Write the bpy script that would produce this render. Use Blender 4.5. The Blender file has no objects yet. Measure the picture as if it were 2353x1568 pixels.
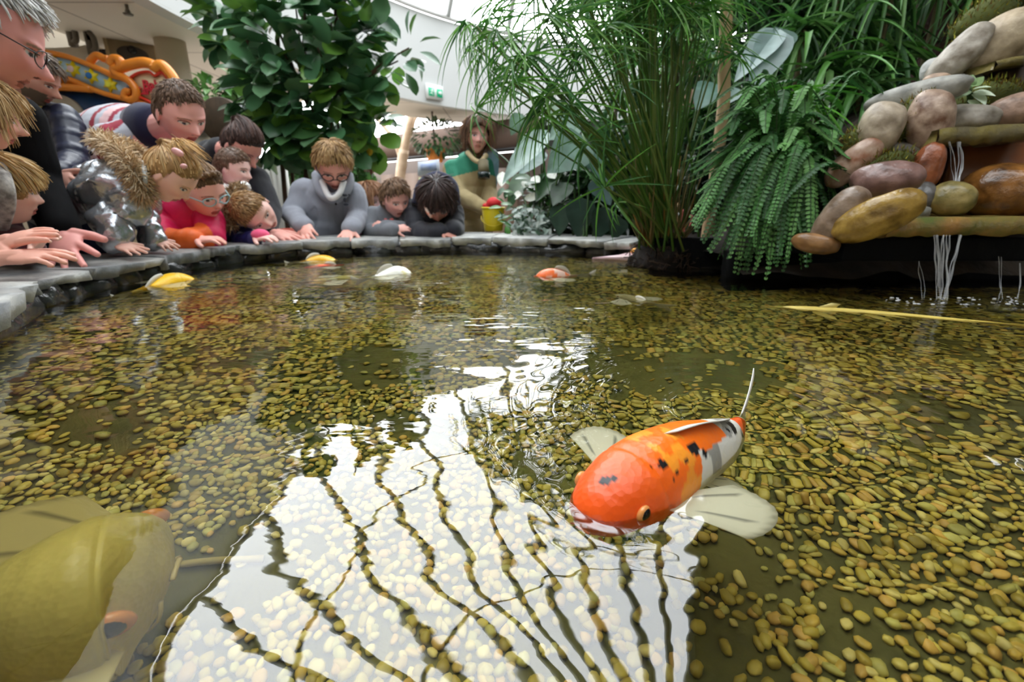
import bpy, math, random
import numpy as np
from mathutils import Vector, Matrix

# ------------------------------------------------------------------ camera, sky, exposure
SC = bpy.context.scene
COL = SC.collection
IMG_W, IMG_H, F_PX = 2353.0, 1568.0, 1046.0
CAM_Z = 0.22
PITCH = math.radians(17.0)
cam_d = bpy.data.cameras.new('camera')
cam_d.sensor_width = 36.0
cam_d.lens = F_PX / IMG_W * 36.0
cam_d.clip_start = 0.02
cam_d.clip_end = 200
cam_d.dof.use_dof = True
cam_d.dof.focus_distance = 0.50
cam_d.dof.aperture_fstop = 6.5
cam = bpy.data.objects.new('camera', cam_d)
COL.objects.link(cam)
cam.location = (0, 0, CAM_Z)
cam.rotation_euler = (math.radians(90) - PITCH, 0, 0)
SC.camera = cam

SKY = 7.5
world = bpy.data.worlds.new('overcast_sky')
SC.world = world
world.use_nodes = True
_n = world.node_tree.nodes
_l = world.node_tree.links
_n.clear()
_o = _n.new('ShaderNodeOutputWorld')
_b = _n.new('ShaderNodeBackground')
_tc = _n.new('ShaderNodeTexCoord')
_dot = _n.new('ShaderNodeVectorMath'); _dot.operation = 'DOT_PRODUCT'
_nrm = _n.new('ShaderNodeVectorMath'); _nrm.operation = 'NORMALIZE'
_l.new(_tc.outputs['Generated'], _nrm.inputs[0])
_l.new(_nrm.outputs[0], _dot.inputs[0])
_dot.inputs[1].default_value = Vector((-0.35, 0.62, 0.70)).normalized()
_mr = _n.new('ShaderNodeMapRange')
_mr.inputs['From Min'].default_value = 0.2
_mr.inputs['From Max'].default_value = 1.0
_mr.inputs['To Min'].default_value = 0.45
_mr.inputs['To Max'].default_value = 1.25
_l.new(_dot.outputs['Value'], _mr.inputs['Value'])
_mul = _n.new('ShaderNodeMath'); _mul.operation = 'MULTIPLY'
_mul.inputs[1].default_value = SKY
_l.new(_mr.outputs['Result'], _mul.inputs[0])
_l.new(_mul.outputs[0], _b.inputs['Strength'])
_b.inputs['Color'].default_value = (0.96, 0.98, 1.0, 1)
_l.new(_b.outputs[0], _o.inputs['Surface'])

vs = SC.view_settings
vs.view_transform = 'Standard'
vs.look = 'None'
vs.gamma = 1.0
vs.use_curve_mapping = False
vs.exposure = 0.18

# ------------------------------------------------------------------ helpers
rng = np.random.default_rng(7)
random.seed(7)
CP, SP = math.cos(PITCH), math.sin(PITCH)
CAM = np.array([0, 0, CAM_Z])

def A(*v):
    return np.array(v, float)

def ray(px, py):
    x = (px - IMG_W / 2) / F_PX
    v = (IMG_H / 2 - py) / F_PX
    return A(x, CP + v * SP, v * CP - SP)

def P(px, py, Y):                       # point of the place seen at a pixel, at distance Y from the camera
    d = ray(px, py)
    return CAM + d * (Y / d[1])

def PZ(px, py, z):                      # the same, at a given height
    d = ray(px, py)
    return CAM + d * ((z - CAM_Z) / d[2])

def unit(v):
    v = np.asarray(v, float)
    return v / (np.linalg.norm(v) + 1e-12)

def lin(c):
    out = []
    for v in c[:3]:
        v = v / 255.0
        out.append(v / 12.92 if v <= 0.04045 else ((v + 0.055) / 1.055) ** 2.4)
    return tuple(out)

_T = np.random.default_rng(3).random((32, 32, 32))
def vnoise(p, scale=1.0, seed=0):       # smooth value noise in -1..1
    q = np.asarray(p) * scale + seed * 7.31
    i = np.floor(q).astype(int)
    f = q - i
    f = f * f * (3 - 2 * f)
    r = 0
    for dx in (0, 1):
        for dy in (0, 1):
            for dz in (0, 1):
                w = (f[:, 0] if dx else 1 - f[:, 0]) * (f[:, 1] if dy else 1 - f[:, 1]) * (f[:, 2] if dz else 1 - f[:, 2])
                r = r + w * _T[(i[:, 0] + dx) % 32, (i[:, 1] + dy) % 32, (i[:, 2] + dz) % 32]
    return r * 2 - 1

class MB:
    def __init__(self):
        self.V, self.F, self.C, self.n = [], [], [], 0
    def add(self, V, F, col=None):
        V = np.asarray(V, float).reshape(-1, 3)
        for f in (F if isinstance(F, list) else [F]):
            f = np.asarray(f, int)
            if f.ndim == 1:
                f = f[None]
            if f.size:
                self.F.append(f + self.n)
        self.V.append(V)
        if col is not None:
            c = np.asarray(col, float)
            if c.ndim == 1:
                c = np.tile(c, (len(V), 1))
            self.C.append(c)
        self.n += len(V)
        return self
    def data(self):
        return np.concatenate(self.V), self.F, (np.concatenate(self.C) if self.C else None)

ORG = {}
def link_mesh(name, V, F, mat=None, parent=None, origin=None, smooth=True, col=None):
    V = np.asarray(V, float)
    if parent is not None:
        o0 = ORG[parent.name]
    elif origin is not None:
        o0 = np.asarray(origin, float)
    else:
        o0 = A(*((V[:, :2].min(0) + V[:, :2].max(0)) / 2), V[:, 2].min())
    me = bpy.data.meshes.new(name)
    F = F if isinstance(F, list) else [F]
    F = [np.atleast_2d(np.asarray(f, int)) for f in F if np.asarray(f).size]
    loops = np.concatenate([f.ravel() for f in F])
    tot = np.concatenate([np.full(len(f), f.shape[1]) for f in F])
    start = np.concatenate([[0], np.cumsum(tot)[:-1]])
    me.vertices.add(len(V)); me.vertices.foreach_set('co', (V - o0).astype(np.float32).ravel())
    me.loops.add(len(loops)); me.loops.foreach_set('vertex_index', loops.astype(np.int32))
    me.polygons.add(len(tot)); me.polygons.foreach_set('loop_start', start.astype(np.int32))
    me.update(calc_edges=True)
    me.validate()
    if smooth:
        me.polygons.foreach_set('use_smooth', np.ones(len(me.polygons), bool))
    if col is not None:
        ca = me.color_attributes.new('Col', 'FLOAT_COLOR', 'POINT')
        c4 = np.ones((len(V), 4), np.float32); c4[:, :3] = col
        ca.data.foreach_set('color', c4.ravel())
    if mat is not None:
        for m in (mat if isinstance(mat, (list, tuple)) else [mat]):
            me.materials.append(m)
    ob = bpy.data.objects.new(name, me)
    COL.objects.link(ob)
    ORG[ob.name] = o0
    if parent is not None:
        ob.parent = parent
    else:
        ob.location = o0
    return ob

def put(name, mb, mat, parent=None, origin=None, smooth=True):
    V, F, C = mb.data()
    return link_mesh(name, V, F, mat, parent, origin, smooth, C)

def empty(name, loc):
    o = bpy.data.objects.new(name, None)
    o.empty_display_size = 0.05
    COL.objects.link(o)
    o.location = loc
    ORG[o.name] = np.asarray(loc, float)
    return o

def tag(o, label, cat=None, group=None, kind=None):
    if label: o['label'] = label
    if cat: o['category'] = cat
    if group: o['group'] = group
    if kind: o['kind'] = kind
    return o

def struct(o, label=None):
    o['kind'] = 'structure'
    if label: o['label'] = label
    return o

# ---- shapes (vertices, list of face arrays)
def tube(path, rad, n=8, caps=True, flat=1.0, up=None):
    path = np.asarray(path, float)
    m = len(path)
    rad = np.broadcast_to(np.asarray(rad, float), (m,))
    t = np.gradient(path, axis=0)
    t /= np.linalg.norm(t, axis=1)[:, None] + 1e-12
    a = np.asarray(up, float) if up is not None else (A(0, 0, 1) if abs(t[0, 2]) < 0.9 else A(1, 0, 0))
    V = []
    u = a
    ang = np.arange(n) * 2 * math.pi / n
    for i in range(m):
        u = u - t[i] * np.dot(u, t[i])
        u = unit(u)
        w = np.cross(t[i], u)
        V.append(path[i] + rad[i] * (np.cos(ang)[:, None] * w + flat * np.sin(ang)[:, None] * u))
    V = np.concatenate(V)
    i = np.arange(m - 1)[:, None] * n
    j = np.arange(n)[None]
    k = (j + 1) % n
    F = [np.stack([i + j, i + k, i + n + k, i + n + j], -1).reshape(-1, 4)]
    if caps:
        V = np.concatenate([V, path[:1], path[-1:]])
        c0, c1 = m * n, m * n + 1
        jj = np.arange(n); kk = (jj + 1) % n
        F.append(np.stack([kk, jj, np.full(n, c0)], -1))
        F.append(np.stack([(m - 1) * n + jj, (m - 1) * n + kk, np.full(n, c1)], -1))
    return V, F

def uvsphere(nu=24, nv=16):
    th = np.linspace(0, math.pi, nv + 1)[1:-1]
    ph = np.arange(nu) * 2 * math.pi / nu
    V = np.stack([np.outer(np.sin(th), np.cos(ph)), np.outer(np.sin(th), np.sin(ph)), np.outer(np.cos(th), np.ones(nu))], -1).reshape(-1, 3)
    V = np.concatenate([V, [[0, 0, 1], [0, 0, -1]]])
    i = np.arange(nv - 2)[:, None] * nu
    j = np.arange(nu)[None]; k = (j + 1) % nu
    F = [np.stack([i + j, i + nu + j, i + nu + k, i + k], -1).reshape(-1, 4)]
    top, bot = len(V) - 2, len(V) - 1
    jj = np.arange(nu); kk = (jj + 1) % nu
    F.append(np.stack([jj, kk, np.full(nu, top)], -1))
    b = (nv - 2) * nu
    F.append(np.stack([b + kk, b + jj, np.full(nu, bot)], -1))
    return V, F

def ellipsoid(c, r, R=None, nu=20, nv=14):
    V, F = uvsphere(nu, nv)
    V = V * np.asarray(r, float)
    if R is not None:
        V = V @ np.asarray(R).T
    return V + np.asarray(c, float), F

def capsule(p0, p1, r0, r1, n=14):
    p0, p1 = np.asarray(p0, float), np.asarray(p1, float)
    d = unit(p1 - p0)
    pts, rr = [], []
    for a in np.linspace(-math.pi / 2, 0, 5)[1:]:
        pts.append(p0 + d * r0 * math.sin(a)); rr.append(r0 * math.cos(a))
    for a in np.linspace(0, math.pi / 2, 5)[:-1]:
        pts.append(p1 + d * r1 * math.sin(a)); rr.append(r1 * math.cos(a))
    pts = [p0 - d * r0] + pts + [p1 + d * r1]
    rr = [r0 * 0.05] + rr + [r1 * 0.05]
    return tube(pts, rr, n)

def box(c, s, R=None):
    V = np.array([[x, y, z] for x in (-.5, .5) for y in (-.5, .5) for z in (-.5, .5)]) * np.asarray(s, float)
    if R is not None:
        V = V @ np.asarray(R).T
    F = np.array([[0, 1, 3, 2], [4, 6, 7, 5], [0, 4, 5, 1], [2, 3, 7, 6], [0, 2, 6, 4], [1, 5, 7, 3]])
    return V + np.asarray(c, float), [F]

def prism(pts, d):                       # closed outline of 3D points, given thickness vector d
    pts = np.asarray(pts, float); n = len(pts)
    V = np.concatenate([pts, pts + np.asarray(d, float)])
    i = np.arange(n); j = (i + 1) % n
    return V, [i[::-1][None], (i + n)[None], np.stack([i, j, j + n, i + n], -1)]

def rot(ax, ang):
    return np.array(Matrix.Rotation(ang, 3, Vector(ax)))

def spline(pts, n):
    pts = np.asarray(pts, float)
    p = np.vstack([2 * pts[0] - pts[1], pts, 2 * pts[-1] - pts[-2]])
    out = []
    m = len(pts) - 1
    for t in np.linspace(0, m, n):
        i = min(int(t), m - 1); f = t - i
        a, b, c, d = p[i], p[i + 1], p[i + 2], p[i + 3]
        out.append(0.5 * (2 * b + (c - a) * f + (2 * a - 5 * b + 4 * c - d) * f * f + (3 * b - a - 3 * c + d) * f ** 3))
    return np.array(out)

def scatter(V, F, R, T):                 # many copies of a small template in one go
    m, n = len(T), len(V)
    W = np.einsum('mij,nj->mni', R, V) + T[:, None]
    off = (np.arange(m) * n)[:, None, None]
    return W.reshape(-1, 3), [(f[None] + off).reshape(-1, f.shape[1]) for f in F]

def frame(d, up=(0, 0, 1)):              # columns x, y, z with y along d and z near up
    y = unit(d); x = np.cross(y, up)
    if np.linalg.norm(x) < 1e-4:
        x = np.cross(y, (1, 0, 0))
    x = unit(x); z = np.cross(x, y)
    return np.stack([x, y, z], 1)

_leafcache = {}
def leaf(shape='oval', nl=6, fold=0.15, droop=0.25, wave=0.0):
    fold = fold * {'oval': .36, 'fiddle': .65, 'heart': .45, 'strap': .07}[shape]
    # unit leaf along +y, width 1 = full width of the blade; quads
    key = (shape, nl, fold, droop, wave)
    if key in _leafcache:
        return _leafcache[key]
    t = np.linspace(0, 1, nl + 1)
    if shape == 'oval': w = np.sin(np.pi * t ** 0.85) ** 0.8
    elif shape == 'fiddle': w = np.clip(np.sin(np.pi * t ** 1.7) ** 0.7, 0, 1) * 0.85 + 0.25 * np.sin(np.pi * np.clip(t * 1.6, 0, 1)) * (t < .62)
    elif shape == 'heart': w = np.sin(np.pi * np.clip(t, 0, 1) ** 0.55) ** 0.85
    else: w = np.clip(np.minimum(t * 8, 1) * (1 - t) ** 0.6, 0, 1)           # strap
    w = w / w.max() * 0.5
    w[0] = 0.02; w[-1] = 0.004
    V = []
    for a, b in zip(t, w):
        zz = -droop * a * a
        wv = wave * math.sin(a * 14)
        V += [[-b, a, zz + fold * b * 2 + wv], [-b * .5, a, zz + fold * b * .8], [0, a, zz], [b * .5, a, zz + fold * b * .8], [b, a, zz + fold * b * 2 - wv]]
    V = np.array(V)
    i = np.arange(nl)[:, None] * 5; j = np.arange(4)[None]
    F = [np.stack([i + j, i + j + 1, i + j + 6, i + j + 5], -1).reshape(-1, 4)]
    _leafcache[key] = (V, F)
    return V, F

# ---- materials
MATS = {}
def M(name, col=(128, 128, 128), rough=0.6, metal=0.0, var=0.0, vscale=12.0, col2=None, bump=0.0, bscale=60.0, attr=False,
      spec=0.5, trans=0.0, coat=0.0, emit=None, sheen=0.0, stretch=None, alpha=1.0, sss=0.0, translucent=0.0):
    if name in MATS:
        return MATS[name]
    m = bpy.data.materials.new(name)
    m.use_nodes = True
    nt = m.node_tree; N, L = nt.nodes, nt.links
    b = N['Principled BSDF']
    b.inputs['Roughness'].default_value = rough
    b.inputs['Metallic'].default_value = metal
    b.inputs['Specular IOR Level'].default_value = spec
    b.inputs['Transmission Weight'].default_value = trans
    b.inputs['Coat Weight'].default_value = coat
    b.inputs['Sheen Weight'].default_value = sheen
    b.inputs['Alpha'].default_value = alpha
    if sss:
        b.inputs['Subsurface Weight'].default_value = sss
        b.inputs['Subsurface Radius'].default_value = (0.008, 0.004, 0.002)
        b.inputs['Subsurface Scale'].default_value = 1.0
    tc = N.new('ShaderNodeTexCoord')
    src = tc.outputs['Object']
    if stretch:
        mp = N.new('ShaderNodeMapping'); mp.inputs['Scale'].default_value = stretch
        L.new(src, mp.inputs['Vector']); src = mp.outputs['Vector']
    base = None
    c1 = lin(col)
    if attr:
        at = N.new('ShaderNodeAttribute'); at.attribute_name = 'Col'
        base = at.outputs['Color']
    if var > 0 or col2 is not None:
        nz = N.new('ShaderNodeTexNoise'); nz.inputs['Scale'].default_value = vscale; nz.inputs['Detail'].default_value = 5
        L.new(src, nz.inputs['Vector'])
        mx = N.new('ShaderNodeMix'); mx.data_type = 'RGBA'
        rp = N.new('ShaderNodeMapRange'); rp.inputs['From Min'].default_value = 0.32; rp.inputs['From Max'].default_value = 0.68
        L.new(nz.outputs['Fac'], rp.inputs['Value']); L.new(rp.outputs['Result'], mx.inputs['Factor'])
        if base is not None:
            mu = N.new('ShaderNodeMix'); mu.data_type = 'RGBA'; mu.blend_type = 'MULTIPLY'; mu.inputs['Factor'].default_value = 1
            L.new(base, mu.inputs['A'])
            mx.inputs['A'].default_value = (1 - var,) * 3 + (1,); mx.inputs['B'].default_value = (1, 1, 1, 1)
            L.new(mx.outputs['Result'], mu.inputs['B']); base = mu.outputs['Result']
        else:
            c2 = lin(col2) if col2 is not None else tuple(v * (1 - var) for v in c1)
            mx.inputs['A'].default_value = (*c1, 1); mx.inputs['B'].default_value = (*c2, 1)
            base = mx.outputs['Result']
    if base is not None:
        L.new(base, b.inputs['Base Color'])
    else:
        b.inputs['Base Color'].default_value = (*c1, 1)
    if bump > 0:
        nb = N.new('ShaderNodeTexNoise'); nb.inputs['Scale'].default_value = bscale; nb.inputs['Detail'].default_value = 4
        L.new(src, nb.inputs['Vector'])
        bp = N.new('ShaderNodeBump'); bp.inputs['Strength'].default_value = min(1, bump); bp.inputs['Distance'].default_value = 0.3 / bscale
        L.new(nb.outputs['Fac'], bp.inputs['Height']); L.new(bp.outputs['Normal'], b.inputs['Normal'])
    if emit:
        b.inputs['Emission Color'].default_value = (*c1, 1); b.inputs['Emission Strength'].default_value = emit
    if translucent:
        tr = N.new('ShaderNodeBsdfTranslucent'); ms = N.new('ShaderNodeMixShader'); ms.inputs['Fac'].default_value = translucent
        if base is not None: L.new(base, tr.inputs['Color'])
        else: tr.inputs['Color'].default_value = (*c1, 1)
        L.new(b.outputs[0], ms.inputs[1]); L.new(tr.outputs[0], ms.inputs[2])
        L.new(ms.outputs[0], N['Material Output'].inputs['Surface'])
    MATS[name] = m
    return m
# ------------------------------------------------------------------ the setting
Z_COPE = 0.065          # top of the stone coping above the water
Z_FLOOR = -0.74
Z_POND = -0.20
RC, RR = A(2.5, 4.0), 5.15      # centre and radius of the round roof opening
Z_SOF, Z_RIM = 1.65, 2.78

def ring_pts(c, r, a0, a1, n, z):
    a = np.linspace(a0, a1, n)
    return np.stack([c[0] + r * np.cos(a), c[1] + r * np.sin(a), np.full(n, z)], 1)

def strip(P0, P1):
    n = len(P0)
    i = np.arange(n - 1)
    return np.concatenate([P0, P1]), [np.stack([i, i + 1, i + 1 + n, i + n], -1)]

white_paint = M('white_paint', (206, 208, 206), 0.6, var=0.04, vscale=2)
# soffit with its faint tile joints
sof_m = M('soffit_panels', (226, 220, 210), 0.7)
nt = sof_m.node_tree
br = nt.nodes.new('ShaderNodeTexBrick')
br.offset = 0; br.inputs['Scale'].default_value = 1.0
br.inputs['Brick Width'].default_value = 1.2; br.inputs['Row Height'].default_value = 1.2
br.inputs['Mortar Size'].default_value = 0.008
br.inputs['Color1'].default_value = (*lin((230, 224, 214)), 1); br.inputs['Color2'].default_value = (*lin((224, 218, 208)), 1)
br.inputs['Mortar'].default_value = (*lin((150, 144, 136)), 1)
tcn = nt.nodes.new('ShaderNodeTexCoord'); nt.links.new(tcn.outputs['Object'], br.inputs['Vector'])
nt.links.new(br.outputs['Color'], nt.nodes['Principled BSDF'].inputs['Base Color'])

mb = MB()
a0, a1 = math.radians(-170), math.radians(190)
inner = ring_pts(RC, RR, a0, a1, 120, Z_SOF)
outer = ring_pts(RC, 9.5, a0, a1, 120, Z_SOF)
# the soffit stops where the far clerestory begins
keep = []
for k in range(120):
    ang = math.degrees(np.linspace(a0, a1, 120)[k])
    w = 6.45 if 96 < ang < 150 else 9.5
    keep.append(A(RC[0] + w * math.cos(math.radians(ang)), RC[1] + w * math.sin(math.radians(ang)), Z_SOF))
outer = np.array(keep)
V, F = strip(inner, outer); mb.add(V, F)
V, F = strip(inner + A(0, 0, .12), outer + A(0, 0, .12)); mb.add(V, F)
struct(put('ceiling', mb, sof_m, smooth=False), 'pale panelled soffit around the round roof opening')

# fascia ring: thin curved wall above the soffit edge
mb = MB()
i1 = ring_pts(RC, RR, a0, a1, 160, Z_SOF - .02); i2 = ring_pts(RC, RR, a0, a1, 160, Z_RIM)
o1 = ring_pts(RC, RR + .14, a0, a1, 160, Z_SOF - .02); o2 = ring_pts(RC, RR + .14, a0, a1, 160, Z_RIM)
for p, q in ((i1, i2), (o1, o2), (i1, o1), (i2, o2)):
    V, F = strip(p, q); mb.add(V, F)
struct(put('wall_fascia', mb, white_paint), 'tall curved white fascia wall of the roof opening')
# small ledge / rail on top of the fascia
V, F = tube(ring_pts(RC, RR - .03, a0, a1, 160, Z_RIM + .03), .035, 8, caps=False)
struct(link_mesh('trim_rail', V, F, M('rail_white', (225, 225, 222), 0.5)), 'white rail along the top of the fascia')

# glazed roof: ribs from the rim to a hub, rings, glass, and an added opaque part, out of view, that cuts the sky light
APEX = A(0.75, 1.3, 3.75)
NR = 30
rim_a = np.linspace(0, 2 * math.pi, NR, endpoint=False)
def roof_pt(a, f):
    r = A(RC[0] + RR * math.cos(a), RC[1] + RR * math.sin(a), Z_RIM + .06)
    p = r * (1 - f) + APEX * f
    p[2] += 0.25 * math.sin(math.pi * f)
    return p
glazed = lambda a: math.radians(70) < a < math.radians(258)
rib_m = M('roof_rib', (205, 208, 206), 0.5)
mb = MB()
for a in rim_a:
    if glazed(a):
        V, F = tube([roof_pt(a, f) for f in np.linspace(0, 1, 9)], .048, 6); mb.add(V, F)
for f in (.28, .6):
    aa = np.linspace(math.radians(70), math.radians(262), 60)
    V, F = tube([roof_pt(a, f) for a in aa], .02, 6); mb.add(V, F)
roof_ribs = struct(put('roof_ribs', mb, rib_m), 'white ribs of the glazed roof')
gm = bpy.data.materials.new('roof_glass'); gm.use_nodes = True
N_, L_ = gm.node_tree.nodes, gm.node_tree.links
N_.clear()
og = N_.new('ShaderNodeOutputMaterial'); tr = N_.new('ShaderNodeBsdfTransparent'); gl = N_.new('ShaderNodeBsdfGlossy'); mxg = N_.new('ShaderNodeMixShader')
gl.inputs['Roughness'].default_value = 0.05; mxg.inputs['Fac'].default_value = 0.05
tr.inputs['Color'].default_value = (0.93, 0.95, 0.96, 1)
L_.new(tr.outputs[0], mxg.inputs[1]); L_.new(gl.outputs[0], mxg.inputs[2]); L_.new(mxg.outputs[0], og.inputs['Surface'])
mbg, mbo = MB(), MB()
for k in range(NR):
    a, b = rim_a[k], rim_a[k] + 2 * math.pi / NR
    fs = np.linspace(0, 1, 9)
    V, F = strip(np.array([roof_pt(a, f) for f in fs]), np.array([roof_pt(b, f) for f in fs]))
    V[:, 2] += .03
    (mbg if glazed(a) else mbo).add(V, F)
struct(put('roof_glass', mbg, gm), 'glass panes of the roof')
struct(put('roof_blockers', mbo, M('added_roof_opaque', (150, 150, 146), 0.8)), 'added opaque roof panels, unseen, cutting the sky light over the planted side')

# floor, walls
floor_m = M('floor_tiles', (150, 140, 128), 0.35, var=0.15, vscale=3)
V, F = box((1.5, 4, Z_FLOOR - .05), (24, 26, .1)); struct(link_mesh('floor', V, F, floor_m, smooth=False), 'tiled floor around the pond')
beige = M('beige_wall', (203, 192, 172), 0.8, var=0.06, vscale=1.5)
brown = M('brown_panel', (98, 78, 66), 0.7, var=0.12, vscale=2)
def wall(name, p, q, z0, z1, m, label, th=.12):
    p, q = A(*p), A(*q)
    c = (p + q) / 2; L = np.linalg.norm(q - p); an = math.atan2(q[1] - p[1], q[0] - p[0])
    V, F = box((c[0], c[1], (z0 + z1) / 2), (L, th, z1 - z0), rot((0, 0, 1), an))
    return struct(link_mesh(name, V, F, m, smooth=False), label)
wall('wall_left', (-4.05, -5), (-4.05, 5.3), Z_FLOOR, Z_SOF, beige, 'beige wall behind the children ride')
wall('wall_left_return', (-4.05, 5.3), (-7, 5.3), Z_FLOOR, Z_SOF, beige, 'beige return of the left wall')
wall('wall_outer', (-7, 5.3), (-7, 13), Z_FLOOR, Z_SOF, beige, 'outer beige wall')
wall('wall_back', (-7.2, 14.4), (0.4, 8.4), 1.12, 1.60, brown, 'brown bulkhead at the far side of the hall')
wall('wall_back_lower', (-7.0, 14.9), (0.8, 8.75), Z_FLOOR, 1.12, M('brown_low', (88, 70, 58), 0.6, var=.1, vscale=2), 'brown panelled wall under the bulkhead')
wall('trim_back', (-7.2, 14.35), (0.4, 8.35), 1.085, 1.13, M('black_line', (18, 16, 16), 0.5), 'thin black trim under the bulkhead', .16)
wall('wall_back_planted', (0.4, 9.2), (12, 9.2), Z_FLOOR, Z_SOF, M('dark_wall', (70, 74, 66), 0.9), 'dim wall behind the planted side')
wall('wall_right', (9.0, 9.2), (9.0, -5), Z_FLOOR, Z_SOF, MATS['dark_wall'], 'dim right wall')
wall('wall_near', (-4.05, -5), (9, -5), Z_FLOOR, Z_SOF, beige, 'near wall behind the photographer')
mb = MB()
for k in range(7):                       # door-like panels on the far brown wall
    f = .34 + k * .09
    p = A(-7.0, 14.9) * (1 - f) + A(.8, 8.75) * f
    V, F = box((p[0], p[1] - .09, .1), (.62, .03, 1.5), rot((0, 0, 1), math.atan2(-6.15, 7.8))); mb.add(V, F)
struct(put('trim_panels', mb, M('panel_brown', (112, 90, 74), .6), smooth=False), 'lighter brown panels on the far wall')

# ------------------------------------------------------------------ pond: floor, water, walls
edge_px = [(-330, 1010), (-120, 770), (0, 688), (95, 640), (180, 617), (270, 601), (370, 585), (480, 570), (620, 557), (760, 550), (900, 547), (1050, 545), (1200, 546), (1340, 549), (1450, 554)]
EDGE = spline([PZ(x, y, Z_COPE) for x, y in edge_px], 160)
def edge_at_px(px):                       # index on the inner coping edge seen at image column px
    xs = IMG_W / 2 + F_PX * EDGE[:, 0] / (EDGE[:, 1] * CP - (EDGE[:, 2] - CAM_Z) * SP)
    return int(np.argmin(np.abs(xs - px)))
_tan = np.gradient(EDGE, axis=0); _tan /= np.linalg.norm(_tan, axis=1)[:, None]
OUT = np.stack([-_tan[:, 1], _tan[:, 0], np.zeros(len(EDGE))], 1)      # outward from the pond
if np.dot(OUT[80], EDGE[80] - A(0, 1, 0)) < 0:
    OUT = -OUT

floor_poly = [(-1.3, -.9), (-1.25, .3)] + [(e[0] + .06 * o[0], e[1] + .06 * o[1]) for e, o in zip(EDGE[8::8], OUT[8::8])] + [(.85, 2.2), (1.3, 1.7), (2.6, 1.5), (2.9, .4), (2.9, -.9)]
n = len(floor_poly)
pf = np.array([[x, y, Z_POND] for x, y in floor_poly])
silt = M('pond_silt', (78, 78, 38), 0.9, col2=(112, 106, 52), vscale=7, bump=.4, bscale=30)
V, F = prism(pf, (0, 0, -.06))
struct(link_mesh('floor_pond', V, F, silt, smooth=False), 'dark olive floor of the pond')

water_m = bpy.data.materials.new('pond_water'); water_m.use_nodes = True
N_, L_ = water_m.node_tree.nodes, water_m.node_tree.links
N_.clear()
ow = N_.new('ShaderNodeOutputMaterial')
rf = N_.new('ShaderNodeBsdfRefraction'); rf.inputs['IOR'].default_value = 1.33; rf.inputs['Roughness'].default_value = 0.0
rf.inputs['Color'].default_value = (0.99, 0.98, 0.84, 1)
gw = N_.new('ShaderNodeBsdfGlossy'); gw.inputs['Roughness'].default_value = 0.0
fr = N_.new('ShaderNodeFresnel'); fr.inputs['IOR'].default_value = 1.72
mw = N_.new('ShaderNodeMixShader')
tw = N_.new('ShaderNodeTexCoord')
def wnoise(scale, stretch, detail=2.0):
    mp = N_.new('ShaderNodeMapping'); mp.inputs['Scale'].default_value = stretch
    L_.new(tw.outputs['Object'], mp.inputs['Vector'])
    nz = N_.new('ShaderNodeTexNoise'); nz.inputs['Scale'].default_value = scale; nz.inputs['Detail'].default_value = detail
    L_.new(mp.outputs['Vector'], nz.inputs['Vector'])
    return nz.outputs['Fac']
def bump(height, dist, prev=None):
    b = N_.new('ShaderNodeBump'); b.inputs['Strength'].default_value = 1.0; b.inputs['Distance'].default_value = dist
    L_.new(height, b.inputs['Height'])
    if prev is not None: L_.new(prev, b.inputs['Normal'])
    return b.outputs['Normal']
nrm = bump(wnoise(2.6, (1, 1, 1), 1.0), 0.013)
nrm = bump(wnoise(9.0, (1, 1.4, 1), 1.0), 0.0023, nrm)
# fine ripples that come in patches
fine = wnoise(24.0, (1, 2.4, 1), 1.5); patch = wnoise(2.6, (1, 1, 1), 1.0)
pm = N_.new('ShaderNodeMapRange'); pm.inputs['From Min'].default_value = .36; pm.inputs['From Max'].default_value = .62
L_.new(patch, pm.inputs['Value'])
mulp = N_.new('ShaderNodeMath'); mulp.operation = 'MULTIPLY'
L_.new(fine, mulp.inputs[0]); L_.new(pm.outputs['Result'], mulp.inputs[1])
sepw = N_.new('ShaderNodeSeparateXYZ'); L_.new(tw.outputs['Object'], sepw.inputs[0])
far = N_.new('ShaderNodeMapRange'); far.inputs['From Min'].default_value = -.25; far.inputs['From Max'].default_value = .55
far.inputs['To Min'].default_value = .10; far.inputs['To Max'].default_value = 1.0
L_.new(sepw.outputs['Y'], far.inputs['Value'])
mulq = N_.new('ShaderNodeMath'); mulq.operation = 'MULTIPLY'; L_.new(mulp.outputs[0], mulq.inputs[0]); L_.new(far.outputs['Result'], mulq.inputs[1])
nrm = bump(mulq.outputs[0], 0.0026, nrm)
# rings spreading from the surfacing koi
def rings(cx, cy, k, reach, dist, prev):
    sub = N_.new('ShaderNodeVectorMath'); sub.operation = 'SUBTRACT'; sub.inputs[1].default_value = (cx, cy, 0)
    L_.new(tw.outputs['Object'], sub.inputs[0])
    ln = N_.new('ShaderNodeVectorMath'); ln.operation = 'LENGTH'; L_.new(sub.outputs[0], ln.inputs[0])
    mk = N_.new('ShaderNodeMath'); mk.operation = 'MULTIPLY'; mk.inputs[1].default_value = k; L_.new(ln.outputs['Value'], mk.inputs[0])
    sn = N_.new('ShaderNodeMath'); sn.operation = 'SINE'; L_.new(mk.outputs[0], sn.inputs[0])
    fa = N_.new('ShaderNodeMapRange'); fa.inputs['From Min'].default_value = 0.0; fa.inputs['From Max'].default_value = reach
    fa.inputs['To Min'].default_value = 1.0; fa.inputs['To Max'].default_value = 0.0
    L_.new(ln.outputs['Value'], fa.inputs['Value'])
    mm = N_.new('ShaderNodeMath'); mm.operation = 'MULTIPLY'; L_.new(sn.outputs[0], mm.inputs[0]); L_.new(fa.outputs['Result'], mm.inputs[1])
    return bump(mm.outputs[0], dist, prev)
WATER_O = A(0.6, 0.7, 0)
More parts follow.
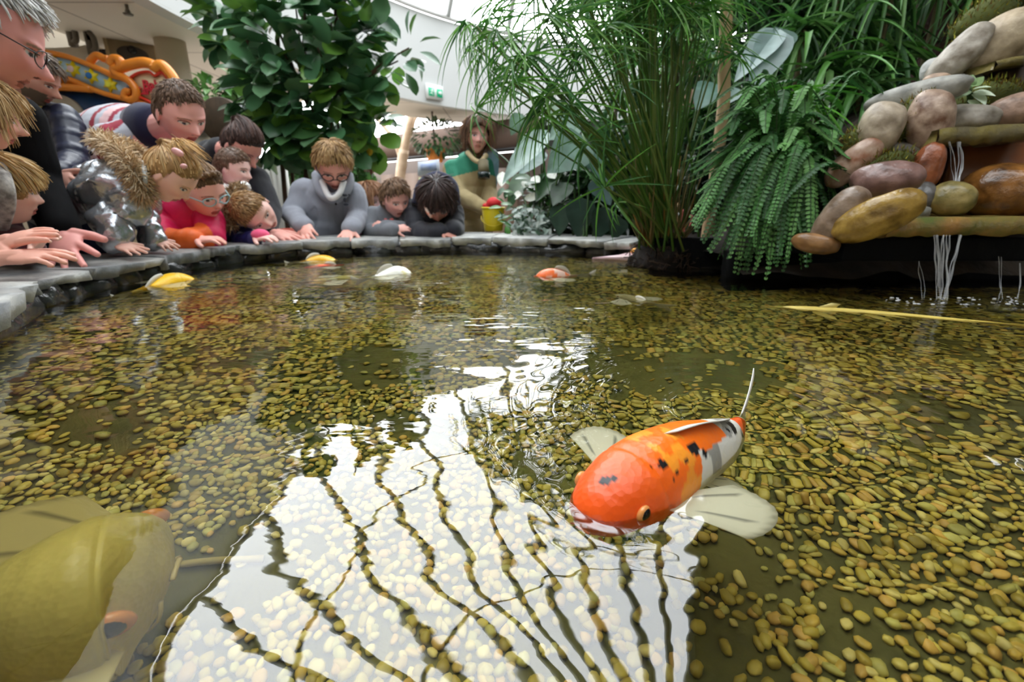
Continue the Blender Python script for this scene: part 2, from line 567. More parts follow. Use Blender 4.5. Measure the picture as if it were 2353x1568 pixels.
for (px, py, k, reach, dist) in ((1430, 1120, 300, .16, .00008), (1690, 950, 260, .32, .00020), (2130, 690, 170, .6, .0006)):
    c = PZ(px, py, 0) - WATER_O
    nrm = rings(c[0], c[1], k, reach, dist, nrm)
for nd in (rf, gw, fr):
    L_.new(nrm, nd.inputs['Normal'])
L_.new(fr.outputs[0], mw.inputs['Fac']); L_.new(rf.outputs[0], mw.inputs[1]); L_.new(gw.outputs[0], mw.inputs[2]); L_.new(mw.outputs[0], ow.inputs['Surface'])
wp = pf.copy(); wp[:, 2] = 0
wfwd = np.arange(n)[None] if np.cross(wp[5] - wp[2], wp[30 % n] - wp[2])[2] > 0 else np.arange(n)[::-1][None]
link = link_mesh('water_surface', wp, [wfwd], water_m, origin=WATER_O, smooth=False)
struct(link, 'clear rippled water of the koi pond')

liner = M('pond_liner', (16, 17, 18), 0.35, var=.3, vscale=9, bump=.3, bscale=18)
mb = MB()
lo = EDGE + OUT * .07; lo[:, 2] = Z_POND - .05
hi = EDGE + OUT * .07; hi[:, 2] = Z_COPE - .03
V, F = strip(lo, hi); mb.add(V, F)
hi2 = hi + OUT * .15; V, F = strip(hi, hi2); mb.add(V, F)
lo2 = hi2.copy(); lo2[:, 2] = Z_FLOOR; V, F = strip(hi2, lo2); mb.add(V, F)
struct(put('wall_pond', mb, liner), 'black pond wall under the stone coping')
if link.data.polygons[0].normal.z < 0:
    link.data.flip_normals()
# ------------------------------------------------------------------ stones, gravel and fish of the pond
def rock_mesh(seed, nu=28, nv=20, amp=.12, sc=1.6, pw=1.0):
    V, F = uvsphere(nu, nv)
    V = np.sign(V) * np.abs(V) ** pw
    V = V * (1 + amp * vnoise(V, sc, seed) + amp * .35 * vnoise(V, sc * 2.7, seed + 9))[:, None]
    return V, F

slate = M('slate_coping', (186, 186, 180), 0.5, col2=(116, 119, 120), vscale=9, bump=.7, bscale=28)
slate_wet = M('slate_wet', (70, 74, 78), 0.3, col2=(120, 124, 126), vscale=11, bump=.7, bscale=26)
cuts = [-400, -60, 92, 205, 372, 485, 560, 690, 800, 915, 1035, 1135, 1255, 1395, 1475]
cope_where = ['nearest the lens at the left edge, under the pale forearm', 'under the resting adult hand', 'beside the hand in a black sleeve',
              'under the silver jacket hands', 'with a knobbly corner below the pink sleeves', 'below the navy blue jacket', 'below the pink glove',
              'under the pointing boy in grey hoodie', 'between pointing boy and boy with crossed arms', 'under the boy with crossed arms',
              'under the navy hooded child', 'under the yellow bucket', 'right of the yellow bucket', 'last before the papyrus clump']
copings = []
for k in range(len(cuts) - 1):
    i0, i1 = edge_at_px(cuts[k]), edge_at_px(cuts[k + 1])
    if k == 0: i0 = 0
    if i1 - i0 < 3: i1 = i0 + 3
    nu, nw = 34, 12
    uu = np.linspace(i0, i1 - .25, nu)
    wv = np.linspace(0, 1, nw)
    th = .030 + .018 * rng.random(); dz = -.007 * rng.random()
    width = .34
    e = np.stack([np.interp(uu, np.arange(len(EDGE)), EDGE[:, c]) for c in range(3)], 1)
    o = np.stack([np.interp(uu, np.arange(len(EDGE)), OUT[:, c]) for c in range(3)], 1)
    e3 = e.copy(); e3[:, 2] = 0
    jag = .020 * vnoise(e3 + k, 16, k) + .011 * vnoise(e3 + k, 50, k + 3) + .012 * (k % 3 - 1)
    top = e[:, None] + o[:, None] * (jag[:, None, None] * (1 - wv)[None, :, None] + width * wv[None, :, None])
    bot = top.copy()
    jag2 = jag + .016 * vnoise(e3, 30, k + 8) + .008
    bot = e[:, None] + o[:, None] * ((jag2)[:, None, None] * (1 - wv)[None, :, None] + width * wv[None, :, None])
    tz = vnoise(top.reshape(-1, 3) * A(1, 1, 0), 12, k).reshape(nu, nw) * .003
    top[:, :, 2] = Z_COPE + dz + tz - .004 * (1 - wv) ** 6
    bot[:, :, 2] = Z_COPE - th + vnoise(bot.reshape(-1, 3) * A(1, 1, 0), 18, k + 5).reshape(nu, nw) * .012
    V = np.concatenate([top.reshape(-1, 3), bot.reshape(-1, 3)])
    i = np.arange(nu - 1)[:, None] * nw; j = np.arange(nw - 1)[None]
    q = np.stack([i + j, i + nw + j, i + nw + j + 1, i + j + 1], -1).reshape(-1, 4)
    N0 = nu * nw
    Fs = [q, q[:, ::-1] + N0]
    a = np.arange(nu - 1)
    for c in (0, nw - 1):
        s = np.stack([a * nw + c, a * nw + c + N0, (a + 1) * nw + c + N0, (a + 1) * nw + c], -1)
        Fs.append(s if c == 0 else s[:, ::-1])
    b = np.arange(nw - 1)
    for r in (0, nu - 1):
        s = np.stack([r * nw + b, r * nw + b + 1, r * nw + b + 1 + N0, r * nw + b + N0], -1)
        Fs.append(s if r == 0 else s[:, ::-1])
    ob = link_mesh('coping_stone', V, Fs, slate, smooth=False)
    tag(ob, 'grey slate coping slab ' + cope_where[k], 'coping stone', 'slate coping slabs around the pond')
    copings.append(ob)

wet = M('wet_wall_stone', (24, 25, 27), 0.16, col2=(62, 64, 62), vscale=14, bump=.5, bscale=24)
ws_px = [-90, -5, 60, 130, 185, 240, 300, 350, 410, 470, 530, 590, 650, 705, 770, 850, 930, 1010, 1100, 1190, 1280, 1370]
ws_tag = ['at the left image edge below the nearest slab', 'big rounded one left of the bright V-shaped glint', 'glossy one with a bright V-shaped glint', 'next right of the V-shaped glint',
          'pale one under the black sleeve', 'under the tip of the spread thumb', 'below the silver cuff', 'left of the surfacing yellow koi', 'right behind the yellow koi', 'below the pink jacket',
          'below the fur trimmed blue hood', 'below the pink glove', 'left of the small far yellow koi', 'just behind the far yellow koi', 'below the pointing hand', 'below the grey crossed arms, left',
          'below the grey crossed arms, right', 'below the navy sleeves', 'below the yellow bucket', 'right of the bucket reflection', 'below the big dark leaves', 'at the right end of the wall']
for k, px in enumerate(ws_px):
    i = edge_at_px(px)
    nxt = edge_at_px(ws_px[k + 1]) if k + 1 < len(ws_px) else i + 6
    L = max(.035, np.linalg.norm(EDGE[min(nxt, 159)] - EDGE[i]) * .62)
    V, F = rock_mesh(40 + k, amp=.28, pw=.75, nu=28, nv=18)
    R = np.stack([_tan[i], OUT[i], A(0, 0, 1)], 1)
    c = EDGE[i] + OUT[i] * .05; c[2] = -.012 + .008 * rng.random()
    V = (V * A(L, .045, .052)) @ R.T + c
    ob = link_mesh('wall_stone', V, F, wet)
    tag(ob, 'dark wet wall stone ' + ws_tag[k], 'stone', 'wet stones under the coping')

# ---- gravel: one bed of pebbles (stuff) and the 300 nearest as single stones
def pond_px(px, py, z=Z_POND):           # where the ray through the water meets a depth
    d = unit(ray(px, py)); p = CAM + d * (-CAM_Z / d[2])
    n_ = 1 / 1.33; ci = -d[2]
    t = n_ * d + (n_ * ci - math.sqrt(1 - n_ * n_ * (1 - ci * ci))) * A(0, 0, 1)
    return p + t * (z / t[2])
poly = np.array(floor_poly)
def inside(pts):
    x, y = pts[:, 0], pts[:, 1]; r = np.zeros(len(pts), bool); j = len(poly) - 1
    for i in range(len(poly)):
        xi, yi = poly[i]; xj, yj = poly[j]
        c = ((yi > y) != (yj > y)) & (x < (xj - xi) * (y - yi) / (yj - yi + 1e-12) + xi)
        r ^= c; j = i
    return r
bare = [(pond_px(470, 1290), .06), (pond_px(560, 1350), .06), (pond_px(400, 1360), .05), (pond_px(1650, 850), .10), (pond_px(1450, 850), .10), (pond_px(1550, 860), .10), (pond_px(1730, 1290), .035),
        (pond_px(1500, 1400), .03), (pond_px(1650, 1520), .05), (pond_px(1280, 1460), .04), (pond_px(1960, 1450), .03), (pond_px(880, 840), .10), (pond_px(250, 970), .06)]
allp = []
for (r0, r1, sp) in ((0, .75, .0096), (.75, 1.5, .0140), (1.5, 2.8, .021)):
    gx, gy = np.meshgrid(np.arange(-1.6, 2.8, sp), np.arange(.0, 2.5, sp))
    pts = np.stack([gx.ravel(), gy.ravel()], 1) + rng.uniform(-.45, .45, (gx.size, 2)) * sp
    d = np.hypot(*pts.T)
    ok = (d >= r0) & (d < r1) & (pts[:, 1] > .02) & (np.abs(pts[:, 0]) < 1.5 * pts[:, 1] + .55) & inside(pts)
    pts = pts[ok]; allp.append(np.concatenate([pts, np.full((len(pts), 1), sp)], 1))
allp = np.concatenate(allp)
p3 = np.c_[allp[:, :2], np.zeros(len(allp))]
dens = vnoise(p3, 9, 2) * .6 + vnoise(p3, 24, 5) * .5
keep = (dens > -.36) | (rng.random(len(allp)) < .25)
for c, r in bare:
    dd = np.hypot(allp[:, 0] - c[0], allp[:, 1] - c[1])
    keep &= ~((dd < r * (1 + .6 * vnoise(p3, 14, 8) + .3 * vnoise(p3, 40, 3))) & (rng.random(len(allp)) < .72))
allp = allp[keep]
templ = []
ico = [(0, 0, 0)]
def pebble_template(seed, nu, nv):
    V, F = uvsphere(nu, nv)
    V = np.sign(V) * np.abs(V) ** .85
    V = V * (1 + .22 * vnoise(V, 1.3, seed))[:, None]
    return V, F
T0 = [pebble_template(s, 9, 6) for s in range(6)]
T1 = [pebble_template(s, 7, 5) for s in range(6)]
pal = np.array([lin(c) for c in ((236, 216, 112), (222, 200, 92), (242, 224, 138), (206, 184, 78), (226, 192, 90), (190, 168, 72), (236, 192, 100), (214, 206, 116))])
peb_m = M('pebble', rough=.5, attr=True, var=.25, vscale=90)
def peb_xf(n, r):
    s = np.stack([r * rng.uniform(.85, 1.35, n), r * rng.uniform(.65, 1.0, n), r * rng.uniform(.45, .75, n)], 1)
    an = rng.uniform(0, 2 * math.pi, n); ti = rng.normal(0, .35, n)
    R = np.zeros((n, 3, 3))
    ca, sa, ct, st = np.cos(an), np.sin(an), np.cos(ti), np.sin(ti)
    R[:, 0, 0] = ca; R[:, 0, 1] = -sa * ct; R[:, 0, 2] = sa * st
    R[:, 1, 0] = sa; R[:, 1, 1] = ca * ct; R[:, 1, 2] = -ca * st
    R[:, 2, 1] = st; R[:, 2, 2] = ct
    return R * s[:, None, :], s
dist = np.hypot(allp[:, 0], allp[:, 1])
# which pebbles the frame shows, nearest first, become single stones
vis = np.abs(allp[:, 0]) < 1.02 * (allp[:, 1] + .05)
order = np.argsort(dist + np.where(vis & (allp[:, 1] > .15), 0, 9))
single = order[:300]; rest = order[300:]
mbp = MB()
tid = rng.integers(0, 6, len(rest))
for k in range(6):
    for near in (True, False):
        idx = rest[(tid == k) & ((dist[rest] < .85) == near)]
        if not len(idx): continue
        r = allp[idx, 2] * rng.uniform(.38, .66, len(idx))
        R, s = peb_xf(len(idx), r)
        Tn = np.c_[allp[idx, :2], Z_POND + s[:, 2] * .75 + rng.random(len(idx)) * .003]
        V, F = scatter(*(T0 if near else T1)[k], R, Tn)
        c = pal[rng.integers(0, len(pal), len(idx))] * rng.uniform(.75, 1.1, (len(idx), 1))
        far_dim = np.clip((vnoise(np.c_[allp[idx, :2], np.zeros(len(idx))], 3.5, 11) * .5 + allp[idx, 1] * .55 - .15), 0, 1)[:, None]   # dimmer light of the far floor put into the pebble colour, broken by noise
        c = c * (1 - .5 * far_dim) + np.array(lin((112, 116, 40))) * .5 * far_dim
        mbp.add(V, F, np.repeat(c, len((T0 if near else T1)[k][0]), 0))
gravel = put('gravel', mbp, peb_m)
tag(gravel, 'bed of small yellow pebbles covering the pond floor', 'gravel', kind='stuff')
protos = []
for k in range(6):
    for c in range(4):
        me = bpy.data.meshes.new('pebble')
        V, F = pebble_template(k, 14, 10)
        cc = pal[(k * 3 + c) % len(pal)]
        o = link_mesh('pebble', V, F, peb_m, origin=(0, 0, 0), col=np.tile(cc, (len(V), 1)))
        protos.append(o)
for q, i in enumerate(single):
    o = protos[q] if q < len(protos) else protos[rng.integers(0, len(protos))].copy()
    if q >= len(protos): COL.objects.link(o)
    r = allp[i, 2] * rng.uniform(.42, .7)
    s = (r * rng.uniform(.9, 1.4), r * rng.uniform(.7, 1.0), r * rng.uniform(.5, .75))
    o.scale = s
    o.rotation_euler = (rng.normal(0, .2), rng.normal(0, .2), rng.uniform(0, 6.28))
    o.location = (allp[i, 0], allp[i, 1], Z_POND + s[2] * .8)
    tag(o, 'small yellow pebble on the pond floor close to the lens', 'pebble', 'pebbles on the near pond floor')

# ---- koi
koi_skin = M('koi_skin', rough=.34, attr=True, spec=.4, bump=.12, bscale=420, sss=.05)
fin_m = M('koi_fin', (226, 222, 205), .35, attr=True, translucent=.12)
eye_white = M('koi_eye_ring', (224, 150, 84), .2)
black_gloss = M('black_gloss', (10, 10, 12), .08)
nt = koi_skin.node_tree; vo = nt.nodes.new('ShaderNodeTexVoronoi'); vo.inputs['Scale'].default_value = 190
tck = nt.nodes.new('ShaderNodeTexCoord'); nt.links.new(tck.outputs['Object'], vo.inputs['Vector'])
bq = nt.nodes.new('ShaderNodeBump'); bq.inputs['Strength'].default_value = .35; bq.inputs['Distance'].default_value = .0012
nt.links.new(vo.outputs['Distance'], bq.inputs['Height']); nt.links.new(bq.outputs['Normal'], nt.nodes['Principled BSDF'].inputs['Normal'])
def smooth(a, b, x):
    t = np.clip((x - a) / (b - a), 0, 1); return t * t * (3 - 2 * t)
def koi(spine, rad, paint, label, z0, fins=('pectoral', 'dorsal', 'tail'), fin_col=(230, 226, 210), up_ratio=1.05, fold=(0, 0), nl=70, nr=36, fin_len=1.0, name='koi', lipc=(222, 120, 92)):
    sp = spline(spine, nl)
    t = np.linspace(0, 1, nl)
    # profile: blunt snout, deepest at a third, thin before the tail
    prof = np.interp(t, [0, .03, .08, .16, .26, .38, .55, .75, .9, 1], [.20, .46, .63, .80, .94, 1, .95, .78, .56, .42])
    prof = np.convolve(np.pad(prof, 2, mode='edge'), np.ones(5) / 5, 'valid')
    tg = np.gradient(sp, axis=0); tg /= np.linalg.norm(tg, axis=1)[:, None]
    prof = prof * (1 - .035 * np.exp(-((t - .285) / .010) ** 2))
    V = []; ang = np.arange(nr) * 2 * math.pi / nr
    side = np.cross(tg, A(0, 0, 1)); side /= np.linalg.norm(side, axis=1)[:, None]
    upv = np.cross(side, tg)
    comp = np.interp(t, [0, .3, .7, 1], [1.05, 1.0, .8, .45])
    for i in range(nl):
        r = rad * prof[i]
        x = np.cos(ang); z = np.sin(ang)
        zz = np.where(z > 0, z * up_ratio, z * 1.0)
        V.append(sp[i] + side[i] * (r * comp[i] * np.sign(x) * np.abs(x) ** .9)[:, None] + upv[i] * (r * zz)[:, None])
    V = np.concatenate(V)
    i = np.arange(nl - 1)[:, None] * nr; j = np.arange(nr)[None]; k = (j + 1) % nr
    F = [np.stack([i + j, i + k, i + nr + k, i + nr + j], -1).reshape(-1, 4)]
    V = np.concatenate([V, [sp[0] - tg[0] * rad * .06], [sp[-1]]]); c0 = nl * nr
    jj = np.arange(nr); kk = (jj + 1) % nr
    F += [np.stack([kk, jj, np.full(nr, c0)], -1), np.stack([(nl - 1) * nr + jj, (nl - 1) * nr + kk, np.full(nr, c0 + 1)], -1)]
    T = np.concatenate([np.repeat(t, nr), [0, 1]]); ANG = np.concatenate([np.tile(ang, nl), [1.57, 1.57]])
    cols = paint(T, ANG, V)
    body = link_mesh(name, V, F, koi_skin, col=cols)
    tag(body, label, 'fish', 'koi in the pond')
    fc = np.array(lin(fin_col))
    def ray_fin(nm, base, d, spread, L, nrm, n=11, dark=.5):
        # fan of rays: membrane with fine ridges
        mbx = MB(); d = unit(d); nrm = unit(nrm - d * np.dot(nrm, d)); s = np.cross(nrm, d)
        g = np.linspace(-1, 1, n * 2 - 1); rr = np.linspace(0, 1, 9)
        VV = []
        for a in g:
            dirv = d * math.cos(a * spread) + s * math.sin(a * spread)
            ln = L * (1 - .28 * abs(a - .15) ** 1.6)
            for q in rr:
                VV.append(base + s * a * L * .10 + dirv * ln * q + nrm * (.02 * L * math.cos(a * math.pi * (n - 1)) * q * .5 - .10 * L * q * q))
        VV = np.array(VV); m = len(g)
        i = np.arange(m - 1)[:, None] * 9; j = np.arange(8)[None]
        FF = np.stack([i + j, i + j + 1, i + 10 + j, i + 9 + j], -1).reshape(-1, 4)
        sh = np.tile(fc, (len(VV), 1)); q = np.tile(rr, m); a = np.repeat(g, 9)
        line = (np.abs(np.sin(a * 9.5 + .6)) < .13) & (q > .35) & (q < .8) & (dark > 0)
        sh[line] *= .35
        mbx.add(VV, FF, sh)
        fo = put(nm, mbx, fin_m, parent=body)
        sol = fo.modifiers.new('thick', 'SOLIDIFY'); sol.thickness = L * .012
        return fo
    i = int(nl * .30)
    if 'pectoral' in fins:
        for sgn in (1, -1):
            base = sp[i] + side[i] * sgn * rad * .78 + upv[i] * rad * .0
            ray_fin('pectoral_fin', base, side[i] * sgn * 1.0 + tg[i] * 1.0 - upv[i] * .02, .40, rad * 2.5 * fin_len, upv[i])
    if 'pelvic' in fins:
        i2 = int(nl * .55)
        for sgn in (1, -1):
            ray_fin('pelvic_fin', sp[i2] + side[i2] * sgn * rad * .45 - upv[i2] * rad * .6, side[i2] * sgn * .6 + tg[i2] * .9 - upv[i2] * .3, .4, rad * 1.2, upv[i2])
    if 'dorsal' in fins:
        mbx = MB(); i3 = np.arange(int(nl * .42), int(nl * .80)); f = np.linspace(0, 1, len(i3)); h = rad * .5 * np.sin(np.pi * (f * .85 + .12)) ** .6 * (1 - .5 * f)
        b0 = sp[i3] + upv[i3] * (rad * prof[i3] * up_ratio * .96)[:, None]
        lean = side[i3] * (fold[0] * h)[:, None]
        b1 = b0 + upv[i3] * (h * (1 - abs(fold[0]) * .6))[:, None] + tg[i3] * (h * .6)[:, None] + lean
        VV, FF = strip(b0, b1); mbx.add(VV, FF, np.tile(fc * .85, (len(VV), 1)))
        fo = put('dorsal_fin', mbx, fin_m, parent=body); fo.modifiers.new('thick', 'SOLIDIFY').thickness = rad * .03
    if 'tail' in fins:
        e = sp[-1]; dd = tg[-1]
        mbx = MB(); g = np.linspace(-1, 1, 17); rr = np.linspace(0, 1, 8); VV = []
        for a in g:
            ln = rad * 2.3 * (.62 + .38 * abs(a) ** 1.2)
            for q in rr:
                VV.append(e - dd * rad * .15 + dd * ln * q * math.cos(a * .55) + upv[-1] * (a * rad * .26 + ln * q * math.sin(a * .55)) + side[-1] * rad * (.35 * q * q * fold[1] + .03 * math.sin(a * 24) * q))
        i = np.arange(16)[:, None] * 8; j = np.arange(7)[None]
        mbx.add(np.array(VV), np.stack([i + j, i + j + 1, i + 9 + j, i + 8 + j], -1).reshape(-1, 4), np.tile(fc * .8, (len(VV), 1)))
        fo = put('tail_fin', mbx, fin_m, parent=body); fo.modifiers.new('thick', 'SOLIDIFY').thickness = rad * .03
    # eyes
    i = int(nl * .17)
    for sgn in (1, -1):
        c = sp[i] + side[i] * sgn * rad * prof[i] * comp[i] * .90 + upv[i] * rad * .26
        R = np.stack([unit(side[i] * sgn + upv[i] * .35), tg[i], upv[i]], 1)
        V1, F1 = ellipsoid(c, (rad * .11, rad * .19, rad * .19), R, 18, 12)
        eo = link_mesh('eye', V1, F1, eye_white, parent=body)
        V1, F1 = ellipsoid(c + R[:, 0] * rad * .045, (rad * .085, rad * .145, rad * .145), R, 16, 10)
        link_mesh('pupil', V1, F1, black_gloss, parent=eo)
    # mouth with barbels
    V1, F1 = tube([sp[0] - tg[0] * rad * .07 + side[0] * rad * .15 * a - upv[0] * rad * (.05 - .03 * (1 - a * a)) for a in np.linspace(-1, 1, 9)], rad * .03, 6)
    link_mesh('mouth', V1, F1, M('koi_lip_%d_%d' % lipc[:2], lipc, .3), parent=body)
    mbx = MB()
    for sgn in (1, -1):
        b = sp[1] + side[1] * sgn * rad * .28 - upv[1] * rad * .22
        V1, F1 = tube(spline([b, b + side[1] * sgn * rad * .12 - upv[1] * rad * .12, b + side[1] * sgn * rad * .16 + tg[1] * rad * .1 - upv[1] * rad * .25], 6), np.linspace(.03, .01, 6) * rad, 5); mbx.add(V1, F1)
    put('barbel', mbx, MATS['koi_lip_%d_%d' % lipc[:2]], parent=body)
    return body

OR, WH, BK, YL = (np.array(lin(c)) for c in ((250, 116, 20), (214, 212, 202), (24, 24, 26), (236, 190, 60)))
ORD = np.array(lin((238, 88, 20)))
def spots(V, list_, n=0.25, s=60):
    m = np.zeros(len(V), bool); nz = vnoise(V, s, 4) * n
    for c, r in list_:
        m |= np.linalg.norm(V - c, axis=1) < r * (1 + nz)
    return m
main_px = [(1345, 1188), (1405, 1140), (1475, 1098), (1550, 1056), (1622, 1022), (1672, 990), (1700, 958)]
main_sp = np.array([PZ(x, y, .0) for x, y in main_px])
main_sp[:, 2] = [-.016, -.010, -.006, -.006, -.010, -.014, -.018]
def paint_main(T, AN, V):
    c = np.tile(WH, (len(T), 1)).astype(float)
    upn = np.sin(AN)
    nz = vnoise(V, 38, 3)
    head = (T < .43 + .10 * nz + .07 * upn) & ((upn > -.62 + .2 * nz) | (T < .12))
    c[head] = OR * .5 + ORD * .5
    w = smooth(.1, .5, T)[:, None]
    c = np.where(head[:, None], ORD * (1 - w) + OR * w, c)
    mid = (T > .44) & (T < .66) & (upn > .80 + .30 * nz) ; c[mid] = OR
    rear = (T > .84) & (T < .99) & (upn > .25 + .6 * nz); c[rear] = ORD
    yel = (T > .33) & (T < .46) & (vnoise(V, 90, 6) > .12) & head; c[yel] = OR * .6 + YL * .4
    sc_ = (T > .5) & (T < .85) & (upn > .1) & (vnoise(V, 70, 9) > .45) & ~mid; c[sc_] = WH * .45
    d_ = V - CAM; dep = d_[:, 1] * CP - d_[:, 2] * SP
    sx = IMG_W / 2 + F_PX * d_[:, 0] / dep; sy = IMG_H / 2 - F_PX * (d_[:, 1] * SP + d_[:, 2] * CP) / dep
    sp_ = []
    for (x, y, r) in BKS:
        w = np.where(np.hypot(sx - x, sy - y) < 14)[0]
        if len(w): sp_.append((V[w[np.argmin(dep[w])]], r))
    blk = spots(V, sp_, .45, 150)
    c[blk] = BK
    return c
BKS = [(1528, 1056, .0042), (1600, 1020, .0060), (1612, 1022, .0035), (1630, 1037, .0030), (1690, 968, .0060), (1700, 984, .0045), (1682, 978, .003), (1497, 1060, .0016), (1392, 1092, .0045), (1404, 1086, .0030), (1560, 1075, .0016), (1585, 1050, .0020), (1556, 1092, .0014), (1720, 1000, .004)]
koi_main = koi(main_sp, .039, paint_main, 'large orange and white koi with black spots, surfacing close to the lens', 0, fins=('pectoral', 'pelvic', 'dorsal', 'tail'), fold=(.9, -.6), nl=150, nr=80, fin_col=(248, 246, 240), up_ratio=1.0, fin_len=.84)

def plain(base, patch=None, cut=.25, s=25):
    b = np.array(lin(base)); p = np.array(lin(patch)) if patch else b
    def f(T, AN, V):
        m = (vnoise(V, s, 2) > cut) & (np.sin(AN) > -.3)
        return np.where(m[:, None], p, b)
    return f
def koi_px(pts, z, *a, **k):
    s = np.array([PZ(x, y, 0) for x, y in pts]); s[:, 2] = z
    return koi(s, *a, **k)
koi_px([(452, 640), (400, 645), (350, 655), (300, 668)], [-.020, -.014, -.03, -.04], .036, plain((240, 190, 30), (226, 200, 110), .3), 'golden yellow koi with its back out of the water by the left wall', 0, nl=50, nr=24)
koi_px([(772, 598), (745, 596), (715, 597), (690, 600)], [-.02, -.018, -.022, -.03], .034, plain((232, 176, 30), (240, 214, 120), .4), 'far small golden koi at the surface below the pointing boy', 0, nl=40, nr=20)
koi_px([(945, 628), (915, 627), (880, 631), (850, 636)], [-.022, -.016, -.022, -.03], .037, plain((226, 218, 160), (250, 250, 240), -.1), 'cream white koi with its back above the water, mid pond', 0, nl=40, nr=20)
koi_px([(828, 632), (790, 634), (755, 637), (720, 640)], [-.048, -.045, -.05, -.055], .036, plain((222, 212, 120), (236, 232, 190), .2), 'pale yellow koi under the surface left of the cream white one', 0, nl=40, nr=20)
koi_px([(1228, 633), (1262, 633), (1295, 632), (1325, 630)], [-.020, -.015, -.022, -.03], .036, plain((246, 112, 40), (244, 206, 190), .28, 30), 'orange koi with a white face at the surface in front of the papyrus', 0, nl=40, nr=20)
koi_px([(700, 613), (735, 610), (765, 608), (790, 606)], [-.03, -.028, -.03, -.035], .030, plain((220, 84, 40)), 'thin red orange koi just under the surface near the far wall', 0, nl=36, nr=18)
koi_px([(1420, 672), (1450, 680), (1480, 688), (1505, 692)], [-.03, -.03, -.03, -.035], .026, plain((196, 186, 150), (214, 206, 178), .2), 'slim greyish koi under the surface right of the orange one', 0, nl=36, nr=18)
# pale koi deep in the near left corner
pk = np.array([pond_px(x, y, -.085) for x, y in ((385, 1310), (300, 1330), (200, 1365), (90, 1400), (-40, 1440), (-160, 1470))])
def paint_pale(T, AN, V):
    b = np.array(lin((206, 190, 110))); m = spots(V, [(pond_px(285, 1255, -.055), .017), (pond_px(265, 1290, -.05), .010), (pond_px(20, 1300, -.06), .022), (pond_px(50, 1410, -.06), .012)], .5, 60)
    return np.where(m[:, None], np.array(lin((164, 128, 14))), b)
koi(pk, .072, paint_pale, 'big pale tan koi with mustard patches under the water, near left corner', 0, fins=('pectoral', 'tail'), nl=80, nr=40, fin_col=(196, 180, 120), fin_len=.8, lipc=(190, 170, 110))

# sturgeon at the surface below the cascade
st_px = [(1765, 703), (1800, 705), (1850, 709), (1950, 714), (2060, 722), (2180, 732), (2300, 742), (2420, 752)]
ssp = spline([PZ(x, y, 0) * A(1, 1, 0) - A(0, 0, .009) for x, y in st_px], 60)
t = np.linspace(0, 1, 60)
srad = np.interp(t, [0, .06, .18, .3, .55, 1], [.002, .005, .011, .0135, .012, .007])
mbx = MB(); V, F = tube(ssp, srad, 16, flat=1.05, up=(0, 0, 1)); c = np.tile(lin((206, 184, 96)), (len(V), 1)) * (1 + .18 * vnoise(V, 60, 1))[:, None]
mbx.add(V, F, c)
stg = put('sturgeon', mbx, koi_skin)
tag(stg, 'long slender pale yellow sturgeon at the surface below the cascade', 'fish')
for nm, bx, tipx in (('pectoral_fin', (1868, 712), (1925, 731)), ('pectoral_fin', (1985, 718), (2052, 735))):
    b0 = PZ(*bx, 0) - A(0, 0, .012); tp = PZ(*tipx, 0) - A(0, 0, .016)
    V, F = leaf('oval', 8, .1, .05); d = tp - b0
    fo = link_mesh(nm, (V * A(.024, np.linalg.norm(d), .02)) @ frame(d).T + b0, F, fin_m, parent=stg, col=np.tile(lin((214, 194, 110)), (len(V), 1)))
    fo.modifiers.new('thick', 'SOLIDIFY').thickness = .0012
b0 = ssp[int(60 * .36)] + A(0, 0, .012)
V, F = prism([b0 + A(-.02, 0, 0), b0 + A(.02, -.002, 0), b0 + A(.03, -.003, .009), b0 + A(.012, -.001, .011)], (0, .002, 0))
link_mesh('dorsal_fin', V, F, fin_m, parent=stg, col=np.tile(lin((220, 204, 130)), (len(V), 1)))
# a thin cane lying on the bare patch of the floor
V, F = tube(spline([pond_px(410, 1310) + A(0, 0, .006), pond_px(500, 1303) + A(0, 0, .008), pond_px(605, 1294) + A(0, 0, .006)], 12), .004, 8)
tag(link_mesh('cane', V, F, M('old_cane', (176, 158, 92), .7, var=.2, vscale=40)), 'straight pale cane lying on the bare patch of the pond floor', 'stick')
# ------------------------------------------------------------------ cascade of boulders on the right
TW = np.array
stone_m = {}
def smat(c1, c2, rough=.5, key=None):
    k = (c1, c2, rough)
    if k not in stone_m:
        stone_m[k] = M('boulder_%d' % len(stone_m), tuple(v * .96 for v in c1), rough * .8, col2=tuple(v * .72 for v in c2), vscale=26, bump=.5, bscale=70)
    return stone_m[k]
